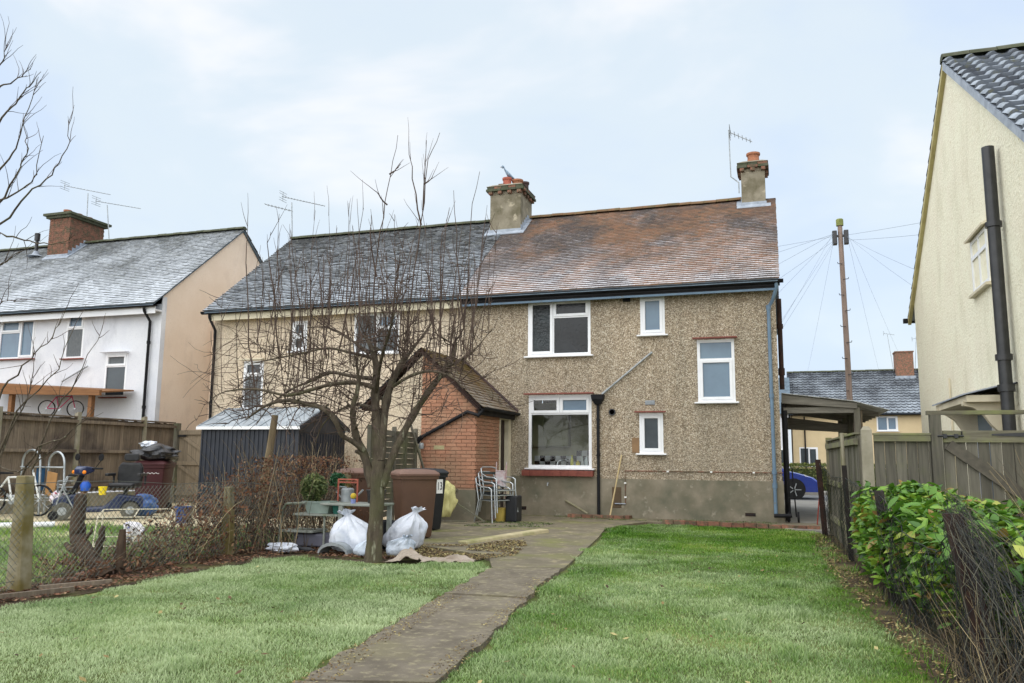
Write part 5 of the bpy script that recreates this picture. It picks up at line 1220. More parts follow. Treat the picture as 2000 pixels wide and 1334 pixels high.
tied_bag('rubbish_sack', 'small pale rubbish sack tucked behind the trunk base', (-5.08,9.52,0), .14, .30, PW2, 5, (.5,0), 'white rubbish sacks')
tied_bag('rubbish_sack', 'white rubbish sack with pointed corner against the brown bin', (-4.98,10.4,0), .26, .62, PW, 8, (.35,0), 'white rubbish sacks')
tied_bag('rubbish_sack', 'round pale rubbish sack just right of the trunk base', (-4.70,9.72,0), .19, .36, PW2, 12, (.5,-.4), 'white rubbish sacks')
BK = mat('black_polythene', (.012,.012,.014), (.03,.03,.034), 5, .3, .8, 20, spec=.6, bdist=.02)
sack('black_sack', 'black plastic sack heaped on the maroon bin', (-13.3,15.0,1.13), .42, BK, (1,1,.42), 21, top=.9)
sack('white_carrier', 'white carrier bag on top of the black sack', (-13.55,15.0,1.42), .16, PW, (1,1,.5), 23)
BL = mat('blue_sack', lin(70,108,168), lin(46,78,140), 9, .35, .8, 18, bdist=.02, c3=lin(150,180,210), s3=9)
sack('blue_sack', 'blue plastic sack on the paving behind the scooter', (-12.75,14.1,0), .26, BL, (1.1,.8,.9), 31)
YS = mat('cream_plastic_sheet', lin(206,200,142), lin(188,180,120), 4, .6, .6, 14, bdist=.02)
sack('cream_sack', 'cream plastic sack hanging behind the black bin', (-6.35,15.1,.1), .24, YS, (.85,.4,1.5), 41)
sack('carrier_bag', 'patterned white carrier bag on the neighbouring grass', (-8.85,9.6,0), .16, mat('printed_bag', lin(230,226,226), lin(220,216,220), 3, .4, .5, 20, c4=lin(90,96,190), s4=9, t4=(.58,.62), c3=lin(200,90,110), s3=6, t3=(.64,.68)), (1.1,.7,1), 44)
sack('carrier_bag', 'crumpled white carrier bag under the white garden table', (-6.3,9.5,0), .11, PW, (1.8,1,.6), 47)
sack('carrier_bag', 'small bundled white bag left of the two scooters wheels', (-13.7,12.8,.28), .13, mat('pink_print_bag', lin(232,224,228), lin(222,210,216), 3, .4, .4, 20, c4=lin(190,60,90), s4=12, t4=(.58,.62)), (1,1,1), 49)

# ================================================================ white garden table with its pots
TW = mat('chalky_table_paint', lin(160,164,156), lin(128,132,124), 5, .6, .15, c3=lin(112,120,96), s3=3)
tb_ = thing('garden_table', 'weathered white metal garden table left of the tree trunk', 'table', (-5.7,10,0))
build('table_top', MB().box(-5.97,-5.1,9.85,10.35,.60,.63), TW, tb_, bevel=.008)
for x, y in ((-5.66,9.88),(-5.15,9.9),(-5.9,10.3),(-5.15,10.3)): build('leg', MB().box(x-.03,x+.03,y-.02,y+.02,0,.6), TW, tb_)
tr = thing('potting_trolley', 'rusty tubular potting trolley with shelves left of the garden table', 'trolley', (-6.3,10,0))
for yy in (9.95,10.35):
    build('side_rail', MB().tube([(-6.66,yy,0),(-6.62,yy,.52),(-6.56,yy,.60),(-6.25,yy,.62)], .018, 8), TW, tr, smooth=50)
    build('leg', MB().tube([(-5.95,yy,0),(-5.95,yy,.48)], .016, 8), TW, tr, smooth=50)
for z, x0, x1 in ((.45,-6.42,-5.72),(.22,-6.62,-6.1)): build('shelf', MB().box(x0,x1,9.9,10.3,z,z+.03), TW, tr, bevel=.005)
PGm = mat('sage_trough_plastic', lin(150,164,156), lin(128,142,134), 5, .5)
TG = mat('teal_pot_plastic', lin(60,124,110), lin(48,104,94), 5, .5)
tg = MB(); rr_ = lambda z,k: [(-6.08+sx*.2*k, 10.05+sy*.1*k, z) for sx,sy in ((-1,-1),(1,-1),(1,1),(-1,1))]
tg.loft([rr_(.481,.8),rr_(.62,1),rr_(.62,1.06),rr_(.645,1.06),rr_(.645,.95),rr_(.6,.9)]); build('planter_trough', tg, PGm, label='pale green plastic planter trough on the trolley shelf', cat='planter', bevel=.008)
build('flower_pot', MB().lathe([(.05,0),(.075,.11),(.085,.11),(.085,.13),(.07,.13),(.065,.1)], (-5.8,10.02,.481), 14), TG, label='teal plastic flower pot beside the planter trough', cat='pot', smooth=40)
build('watering_can', MB().lathe([(.09,0),(.09,.17),(.07,.19),(.04,.19)], (-5.78,10.25,.631), 14).tube([(-5.7,10.25,.66),(-5.58,10.25,.76),(-5.54,10.25,.80)], .014, 6).tube([(-5.87,10.25,.68),(-5.95,10.25,.76),(-5.9,10.25,.84),(-5.8,10.25,.83)], .01, 6), M['galv'], label='small grey watering can on the garden table', cat='watering can', smooth=40)
build('pot_stand', MB().tube([(-5.9,10.2,.63),(-5.9,10.2,.95)], .012, 6).tube([(-5.6,10.2,.63),(-5.6,10.2,.95)], .012, 6).tube([(-5.9,10.2,.94),(-5.6,10.2,.94)], .012, 6).tube([(-5.9,10.2,.90),(-5.6,10.2,.90)], .012, 6), M['redpot'], label='small wooden rack standing on the garden table', cat='rack')
build('lidded_tub', MB().lathe([(.11,0),(.13,.16),(.14,.16),(.14,.18),(.02,.19)], (-5.28,10.15,.631), 16), BK, label='black lidded tub on the garden table beside the trunk', cat='tub', smooth=40)
build('yellow_ball', MB().lathe([(.001,0),(.03,.01),(.042,.04),(.03,.07),(.001,.08)], (-5.52,9.95,.69), 12), mat('yellow_plastic', lin(216,186,60), lin(200,170,50), 4, .4), label='yellow top of a small ornament on the table', cat='ornament', smooth=60)
build('blue_cup', MB().lathe([(.03,0),(.036,.055),(.03,.055)], (-5.52,9.95,.631), 12), mat('lilac_plastic', lin(150,160,210), lin(140,150,200), 4, .4), label='small lilac cup under the yellow ornament', cat='cup', smooth=40)
build('dark_tub', MB().lathe([(.13,0),(.17,.34),(.19,.34),(.19,.37),(.16,.37),(.12,.05)], (-5.35,10.5,.0), 16), M['binblack'], label='dark round tub standing behind the garden table', cat='tub', smooth=40)
for x_, y_, l_ in ((-6.2,9.7,'black bottle lying left under the trolley'),(-6.0,9.62,'second black bottle lying under the trolley')): build('fallen_bottle', MB().lathe([(.03,-.1),(.035,-.09),(.035,.05),(.014,.08),(.014,.12)], (x_,y_,.035), 10, 'x'), M['binblack'], label=l_, cat='bottle', smooth=40)
build('storage_crate', MB().box(-6.45,-5.75,10.0,10.3,.03,.2), mat('grey_crate', lin(112,112,124), lin(98,98,110), 4, .6), label='low grey storage crate under the trolley', cat='crate', bevel=.02)
build('gutter_offcut', MB().prism([(math.cos(a)*.22-5.52, .02+math.sin(a)*.14) for a in np.linspace(math.pi,0,9)]+[(math.cos(a)*.2-5.52, .0+math.sin(a)*.12) for a in np.linspace(0,math.pi,9)], 'y', 9.45, 9.7), M['galv'], label='arched grey plastic offcut lying at the lawn edge', cat='offcut')
cbm = mat('sodden_cardboard', lin(176,164,150), lin(146,132,118), 4, .9, .3, 30)
cb_ = MB(); nx_, ny_ = 34, 16
for i in range(nx_+1):
    for j in range(ny_+1):
        u, w = i/nx_, j/ny_; x = -4.6+u*1.0+.05*mnoise.noise(Vector((u*5,w*5,3))); y = 9.12+w*.36+u*.12+.06*mnoise.noise(Vector((u*7,w*3,7)))
        h = .015+.11*max(0,mnoise.noise(Vector((u*4+1,w*2.2,.5))))+.05*abs(mnoise.noise(Vector((u*9,w*6,2))))+(.10*max(0,1-abs(u-.14)*7)*w)
        cb_.v.append((x,y,h*min(1,5*min(u,1-u)+.25)))
for i in range(nx_):
    for j in range(ny_):
        if (i < 3 and j > 9) or (i > 28 and j < 5) or (12 < i < 15 and j < 3): continue
        a = i*(ny_+1)+j; cb_.f.append((a,a+ny_+1,a+ny_+2,a+1))
cbo = build('cardboard', cb_, cbm, label='torn sodden cardboard lying beside the trunk', cat='cardboard')
so_ = cbo.modifiers.new('thick','SOLIDIFY'); so_.thickness = .006

# ================================================================ stacked aluminium chairs
def chair(label, loc, rz, tilt=0, seatm=None):
    c = thing('garden_chair', label, 'chair', loc, rz, group='stacked aluminium chairs', local=True)
    for s in (-1,1):
        build('leg', MB().tube([(s*.27,-.25,0),(s*.25,-.20,.42),(s*.25,-.19,.64),(s*.25,-.12,.67)], .0135, 8), M['alu'], c, smooth=50)
        build('leg', MB().tube([(s*.25,.30,0),(s*.23,.2,.42),(s*.22,.28,.72),(s*.2,.33,.84)], .0135, 8), M['alu'], c, smooth=50)
        build('armrest', MB().tube([(s*.25,-.12,.67),(s*.26,.08,.68),(s*.24,.26,.74)], .0135, 8), M['alu'], c, smooth=50)
    build('seat_frame', MB().tube([(-.24,-.2,.42),(.24,-.2,.42),(.23,.2,.42),(-.23,.2,.42)], .013, 8, closed=True), M['alu'], c, smooth=50)
    build('seat', MB().hexa([(-.22,-.19,.425),(.22,-.19,.425),(.21,.19,.425),(-.21,.19,.425)],[(-.22,-.19,.437),(.22,-.19,.437),(.21,.19,.437),(-.21,.19,.437)]), seatm or M['galv'], c)
    build('back_rail', MB().tube([(-.2,.33,.84),(-.12,.37,.87),(.12,.37,.87),(.2,.33,.84)], .0135, 8), M['alu'], c, smooth=50)
    for z in (.55,.65,.75): build('slat', MB().bar((-.21,.24+(z-.55)*.4,z),(.21,.24+(z-.55)*.4,z),.01,.05,(0,0,1)), seatm or M['alu'], c)
    return c
DG = mat('dark_webbing', lin(70,76,74), lin(56,60,60), 5, .8)
c0 = chair('lowest aluminium armchair of the stack by the outhouse door', (-5.42,15.4,.012), R(62), seatm=DG)
def dup(root, loc, rz, label):
    r = root.copy(); COL.objects.link(r); r.location = loc; r.rotation_euler = (0,0,rz); r['label'] = label
    def rec(src, dst):
        for chd in src.children:
            if chd.name == dst.name: continue
            c2 = chd.copy(); COL.objects.link(c2); c2.parent = dst; rec(chd, c2)
    rec(root, r); return r
dup(c0, (-5.37,15.42,.11), R(63), 'second aluminium armchair nested in the stack by the outhouse')
dup(c0, (-5.33,15.45,.205), R(61), 'topmost aluminium armchair of the stack by the outhouse')
# folding chair frame leaning behind, tub below
build('folded_lounger', MB().tube([(-5.55,15.75,.02),(-5.48,15.7,1.18)], .012, 6).tube([(-5.32,15.75,.02),(-5.27,15.7,1.18)], .012, 6).tube([(-5.5,15.7,1.0),(-5.29,15.7,1.0)], .01, 6).bar((-5.5,15.71,.85),(-5.3,15.71,.85),.02,.3), mat('faded_red_canvas', lin(172,120,120), lin(196,196,196), 8, .7), label='folded red and white chair leaning behind the stack', cat='chair')
build('yellow_tub', MB().lathe([(.1,0),(.13,.25),(.14,.25),(.14,.27),(.12,.27)], (-5.35,15.6,.012), 14), mat('mustard_tub', lin(190,166,84), lin(170,148,74), 5, .5), label='mustard tub standing under the stacked chairs', cat='tub', smooth=40)
build('black_crate', MB().box(-5.22,-4.98,15.5,15.85,.012,.52), M['binblack'], label='tall black tub right of the stacked chairs', cat='tub', bevel=.03)
build('wood_offcut', MB().bar((-6.2,15.15,.42),(-5.5,15.1,.03),.04,.025).bar((-6.4,14.9,.04),(-5.75,14.75,.05),.06,.02), M['wood'], label='timber offcuts leaning on the outhouse plinth', cat='timber')
# by the back wall
BB = mat('bamboo_stake', lin(206,186,142), lin(186,164,120), 6, .6)
build('plastic_stake', MB().tube([(-3.50,17.35,.05),(-3.28,17.58,1.35)], .016, 8), BB, label='pale wooden stake leaning on the back wall', cat='stake', smooth=50)
build('waste_outlet', MB().tube([(-4.53,17.6,.35),(-4.0,17.42,.09)], .024, 10), M['concpost'], label='grey waste outlet sloping to the brick drain', cat='pipe', smooth=50)
bd = thing('brick_gully', 'small brick gully surround under the black downpipe', 'gully', (-3.8,17.4,0))
gbk = unit_box('brick', M['oldbrick'])
for i in range(5): piece('brick', gbk, bd, (-4.2+.225*i, 17.3, .045), (0,0,rng.uniform(-.05,.05)), (.213,.1,.07))
for s, x in ((0,-4.35),(1,-3.12)): piece('brick', gbk, bd, (x,17.42,.045), (0,0,R(80)), (.213,.1,.07))
# kitchen window ledge
build('kitchen_tap', MB().tube([(-4.82,17.95,.9),(-4.82,17.95,1.12),(-4.80,17.97,1.2),(-4.7,18.05,1.24),(-4.6,18.1,1.23),(-4.56,18.12,1.19)], .02, 8), M['chrome'], label='chrome mixer tap seen through the kitchen window', cat='tap', smooth=60)
for x, h, r_, c, lb in ((-4.45,.22,.035,lin(206,200,90),'yellow washing-up bottle in the kitchen window'),(-4.32,.10,.05,lin(210,190,80),'low yellow sponge tub in the kitchen window'),(-4.22,.27,.022,lin(190,194,190),'tall clear bottle in the kitchen window'),(-4.12,.2,.03,lin(220,224,224),'slim white bottle in the kitchen window'),(-4.02,.16,.05,lin(226,228,224),'squat white pump bottle in the kitchen window'),(-4.17,.18,.03,lin(170,180,180),'grey bottle behind the slim white one')):
    build('bottle', MB().lathe([(r_,0),(r_*1.05,.02),(r_*1.05,h*.6),(r_*.45,h*.75),(r_*.4,h*.92),(r_*.5,h*.93),(r_*.5,h)], (x,17.86+rng.uniform(0,.1),1.115), 12), m_plain('bottle_plastic', c, .3), label=lb, cat='bottle', smooth=40)
build('window_ledge', MB().box(-5.38,-3.97,17.76,18.05,1.07,1.11), M['upvc'], hs)

# ================================================================ mobility scooter and its neighbours
def spin(mb, deg, cx, cy=0):
    c, s = math.cos(R(deg)), math.sin(R(deg)); mb.v = [(cx+(x-cx)*c-(y-cy)*s, cy+(x-cx)*s+(y-cy)*c, z) for x,y,z in mb.v]; return mb
sc = thing('mobility_scooter', 'dark blue mobility scooter with black seat and orange indicators', 'scooter', (-12.85,13.05,0), R(223), local=True)
SB = m_plain('scooter_blue', lin(30,42,78), .3, .6)
TY = mat('grey_tyre', lin(104,102,92), lin(84,82,74), 8, .8); VN = mat('black_vinyl', (.016,.016,.018), (.03,.03,.032), 8, .45, .2, 60)
for x, lst in ((-.52,(-.28,.28)),(.66,(-.24,.24))):
    for y in lst:
        w = build('wheel', MB().lathe([(.07,-.05),(.13,-.06),(.165,-.05),(.17,0),(.165,.05),(.13,.06),(.07,.05)], (x,y,.17), 20, 'y'), TY, sc, smooth=50)
        build('hub', MB().lathe([(.02,-.065),(.08,-.06),(.08,.06),(.02,.065)], (x,y,.17), 12, 'y'), M['galv'], w, smooth=40)
build('chassis', MB().loft([[(-.75,sy*.2,z) for sy,z in ((-1,.2),(1,.2),(1,.42),(-1,.42))],[(-.3,sy*.3,z) for sy,z in ((-1,.16),(1,.16),(1,.48),(-1,.48))],[(-.05,sy*.28,z) for sy,z in ((-1,.14),(1,.14),(1,.24),(-1,.24))],[(.42,sy*.28,z) for sy,z in ((-1,.14),(1,.14),(1,.22),(-1,.22))]]), SB, sc, bevel=.03)
for y in (-1,1):
    build('mudguard', MB().prism([(-.52+math.cos(a)*.23,.17+math.sin(a)*.23) for a in np.linspace(math.pi*.95,.1,10)]+[(-.52+math.cos(a)*.2,.17+math.sin(a)*.2) for a in np.linspace(.1,math.pi*.95,10)], 'y', y*.28-.08, y*.28+.08), SB, sc)
build('front_cowl', MB().loft([[(.36,sy*.2,z) for sy,z in ((-1,.2),(1,.2),(1,.5),(-1,.5))],[(.6,sy*.24,z) for sy,z in ((-1,.2),(1,.2),(1,.48),(-1,.48))],[(.84,sy*.14,z) for sy,z in ((-1,.24),(1,.24),(1,.40),(-1,.40))]]), SB, sc, bevel=.04)
build('headlight', MB().box(.83,.86,-.07,.07,.31,.39), M['white'], sc, bevel=.01)
build('front_bumper', MB().tube([(.7,-.26,.28),(.9,-.16,.26),(.93,0,.26),(.9,.16,.26),(.7,.26,.28)], .015, 6), M['iron'], sc, smooth=50)
build('tiller', MB().loft([[(.5+dx,sy*.05,z) for dx,sy,z in ((0,-1,.45),(.08,-1,.47),(.08,1,.47),(0,1,.45))],[(.32+dx,sy*.06,z) for dx,sy,z in ((0,-1,.86),(.09,-1,.89),(.09,1,.89),(0,1,.86))]]), M['black'], sc, bevel=.02)
build('dash', spin(MB().loft([[(.22,sy*.16,z) for sy,z in ((-1,.92),(1,.92),(1,1.0),(-1,1.0))],[(.42,sy*.15,z) for sy,z in ((-1,.84),(1,.84),(1,1.03),(-1,1.03))],[(.5,sy*.1,z) for sy,z in ((-1,.87),(1,.87),(1,.97),(-1,.97))]]), 38, .36), SB, sc, bevel=.03)
OG = m_plain('orange_indicator', lin(244,140,30), .3)
for y in (-.16,.16): build('indicator', spin(MB().lathe([(.035,0),(.035,.03),(.02,.045)], (.44,y,.91), 12, 'x'), 38, .36), OG, sc, smooth=40)
build('handlebar', spin(MB().tube([(.18,-.33,.98),(.28,-.16,.98),(.28,.16,.98),(.18,.33,.98)], .018, 8), 38, .36), M['black'], sc, smooth=50)
for y in (-.36,.36): build('mirror', spin(MB().tube([(.26,y*.6,1.0),(.24,y,1.16)], .008, 6).lathe([(.01,0),(.07,.01),(.07,.03)], (.24,y,1.2), 12, 'x'), 38, .36), M['black'], sc)
st_ = build('seat', spin(MB().loft([[(x,sy*.25,z) for sy,z in ((-1,.60),(1,.60),(1,.70),(-1,.70))] for x in (-.62,-.18)]+[[(-.12,sy*.22,z) for sy,z in ((-1,.63),(1,.63),(1,.68),(-1,.68))]]), 70, -.42), VN, sc, bevel=.03)
build('backrest', spin(MB().loft([[(x,sy*w,.66+z) for x,sy in ((-.56,-1),(-.56,1),(-.68,1),(-.68,-1))] for z,w in ((0,.22),(.12,.25),(.34,.24),(.44,.19))]), 70, -.42), VN, st_, bevel=.04)
build('headrest', spin(MB().loft([[(x,sy*w,1.13+z) for x,sy in ((-.60,-1),(-.60,1),(-.70,1),(-.70,-1))] for z,w in ((0,.12),(.04,.15),(.12,.15),(.15,.12))]), 70, -.42), VN, st_, bevel=.03)
for y in (-.31,.31): build('armrest', spin(MB().box(-.6,-.2,y-.035,y+.035,.83,.89).box(-.6,-.56,y-.02,y+.02,.66,.83), 70, -.42), VN, st_, bevel=.015)
build('seat_post', MB().tube([(-.42,0,.4),(-.42,0,.62)], .04, 8), M['iron'], sc)
bk = MB(); 
for z in (.52,.62,.74):
    bk.tube([(.52,-.2,z),(.78,-.2,z),(.78,.2,z),(.52,.2,z)], .006, 4, closed=True)
for t in range(6): bk.tube([(.78,-.2+.08*t,.52),(.78,-.2+.08*t,.74)], .005, 4)
build('basket', bk, M['galv'], sc)
build('blue_bag', MB().loft([[(-12.98+math.cos(a)*r1,12.75+math.sin(a)*r1,z) for a in np.linspace(0,6.28,9)[:-1]] for z,r1 in ((.55,.08),(.66,.1),(.74,.05))]), m_plain('bright_blue_plastic', lin(40,92,190), .4), label='bright blue bag in the scooter basket', cat='bag', smooth=50)
build('yellow_cup', MB().lathe([(.06,0),(.085,.16),(.07,.16)], (-12.55,12.75,.48), 12), m_plain('bright_yellow_plastic', lin(240,214,40), .4), label='bright yellow tub on the scooter deck', cat='tub', smooth=40)
# rollator in front
ro = thing('wheeled_walker', 'grey wheeled walking frame in front of the scooter', 'walker', (-13.35,12.55,0), R(223), local=True)
for s in (-1,1):
    build('side_tube', MB().tube([(.1,s*.25,.1),(-.02,s*.24,.62),(-.08,s*.24,.82),(-.2,s*.24,.84)], .014, 8).tube([(-.3,s*.26,.1),(-.02,s*.24,.62)], .014, 8), M['galv'], ro, smooth=50)
    for x in (.1,-.3): build('wheel', MB().lathe([(.02,-.02),(.09,-.018),(.09,.018),(.02,.02)], (x,s*.26,.09), 14, 'y'), M['black'], ro, smooth=40)
    build('grip', MB().tube([(-.1,s*.24,.845),(-.24,s*.24,.845)], .02, 8), M['black'], ro)
build('walker_seat', MB().box(-.22,-.0,-.22,.22,.52,.55), M['black'], ro, bevel=.01)
# tall hooped aluminium frame
hf = thing('hooped_frame', 'silver hooped tubular frame by the boarded fence, left of the scooter', 'frame', (-14.8,13.3,0))
def hoop(x0, x1, y, zt):
    pts = [(x0,y,0),(x0+.03,y,zt-.25)]+[((x0+x1)/2+math.cos(a)*(x1-x0)/2*.9,y,zt-.25+math.sin(a)*.25) for a in np.linspace(math.pi*.95,.05*math.pi,9)]+[(x1-.02,y,zt-.25),(x1+.06,y,0)]
    return MB().tube(pts, .024, 8)
build('hoop', hoop(-15.25,-14.72,13.25,1.34), M['alu'], hf, smooth=60); build('hoop', hoop(-14.75,-14.28,13.45,1.30), M['alu'], hf, smooth=60)
for z in (.35,.62,.98): build('rung', MB().tube([(-15.2,13.25,z),(-14.3,13.45,z)], .018, 8), M['alu'], hf)
bicycle('leaning_bicycle', 'white bicycle leaning by the hooped frame at the far left', (-14.75,12.75,0), R(12), 1.0, M['white'])
build('cloth_blue', MB().box(-14.95,-14.75,13.36,13.4,.5,1.0), mat('blue_cloth', lin(54,92,128), lin(44,78,110), 5, .9), label='blue cloth hanging on the hooped frame', cat='cloth')
build('cloth_tan', MB().hexa([(-14.62,13.32,.42),(-14.42,13.36,.38),(-14.42,13.38,.38),(-14.62,13.34,.42)],[(-14.6,13.32,.9),(-14.38,13.36,.86),(-14.38,13.38,.86),(-14.6,13.34,.9)]), mat('tan_card', lin(190,146,98), lin(172,130,84), 5, .9), label='tan board propped inside the hooped frame', cat='board')
build('bucket', MB().lathe([(.11,0),(.15,.28),(.165,.28),(.165,.30),(.14,.30),(.12,.05)], (-10.75,12.9,0), 16), m_plain('blue_bucket_plastic', lin(34,66,130), .45), label='blue bucket on the neighbouring patio behind the brambles', cat='bucket', smooth=40)
# white wire rack on the neighbouring grass
wr = thing('wire_rack', 'white wire rack lying tipped on the neighbouring grass', 'rack', (-8.3,9.0,0), R(35), local=True)
fr_ = MB()
for z in (.06,.42):
    for x in (-.45,0,.45): fr_.tube([(x,-.15+z*.5,z),(x,.35+z*.3,z+.08)], .008, 5)
    fr_.tube([(-.45,-.15+z*.5,z),(.45,-.15+z*.5,z)], .008, 5); fr_.tube([(-.45,.35+z*.3,z+.08),(.45,.35+z*.3,z+.08)], .008, 5)
for x in (-.45,.45):
    fr_.tube([(x,-.12,.06),(x,.06,.42)], .008, 5); fr_.tube([(x,.37,.14),(x,.48,.5)], .008, 5)
build('frame', fr_, M['creampaint'], wr)
# ================================================================ right boundary
rfn = thing('timber_fence', 'grey timber fence and concrete post behind the laurel hedge', 'fence', (1.3,11.5,0))
rbd = unit_box('board', M['wood'])
GY_ = 11.0
build('post', MB().hexa([(.94,10.93,0),(1.08,10.93,0),(1.08,11.07,0),(.94,11.07,0)],[(.95,10.94,1.64),(1.07,10.94,1.64),(1.07,11.06,1.64),(.95,11.06,1.64)]).hexa([(.95,10.94,1.64),(1.07,10.94,1.64),(1.07,11.06,1.64),(.95,11.06,1.64)],[(.98,10.97,1.685),(1.04,10.97,1.685),(1.04,11.03,1.685),(.98,11.03,1.685)]), M['concpost'], rfn)
x = 1.09
while x < 1.70:
    w = min(.122, 1.72-x); piece('board', rbd, rfn, (x+w/2,GY_+.02+rng.uniform(-.004,.004),.78), (0,0,rng.uniform(-.05,.05)), (w-.004,.018,1.56)); x += w
for z in (.3,.82,1.5): build('rail', MB().box(1.09,1.72,GY_-.045,GY_+.006,z,z+.075), M['woodx'], rfn)
build('capping', MB().box(1.085,1.725,GY_-.055,GY_+.045,1.578,1.60), M['woodx'], rfn)
# run going back along the boundary
A0, A1 = Vector((.93,11.1)), Vector((.80,15.4)); dv = (A1-A0); Ln = dv.length; dv.normalize(); ang = math.atan2(dv.y, dv.x)
s = .02; k = 0
while s < Ln:
    w = .125; p = A0+dv*(s+w/2); piece('board', rbd, rfn, (p.x+rng.uniform(-.004,.004),p.y,.80+rng.uniform(-.02,.02)), (0,0,ang+rng.uniform(-.05,.05)), (w-.004,.018,1.58)); s += w
for z in (.32,.9,1.5): build('rail', MB().bar((A0.x-.035,A0.y,z),(A1.x-.035,A1.y,z),.05,.075), M['woodx'], rfn)
build('capping', MB().bar((A0.x,A0.y,1.605),(A1.x,A1.y,1.605),.09,.025), M['woodx'], rfn)
for t in (.42,1.0):
    p = A0+dv*(Ln*t); build('post', MB().box(p.x-.05,p.x+.05,p.y-.05,p.y+.05,0,1.66), M['concpost'], rfn)
gt = thing('garden_gate', 'grey ledged and braced timber gate beside the yellow house', 'gate', (2.3,11,0))
x = 1.86
while x < 2.86:
    w = min(.125, 2.88-x); piece('board', rbd, gt, (x+w/2,GY_+.03,.82), (0,0,rng.uniform(-.03,.03)), (w-.009,.018,1.56)); x += w
for z, h in ((.22,.13),(.72,.11),(1.49,.14)): build('ledge', MB().box(1.86,2.9,GY_-.01,GY_+.02,z,z+h), M['woodx'], gt)
build('brace', MB().bar((1.92,GY_-.002,1.46),(2.84,GY_-.002,.74),.036,.13,(0,0,1)), mat('dark_brace_timber', lin(98,93,82), lin(78,74,66), 4, .9, .4, stretch=(3,3,3)), gt)
build('bolt', MB().tube([(1.80,GY_-.03,1.565),(2.08,GY_-.03,1.565)], .012, 8).box(1.86,1.90,GY_-.045,GY_-.011,1.54,1.59).box(1.98,2.02,GY_-.045,GY_-.011,1.54,1.59).tube([(2.06,GY_-.03,1.565),(2.06,GY_-.04,1.62)], .009, 6), M['iron'], gt, smooth=50)
build('hinge', MB().hexa([(2.38,GY_-.018,1.572),(2.84,GY_-.018,1.55),(2.84,GY_-.011,1.55),(2.38,GY_-.011,1.572)],[(2.38,GY_-.018,1.59),(2.84,GY_-.018,1.61),(2.84,GY_-.011,1.61),(2.38,GY_-.011,1.59)]), M['iron'], gt)
gp = build('post', MB().box(1.73,1.85,GY_-.03,GY_+.09,0,1.82), M['wood'], gt); build('post', MB().box(2.91,2.95,GY_-.03,GY_+.09,0,1.85), M['wood'], gt)
build('lintel', MB().box(1.70,2.95,GY_-.02,GY_+.08,1.822,1.87), M['woodx'], gt)

# collapsed dark wire fence along the right border
wfn = thing('collapsed_wire_fence', 'collapsed dark wire-netting fence with leaning posts along the right border', 'fence', (.9,9,0))
for p, q, r_, mm in (((.665,15.2,0),(.60,15.2,1.28),.045,'rust'),((.80,11.45,0),(.77,11.5,1.2),.03,'tarred'),((.92,8.3,0),(.86,8.45,.98),.04,'tarred'),((1.08,5.3,0),(.98,5.65,.94),.05,'rust'),((1.16,4.2,0),(1.12,4.3,.8),.04,'rust')):
    build('post', MB().hexa(*[[(c[0]+dx*r_,c[1]+dy*r_,c[2]) for dx,dy in ((-1,-1),(1,-1),(1,1),(-1,1))] for c in (p,q)]), M[mm], wfn)
build('post_top', MB().tube([(.77,11.5,1.2),(.762,11.5,1.62)], .022, 8), M['concpost'], wfn)
NPT = [(.61,15.2,1.2),(.72,13.2,1.0),(.78,11.5,1.02),(.82,10,.95),(.86,8.45,.93),(.95,7.2,.62),(1.0,6.3,.62),(.98,5.65,.9),(1.12,4.9,.55),(1.14,4.3,.72),(1.2,3.2,.6)]
def npt(t):
    t = min(max(t,0),.9999)*(len(NPT)-1); i = int(t); f = t-i; a, b_ = Vector(NPT[i]), Vector(NPT[i+1]); return a.lerp(b_, f)
nt = MB(); nu = 240; nv = 14
def npos(i, j):
    p = npt(i/nu); zf = j/nv
    bulge = .06*math.sin(i*.21)+.05*math.sin(i*.07+2)
    return Vector((p.x+bulge*math.sin(zf*3.1)+.02*math.sin(i*.9+j*.5), p.y, .02+zf*p.z))
for d in (1,-1):
    for i in range(-nv*3, nu+nv*3, 2):
        pts = []
        for j in range(nv+1):
            ii = i+d*j*1.6
            if 0 <= ii <= nu: pts.append(npos(ii,j)+Vector((rng.uniform(-.008,.008),0,0)))
        if len(pts) > 2: nt.tube(pts, .0018, 3, cap=False)
nt.tube([npos(i,nv) for i in range(0,nu+1,4)], .005, 4, cap=False)
build('netting', nt, M['pvcwire'], wfn, kind='stuff')

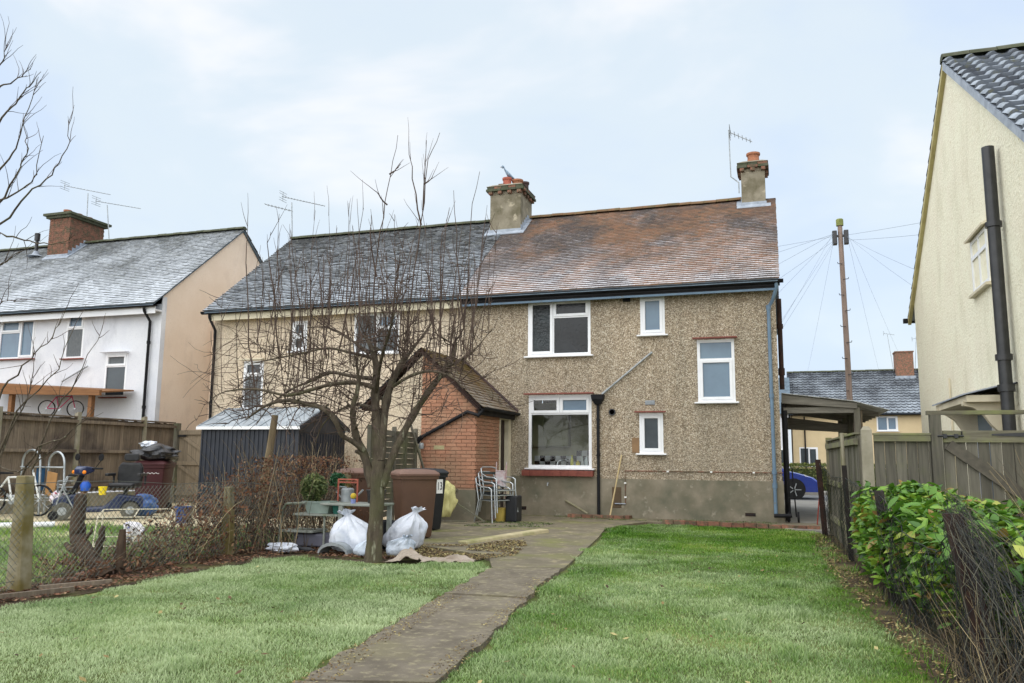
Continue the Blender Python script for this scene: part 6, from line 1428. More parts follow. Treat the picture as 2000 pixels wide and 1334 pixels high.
# bundled dead stems hanging on the netting
def stems(n, f, rmin, rmax, seg=5):
    V = []; F = []; C = []
    for _ in range(n):
        pts, r_ = f(); c = nr.rand(); mb = MB(); mb.tube(pts, [rmax*r_*(1-.7*i/(len(pts)-1)) for i in range(len(pts))], 3, cap=False)
        b0 = len(V); V += mb.v; F += [tuple(i+b0 for i in q) for q in mb.f]; C += [c]*len(mb.f)
    return V, F, C
def f1():
    k = rng.random()
    if k < .36: b0 = Vector((1.0+rng.uniform(-.1,.35), 5.2+rng.uniform(-1.2,.6), 0)); t = Vector((.98+rng.uniform(-.06,.06),5.65+rng.uniform(-.08,.08),.95+rng.uniform(-.08,.12)))
    elif k < .58: b0 = Vector((.9+rng.uniform(-.1,.3), 8.3+rng.uniform(-1.4,.4), 0)); t = Vector((.87+rng.uniform(-.08,.08),8.4+rng.uniform(-.3,.2),.95+rng.uniform(-.25,.1)))
    else:
        y = rng.uniform(3.6,9); b0 = Vector((.95+rng.uniform(-.1,.4), y, 0)); t = Vector((1.0+rng.uniform(-.15,.3), y+rng.uniform(-.7,.7), rng.uniform(.3,.9)))
    mid = b0.lerp(t,.5)+Vector((rng.uniform(-.1,.35),rng.uniform(-.35,.35),rng.uniform(-.1,.3)))
    wv = rng.uniform(.01,.05); pts = [(b0*(1-s)**2+mid*2*s*(1-s)+t*s*s)+Vector((rng.gauss(0,wv),rng.gauss(0,wv),rng.gauss(0,wv*.5))) for s in np.linspace(0,1,9)]
    return pts, rng.uniform(.5,1)
ds = thing('dead_climber', 'tangle of dark dead climber stems on the collapsed wire fence', 'climber', (1.0,6,0))
V, F, C = stems(420, f1, 0, .0042); npmesh('stem_tangle', V, F, M['darkstem'], ds, {'rnd': ('FACE', C)}, kind='stuff')
def f2():
    b0 = Vector((1.15+rng.uniform(-.25,.6), rng.uniform(3.2,6), 0)); t = b0+Vector((rng.uniform(-.25,.25),rng.uniform(-.3,.3),rng.uniform(.15,.6)))
    m_ = b0.lerp(t,.5)+Vector((rng.uniform(-.08,.08),rng.uniform(-.08,.08),.05)); return [b0,m_,t], rng.uniform(.4,.9)
V, F, C = stems(900, f2, 0, .004); npmesh('dry_grass', V, F, M['straw'], ds, {'rnd': ('FACE', C)}, kind='stuff')

# ================================================================ laurel hedge
lh = thing('laurel_hedge', 'bright green laurel hedge with large glossy leaves in front of the timber gate', 'hedge', (1.7,8,0))
lm_ = MB(); n = 5; prof = [(-.5,.0),(-.25,.8),(.05,1.0),(.3,.72),(.5,.0)]
for u, w in prof:
    for s in (-1,0,1): lm_.v.append((u, s*w*.19, -.06*(u+.1)**2*4+.05*abs(s)*w))
for i in range(n-1):
    for j in range(2): a = i*3+j; lm_.f.append((a,a+3,a+4,a+1))
leafme = mesh_of('leaf', lm_.v, lm_.f, 80); leafme.materials.append(M['laurel'])
def htop(x, y):
    base = .87-.20*max(0,min(1,(9.2-y)/3.2)); base += .10*math.sin(x*5+1)+.08*math.sin(y*3.1+x*2)
    if y > 9.8: base -= (y-9.8)*.2
    return base
LV, LF, LC = [], [], []; count = 0; leaves = []
while len(leaves) < 8200:
    y = rng.uniform(4.9,10.55); x0 = .84 if y > 8.2 else .92+(8.2-y)*.10; x = x0+abs(rng.gauss(0,.55)) if rng.random() < .6 else rng.uniform(x0,2.85)
    if x > 2.85: continue
    zt = htop(x,y); 
    k = rng.random()
    if k < .6: z = zt-abs(rng.gauss(0,.07))
    else: z = rng.uniform(.12,zt); 
    if k >= .6 and rng.random() < .5: x = x0+rng.uniform(-.08,.12)
    # keep gaps
    if vnoise(x*1.0+z*2, y, 2.6) < .27: continue
    L = rng.uniform(.10,.18)
    yaw = rng.uniform(0,6.28); el = rng.uniform(-.2,1.0) if z > zt-.15 else rng.uniform(-.7,.5)
    leaves.append((x,y,z,L,yaw,el,rng.uniform(-.7,.7)))
def visible_key(l): return math.hypot(l[0],l[1]) - .8*l[2]*(1.0) + (0 if l[2] > htop(l[0],l[1])-.14 else 2.2)
leaves.sort(key=visible_key)
lv0 = np.array(lm_.v)
from mathutils import Euler
for i, (x,y,z,L,yaw,el,rl) in enumerate(leaves):
    if i < 300:
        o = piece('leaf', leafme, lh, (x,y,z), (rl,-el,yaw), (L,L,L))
    else:
        mtx = np.array(Euler((rl,-el,yaw)).to_matrix()); p = (lv0*L)@mtx.T+np.array((x,y,z)); b0 = len(LV)*0+count*15
        LV.append(p); LF += [[q+count*15 for q in f] for f in lm_.f]; 
        LC += [min(1,max(0,rng.gauss(.56,.24)))]*len(lm_.f); count += 1
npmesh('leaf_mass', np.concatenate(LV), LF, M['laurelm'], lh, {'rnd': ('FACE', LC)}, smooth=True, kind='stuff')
sm = MB()
for _ in range(130):
    x, y = rng.uniform(1.0,2.8), rng.uniform(6,10.4); h = htop(x,y)*rng.uniform(.75,1); sm.tube([(x,y,0),(x+rng.uniform(-.1,.1),y+rng.uniform(-.1,.1),h*.5),(x+rng.uniform(-.2,.2),y+rng.uniform(-.2,.2),h)], [.014,.01,.005], 5)
build('stems', sm, M['twig'], lh, kind='stuff')
# bare twiggy shrub in front of the gate
tsb = thing('twiggy_shrub', 'bare reddish twiggy shrub leaning in before the gate at the right edge', 'shrub', (2.55,9.2,0))
def f3():
    b0 = Vector((2.5+rng.uniform(-.15,.25),9.0+rng.uniform(-.2,.2),.3)); t = b0+Vector((rng.uniform(-.55,.25),rng.uniform(-.3,.3),rng.uniform(.5,1.1))); m_ = b0.lerp(t,.5)+Vector((rng.uniform(-.05,.12),0,rng.uniform(-.12,.05))); return [b0,b0.lerp(m_,.6),m_,m_.lerp(t,.5)+Vector((0,0,.02)),t], rng.uniform(.5,1)
V, F, C = stems(70, f3, 0, .006); npmesh('twigs', V, F, M['straw'], tsb, {'rnd': ('FACE', C)}, kind='stuff')

# ================================================================ trees
def grow(mb, start, d, length, r0, r1, seg=7, wob=.12, up=.0, n=5, collect=None):
    p = Vector(start); d = Vector(d).normalized(); pts = [p.copy()]; st = length/seg
    for i in range(seg):
        d = (d+Vector((rng.gauss(0,wob),rng.gauss(0,wob),rng.gauss(0,wob)+up))).normalized(); p = p+d*st; pts.append(p.copy())
    mb.tube(pts, [r0+(r1-r0)*i/seg for i in range(seg+1)], n, cap=False)
    if collect is not None: collect.append((pts, r0, r1))
    return pts
tree = thing('bare_apple_tree', 'bare pruned apple tree with upright water shoots beside the bins', 'tree', (-4.79,9.2,0))
tk = MB(); limbs = []
def limb(pix, radii, n=9, Ys=None):
    pts = [sight(px,py,9.2+dy) for px,py,dy in pix]
    # smooth
    P = []
    for i in range(len(pts)-1):
        a = pts[max(i-1,0)]; b_ = pts[i]; c = pts[i+1]; d = pts[min(i+2,len(pts)-1)]
        for k in range(4):
            t = k/4; P.append(.5*((2*b_)+(c-a)*t+(2*a-5*b_+4*c-d)*t*t+(3*b_-a-3*c+d)*t**3))
    P.append(pts[-1]); m_ = len(P)
    rr = np.interp(np.linspace(0,1,m_), np.linspace(0,1,len(radii)), radii)
    rr = [r_*(1+.07*math.sin(i*1.7)+.09*rng.uniform(-1,1)+(.22 if rng.random() < .07 else 0)) for i, r_ in enumerate(rr)]
    tk.tube(P, list(rr), n); limbs.append((P, rr)); return P
limb([(728,1098,0),(731,1060,0),(736,990,0),(738,935,0),(739,900,0)], [.118,.098,.090,.092,.085], 14)
limb([(742,940,.02),(736,880,.0),(735,820,.05),(733,770,.05),(736,720,.1),(726,680,.1),(712,655,.15)], [0.0678,0.0616,0.0585,0.0524,0.0431,0.0339,0.0185])
limb([(728,950,0),(712,890,-.05),(695,850,-.12),(689,800,-.2),(700,750,-.2),(695,700,-.25)], [0.0616,0.0524,0.0462,0.0308,0.0246,0.0123])
limb([(745,950,0),(772,880,.1),(803,818,.25),(835,768,.35),(872,718,.4),(886,692,.45),(889,668,.5)], [0.0616,0.0524,0.0462,0.0431,0.0382,0.0308,0.0277])
limb([(744,900,0),(752,800,.12),(766,745,.2),(786,706,.3),(794,690,.3)], [0.0554,0.0493,0.0431,0.0370,0.0339])
limb([(712,880,-.1),(688,862,-.2),(668,850,-.3),(655,822,-.4),(632,798,-.45),(595,788,-.5),(560,782,-.5),(520,792,-.5),(480,820,-.45)], [0.0308,0.0308,0.0308,0.0339,0.0320,0.0277,0.0216,0.0154,0.0074])
limb([(738,760,0),(700,748,-.1),(650,750,-.3),(605,762,-.5),(560,772,-.7),(500,760,-.8),(440,765,-.9),(412,780,-.9)], [0.0308,0.0277,0.0246,0.0222,0.0185,0.0136,0.0086,0.0043])
limb([(735,740,.1),(690,735,.3),(645,728,.5),(605,745,.6),(570,760,.7),(530,790,.8),(500,830,.8)], [0.0277,0.0246,0.0222,0.0185,0.0148,0.0099,0.0049])
limb([(735,700,.1),(690,690,0),(640,680,.1),(590,690,.2),(540,700,.2),(490,710,.2)], [0.0246,0.0209,0.0172,0.0136,0.0099,0.0049])
limb([(760,760,.2),(800,735,.0),(840,725,-.2),(880,735,-.3),(905,760,-.3)], [0.0246,0.0209,0.0160,0.0111,0.0049])
limb([(735,800,0),(700,790,.3),(665,800,.5),(630,830,.6),(615,870,.6)], [0.0216,0.0185,0.0148,0.0099,0.0049])
limb([(770,740,.2),(800,690,.5),(830,650,.8),(850,620,.9)], [0.0277,0.0216,0.0160,0.0092])
limb([(733,770,.05),(745,700,-.4),(760,650,-.7),(770,610,-.8)], [0.0277,0.0222,0.0160,0.0092])
limb([(870,718,.4),(905,700,.3),(930,680,.2),(955,650,.2)], [0.0185,0.0136,0.0092,0.0043])
limb([(720,690,.1),(680,660,.4),(640,640,.6),(600,640,.7)], [0.0216,0.0172,0.0123,0.0062])
for P, rr in limbs[1:]:          # pruned stubs
    for _ in range(3):
        i_ = rng.randint(3,len(P)-4); d_ = (Vector((rng.gauss(0,1),rng.gauss(0,1),rng.uniform(.2,1)))).normalized(); tk.tube([P[i_],P[i_]+d_*rr[i_]*1.4,P[i_]+d_*(rr[i_]*1.5+rng.uniform(.03,.12))], [rr[i_]*.6,rr[i_]*.45,rr[i_]*.4], 7)
build('trunk', tk, M['bark'], tree, smooth=70)
tw_ = MB(); subs = []
def from_pix(pix, r0, r1, n=5):
    pts = [sight(a,b_,9.2+c) for a,b_,c in pix]; P = []
    for i in range(len(pts)-1):
        for k in range(3): P.append(pts[i].lerp(pts[i+1],k/3)+Vector((rng.gauss(0,.008),rng.gauss(0,.008),0)))
    P.append(pts[-1]); tw_.tube(P, [r0+(r1-r0)*i/(len(P)-1) for i in range(len(P))], n, cap=False); subs.append((P,r0,r1))
for pix in ([(735,700,.1),(729,580,.1),(735,500,.1),(748,425,.1),(762,340,.15),(777,264,.2)], [(790,690,.3),(805,571,.3),(821,439,.35),(838,311,.4),(859,259,.4)], [(821,439,.35),(807,349,.3),(798,278,.3)], [(826,410,.35),(833,274,.5)],
            [(880,690,.4),(905,640,.4),(913,580,.4),(918,430,.4),(937,335,.5)], [(500,770,-.6),(486,675,-.6),(479,514,-.6),(484,434,-.6)], [(545,700,.2),(536,580,.2),(521,486,.2),(529,453,.2)], [(660,690,.2),(680,600,.2),(692,533,.2),(710,406,.2)],
            [(735,540,.1),(722,470,.1),(725,420,.2)], [(755,400,.1),(740,380,.0),(724,366,0)], [(762,340,.1),(775,330,.2),(783,320,.2)], [(829,360,.4),(845,345,.5)], [(905,640,.4),(893,500,.5),(886,372,.5)], [(640,700,.1),(625,560,.2),(618,470,.2)], [(860,700,.3),(862,560,.3),(872,430,.3)], [(600,740,.6),(590,640,.6),(575,520,.6),(568,450,.6)]):
    from_pix(pix, .012, .003)
# water shoots, laterals and spurs
def rand_on(P, lo=.15):
    i = int(len(P)*rng.uniform(lo,1)); i = min(i,len(P)-2); return P[i].lerp(P[i+1],rng.random()), (P[i+1]-P[i]).normalized(), i/len(P)
lat = []
for P, rr in limbs[1:]:
    L = sum((P[i+1]-P[i]).length for i in range(len(P)-1))
    for _ in range(int(5+L*6.5)):
        s, t, f = rand_on(P,.25); r_ = min(.009, rr[int(f*(len(rr)-1))]*.5)
        k = rng.random()
        if k < .5: d = Vector((rng.gauss(0,.16),rng.gauss(0,.16),1)); ln = rng.uniform(.4,1.45)*(1.0 if s.z > 1.9 else .6); grow(tw_, s, d, ln, r_, .0025, 8, .045, .05, 4, lat)
        else: d = Vector((rng.gauss(-.25,.9),rng.gauss(0,.9),rng.gauss(.1,.4))); grow(tw_, s, d, rng.uniform(.3,1.0), r_, .0025, 7, .17, -.02, 4, lat)
for _ in range(95):          # straight one-year shoots
    x_ = rng.uniform(500,935); s = sight(x_, rng.uniform(600,735), 9.2+rng.uniform(-.9,.9)); grow(tw_, s, (rng.gauss(0,.09),rng.gauss(0,.09),1), rng.uniform(.5,1.55), .0075, .0022, 8, .03, .04, 4, subs)
for pts, r0, r1 in lat:
    for _ in range(rng.randint(2,6)):
        s, t, f = rand_on(pts,.1); d = t*.7+Vector((rng.gauss(0,.6),rng.gauss(0,.6),rng.gauss(.15,.5))); grow(tw_, s, d, rng.uniform(.08,.42), .0055, .002, 4, .16, .03, 3)
for _ in range(330):          # tangled drooping twigs on the left of the crown
    s = sight(rng.uniform(430,900), rng.uniform(640,800), 9.2+rng.uniform(-.9,.9)); grow(tw_, s, (rng.gauss(-.2,1),rng.gauss(0,.8),rng.gauss(-.05,.5)), rng.uniform(.3,.9), .0048, .0018, 6, .2, -.03, 3)
for pts, r0, r1 in subs:
    for _ in range(rng.randint(1,4)):
        s, t, f = rand_on(pts,.1); grow(tw_, s, t+Vector((rng.gauss(0,.3),rng.gauss(0,.3),.2)), rng.uniform(.1,.5), .005, .0018, 5, .06, .05, 3)
build('crown', tw_, M['twig'], tree, smooth=70)

t2 = thing('overhanging_tree', 'bare tree reaching in over the frame from the far left', 'tree', (-10.6,7.4,0))
tk2 = MB(); lim2 = []
def limb2(pts, radii, n=7):
    P = [Vector(p) for p in pts]; Q = []
    for i in range(len(P)-1):
        for k in range(4): Q.append(P[i].lerp(P[i+1],k/4)+Vector((rng.gauss(0,.012),rng.gauss(0,.012),rng.gauss(0,.012))))
    Q.append(P[-1]); rr = np.interp(np.linspace(0,1,len(Q)), np.linspace(0,1,len(radii)), radii); tk2.tube(Q, list(rr), n, cap=False); lim2.append(Q)
limb2([(-10.6,7.4,0),(-10.55,7.4,1.2),(-10.7,7.4,2.4),(-10.75,7.4,3.6),(-10.7,7.4,5.2),(-10.6,7.4,6.8)], [.16,.14,.12,.10,.07,.03], 10)
g = lambda a,b_,y=7.4: tuple(sight(a,b_,y))
for pix in ([(-120,620),(0,440),(55,380),(100,340),(133,290),(135,235)], [(-120,560),(0,330),(30,290),(50,230),(75,150)], [(-100,480),(0,240),(30,200),(60,165),(80,140)], [(-80,560),(0,400),(40,330),(55,290),(45,240)], [(-90,300),(0,170),(35,155),(60,135)], [(-60,170),(0,130),(12,95)], [(-100,640),(0,455),(45,470),(100,478),(150,470)], [(-90,480),(-20,400),(50,370),(70,340),(85,265)],[(-90,600),(0,520),(40,490)]):
    limb2([g(a,b_) for a,b_ in pix], [.018,.013,.009,.006,.003])
for pix in ([(-60,880),(0,913),(40,922),(70,905),(100,880),(115,862)], [(-60,960),(0,760),(60,700),(100,660),(130,600)], [(-40,950),(40,800),(110,720),(145,640)], [(-20,950),(20,840),(60,760),(70,690)], [(60,920),(95,820),(150,740),(200,640)], [(-50,700),(0,590),(30,590)],[(30,950),(75,870),(130,850),(185,800)]):
    limb2([g(a,b_,7.6) for a,b_ in pix], [.017,.012,.008,.005,.003])
build('trunk', tk2, M['bark'], t2, smooth=70)
tw2 = MB()
for Q in lim2[1:]:
    for _ in range(9):
        s, t, f = rand_on(Q,.3); grow(tw2, s, t*.6+Vector((rng.gauss(.1,.5),rng.gauss(0,.4),rng.gauss(.3,.4))), rng.uniform(.06,.5), .005, .0018, 5, .12, .03, 3)
build('crown', tw2, M['twig'], t2, smooth=70)

# stump sprouting by the chain-link fence
sp_ = thing('dead_stump', 'cut dead trunk leaning through the chain-link fence', 'stump', (-6.75,6.95,0))
tk3 = MB(); S_ = lambda a,b_,y=6.95: sight(a,b_,y)
def br(pix, radii, n=9):
    P = [S_(*q) for q in pix]; Q = []
    for i in range(len(P)-1):
        for k in range(4): Q.append(P[i].lerp(P[i+1],k/4)+Vector((rng.gauss(0,.006),rng.gauss(0,.006),0)))
    Q.append(P[-1]); rr = np.interp(np.linspace(0,1,len(Q)), np.linspace(0,1,len(radii)), radii)
    tk3.tube(Q, [r_*(1+.1*rng.uniform(-1,1)) for r_ in rr], n)
br([(208,1128),(190,1105),(165,1075),(150,1045),(152,1010),(158,965)], [.12,.09,.085,.08,.075,.055]); br([(165,1080),(140,1072),(128,1062)], [.05,.035,.02]); br([(185,1100),(195,1060),(203,1028)], [.05,.035,.028]); br([(160,1060),(178,1040),(182,1028)], [.025,.018,.01])
build('trunk', tk3, M['deadwood'], sp_, smooth=70)
build('broken_stake', MB().tube([S_(232,1120,7.1),S_(234,1085,7.1),S_(240,1034,7.1)], [.055,.06,.03], 8), M['deadwood'], label='short broken stake standing right of the dead stump', cat='stake', smooth=60)
build('brick_rubble', MB().bar(S_(100,1142,6.5),S_(150,1138,6.7),.11,.12).bar(S_(150,1130,6.7),S_(190,1120,6.9),.1,.1), M['oldbrick'], label='broken bricks at the foot of the dead stump', cat='rubble', bevel=.015)
build('edging_plank', MB().bar((-6.62,5.0,.03),(-6.2,6.05,.03),.05,.05), M['oldfence'], label='split grey plank lying along the lawn edge at the left', cat='plank')
build('edging_plank', MB().bar((-6.55,6.0,.03),(-6.25,6.55,.03),.05,.04), M['oldfence'], label='shorter plank lying beside the broken bricks', cat='plank')

# brambles and dead undergrowth along the fence
brm = thing('bramble_thicket', 'red-brown bramble thicket smothering the chain-link fence', 'brambles', (-7,10,0))
def hb(y): return .35 if y < 7.6 else min(1.25, .35+(y-7.6)*.42)
def f4():
    y = rng.uniform(7.4,12.3) if rng.random() < .88 else rng.uniform(6.4,7.4); b0 = Vector((-6.95+rng.uniform(-.35,.3),y,0)); h = hb(y)*rng.uniform(.5,1.25)
    t = b0+Vector((rng.uniform(-.45,.45),rng.uniform(-.6,.6),h)); m_ = b0.lerp(t,.6)+Vector((rng.uniform(-.2,.2),rng.uniform(-.2,.2),h*.3)); return [b0*(1-s)**2+m_*2*s*(1-s)+t*s*s for s in (0,.2,.4,.6,.8,1)], rng.uniform(.5,1)
V, F, C = stems(620, f4, 0, .006); npmesh('stems', V, F, M['straw'], brm, {'rnd': ('FACE', C)}, kind='stuff')
def bs(n):
    y = np.where(nr.rand(n) < .86, nr.uniform(8.2,12.2,n), nr.uniform(6.6,8.2,n)); h = np.clip(.3+(y-7.6)*.36,.18,1.2); return np.stack([-6.95+nr.normal(0,.26,n), y, nr.rand(n)**.8*h*1.05],1)
V, F, C = leaf_cloud(7500, bs, .033); npmesh('leaves', V, F, M['deadleaf'], brm, {'rnd': ('FACE', C)}, kind='stuff')
ps = thing('leafless_saplings', 'pale leafless saplings and canes between the post and the garden table', 'sapling', (-6.3,9.6,0))
def f5():
    b0 = Vector((-6.45+rng.uniform(-.3,.35),9.6+rng.uniform(-.4,.8),0)); t = b0+Vector((rng.uniform(-.5,.35),rng.uniform(-.3,.3),rng.uniform(.3,1.5))); m_ = b0.lerp(t,.5)+Vector((rng.uniform(-.1,.1),rng.uniform(-.1,.1),.1)); return [b0*(1-s)**2+m_*2*s*(1-s)+t*s*s for s in (0,.25,.5,.75,1)], rng.uniform(.4,1)
V, F, C = stems(60, f5, 0, .009); npmesh('canes', V, F, M['straw'], ps, {'rnd': ('FACE', C)}, kind='stuff')
# potted shrub on the trolley
shb = thing('potted_shrub', 'grey-green bushy shrub growing from the planter trough', 'shrub', (-6.2,10.05,.6))
def ss(n):
    d = nr.normal(size=(n,3)); d /= np.linalg.norm(d,axis=1)[:,None]; r_ = nr.rand(n)**.4; return np.array((-6.2,10.05,.82))+d*r_[:,None]*np.array((.2,.17,.2))
V, F, C = leaf_cloud(1500, ss, .03, asp=2.4); npmesh('leaves', V, F, M['green'], shb, {'rnd': ('FACE', C)}, kind='stuff')
sm = MB()
for _ in range(40): a = rng.uniform(0,6.28); sm.tube([(-6.2,10.05,.6),(-6.2+math.cos(a)*rng.uniform(.03,.16),10.05+math.sin(a)*.12,.6+rng.uniform(.15,.36))], [.005,.002], 4)
build('stems', sm, M['twig'], shb, kind='stuff')
shb2 = thing('green_shrub', 'small dark green leafy shrub behind the potted one', 'shrub', (-6.0,10.4,.6))
def ss2(n):
    d = nr.normal(size=(n,3)); d /= np.linalg.norm(d,axis=1)[:,None]; return np.array((-6.02,10.4,.92))+d*(nr.rand(n)**.4)[:,None]*np.array((.12,.1,.1))
V, F, C = leaf_cloud(350, ss2, .045); npmesh('leaves', V, F, m_leaf('deep_green_leaf', [(0,lin(30,70,44)),(1,lin(66,116,76))], .4), shb2, {'rnd': ('FACE', C)}, kind='stuff')
build('stems', MB().tube([(-6.02,10.4,0),(-6.02,10.4,.9)], .012, 6), M['twig'], shb2)

# ================================================================ grass
def in_poly(x, y, poly):
    ins = np.zeros(len(x), bool); n = len(poly); j = n-1
    for i in range(n):
        xi, yi = poly[i]; xj, yj = poly[j]
        c = ((yi > y) != (yj > y)) & (x < (xj-xi)*(y-yi)/(yj-yi+1e-12)+xi); ins ^= c; j = i
    return ins
def blades(name, poly, boxr, dens, hgt, frost, label, seed, mtn='grass', lo=.3):
    rs = np.random.RandomState(seed); x0, x1, y0, y1 = boxr; XS = []; YS = []
    yy = y0
    while yy < y1:
        d = dens(yy); n = int((x1-x0)*.25*d); x = rs.uniform(x0,x1,n); y = rs.uniform(yy,yy+.25,n); XS.append(x); YS.append(y); yy += .25
    x = np.concatenate(XS); y = np.concatenate(YS)
    jx = (vnoise(x,y,3.0)-.5)*.20+(vnoise(x,y,9.0)-.5)*.10; jy = (vnoise(x+9,y,3.0)-.5)*.20
    k = in_poly(x+jx, y+jy, poly); x = x[k]; y = y[k]; n = len(x)
    cl = .55*vnoise(x,y,1.6)+.45*vnoise(x+5,y+3,5.5)
    keep = rs.rand(n) < np.clip(lo+1.5*cl-1.6*np.clip(.30-vnoise(x+50,y+60,1.3),0,1),0.04,1); x = x[keep]; y = y[keep]; cl = cl[keep]; n = len(x)
    tuft = np.clip((vnoise(x+20,y+11,2.3)-.70)*5,0,1)
    h = hgt*(.5+.75*cl+1.5*tuft)*rs.uniform(.55,1.25,n); a = rs.uniform(0,6.283,n); w = .0022+.0009*np.clip(y-4,0,12)*.45; w = w*rs.uniform(.7,1.3,n)
    lean = rs.uniform(.2,1.3,n)*h; la = a+rs.uniform(-.6,.6,n); bx, by = np.cos(a+1.57)*w, np.sin(a+1.57)*w; lx, ly = np.cos(la)*lean, np.sin(la)*lean
    z0 = np.full(n,-.015)
    V = np.stack([np.stack([x-bx,y-by,z0],1), np.stack([x+bx,y+by,z0],1), np.stack([x+bx*.7+lx*.4,y+by*.7+ly*.4,z0+h*.62],1), np.stack([x-bx*.7+lx*.4,y-by*.7+ly*.4,z0+h*.62],1), np.stack([x+lx,y+ly,z0+h],1)],1).reshape(-1,3)
    b0 = np.arange(n)[:,None]*5
    F = np.concatenate([b0+np.array([[0,1,2]]), b0+np.array([[0,2,3]]), b0+np.array([[3,2,4]])])
    rnd = np.clip(rs.normal(.42,.2,n)+.55*(vnoise(x+31,y,.8)-.5)+.35*(vnoise(x+2,y+41,2.7)-.5),0,1); fr = np.clip(frost(x,y)+rs.normal(0,.14,n)+.75*(vnoise(x+3,y+7,1.1)-.5)+.45*(vnoise(x,y+17,4)-.5),0,1)
    A = {'rnd': ('POINT', np.repeat(rnd,5)), 'frost': ('POINT', np.repeat(fr,5)), 'tip': ('POINT', np.tile(np.array([0,0,.65,.65,1.0]),n))}
    return npmesh(name, V, F, M[mtn], None, A, kind='stuff', label=label, cat='grass')
RL = [(-1.62,2.6),(-1.84,4.3),(-1.99,5.75),(-2.17,7.2),(-2.33,8.4),(-2.42,9.4),(-2.60,11.2),(-2.84,13.2),(-3.0,14.7),(-2.92,15.7),(-2.6,16.5),(.55,16.0),(.45,15.0),(.42,13.4),(.5,11.5),(.52,9.5),(.60,8.0),(.72,6.5),(.82,5.0),(.92,2.6)]
LL = [(-6.2,2.6),(-6.25,4.8),(-6.05,6.1),(-6.2,7.2),(-6.05,8.4),(-5.9,9.05),(-4.4,9.05),(-3.9,9.25),(-3.4,9.5),(-3.2,9.1),(-3.12,8.3),(-3.0,7.15),(-2.82,5.6),(-2.63,4.15),(-2.46,2.6)]
dn = lambda y: 11000 if y < 5.5 else 8000 if y < 7 else 5600 if y < 9 else 3800 if y < 12 else 2800
blades('frosted_grass', RL, (-3.1,1.0,2.8,16.6), dn, .025, lambda x,y: np.clip(.52-.07*np.clip(y-7,0,20)-.35*np.clip((x-.25)*2,0,1)+.12*np.exp(-((x+1.9+.1*(y-4))/.35)**2),.0,1), 'frosted lawn grass right of the garden path', 5)
blades('frosted_grass', LL, (-6.4,-2.4,2.8,9.6), dn, .025, lambda x,y: np.clip(.72-.05*np.clip(y-7,0,20)+.14*np.exp(-((x+2.75+.1*(y-4))/.4)**2),0,1), 'frosted lawn grass left of the garden path', 6)
NL = [(-15.4,2.8),(-6.9,2.8),(-6.9,11.8),(-9.6,12.2),(-12.2,11.4),(-15.4,12.0)]
blades('rough_grass', NL, (-15.4,-6.8,2.8,12.3), lambda y: 1300, .06, lambda x,y: .22+0*x, 'short green grass of the neighbouring lawn behind the chain-link', 8)
WD = [(.40,15.3),(.70,15.0),(.76,11.4),(.84,8.4),(.95,5.6),(1.0,3),(.86,3),(.74,6.2),(.54,9.3),(.50,11.5),(.42,13.4)]
blades('border_weeds', WD, (.3,1.1,2.8,15.4), lambda y: 1500 if y < 9 else 800, .05, lambda x,y: .12+0*x, 'thin weeds on the bare soil along the right border', 9, lo=-.2)
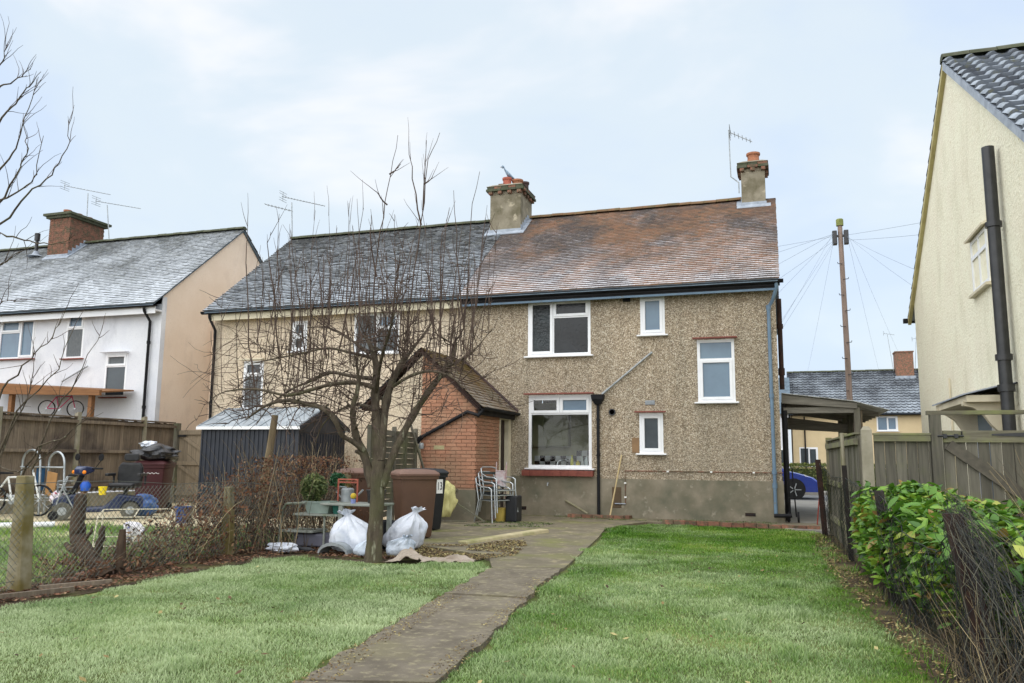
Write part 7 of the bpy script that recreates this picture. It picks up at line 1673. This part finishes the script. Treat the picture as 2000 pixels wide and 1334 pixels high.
# leaf litter, moss and debris
def litter(name, polys, n, size, mt, label, seed, z=.012):
    rs = np.random.RandomState(seed); P = []
    for poly, share in polys:
        xs = [p[0] for p in poly]; ys = [p[1] for p in poly]; m_ = int(n*share*3); x = rs.uniform(min(xs),max(xs),m_); y = rs.uniform(min(ys),max(ys),m_)
        k = in_poly(x,y,poly) & (vnoise(x,y,2.8) > .34); P.append(np.stack([x[k],y[k]],1)[:int(n*share)])
    P = np.concatenate(P); m_ = len(P); s = size*rs.uniform(.4,1.4,m_); a = rs.uniform(0,6.28,m_); t = rs.uniform(-.5,.5,(m_,2))
    ca, sa = np.cos(a), np.sin(a); V = []
    for u, w in ((-1,0),(-.1,-.55),(1,0),(0,.6)):
        V.append(np.stack([P[:,0]+s*(u*ca-w*sa), P[:,1]+s*(u*sa+w*ca), z+.35*s+s*(u*t[:,0]+w*t[:,1])],1))
    V = np.stack(V,1).reshape(-1,3); F = np.arange(m_*4).reshape(-1,4)
    return npmesh(name, V, F, M[mt], None, {'rnd': ('FACE', rs.rand(m_))}, kind='stuff', label=label, cat='leaves')
litter('leaf_litter', [([(.42,15.3),(.66,15.2),(.78,11.2),(.86,8.4),(1.0,5.4),(1.1,3),(.80,3.2),(.72,6.2),(.52,9.3),(.45,12)],1)], 3600, .013, 'litter', 'brown leaf litter along the right border', 3)
litter('leaf_litter', [([(-7.1,4.4),(-6.3,4.8),(-6.1,6.2),(-6.2,8.0),(-6.0,9.2),(-4.4,9.3),(-4.4,9.7),(-6.6,11.0),(-7.3,8)],1)], 7500, .02, 'deadleaf', 'red-brown fallen leaves under the brambles and fence', 4)
litter('leaf_litter', [([(-5.0,9.4),(-3.6,9.6),(-3.3,10.2),(-3.5,11.4),(-3.85,12.4),(-4.4,11.2),(-5.2,10.9)],1)], 5200, .016, 'litter', 'mossy soil crumbs and leaves on the patio edge', 6, .016)
litter('leaf_litter', [([(-6.1,3.2),(-2.6,3.2),(-3.1,8.6),(-5.9,8.9)],.5),([(-1.7,3.2),(.8,3.2),(.4,12),(-2.5,12)],.5)], 170, .022, 'litter', 'a few brown leaves scattered on the frosted lawn', 12, .02)
litter('moss_fringe', [([(-5.8,17.0),(-.1,16.8),(-.1,17.6),(-5.8,17.62)],.6),([(-5.6,14.2),(-4.2,14.5),(-4.2,15.6),(-5.6,15.5)],.4)], 2600, .018, 'green', 'mossy weeds along the foot of the back wall', 7, .014)
litter('straw_fringe', [([(-1.60,2.7),(-1.8,4.3),(-1.97,5.75),(-2.15,7.2),(-2.31,8.4),(-2.52,8.4),(-2.33,7.2),(-2.15,5.75),(-1.98,4.3),(-1.76,2.7)],.45),([(-2.44,2.7),(-2.62,4.15),(-2.82,5.6),(-3.0,7.15),(-3.12,8.3),(-2.92,8.3),(-2.78,7.15),(-2.6,5.6),(-2.4,4.15),(-2.24,2.7)],.55)], 5200, .008, 'litter', 'dry straw crumbs creeping over the garden path edges', 8, .02)
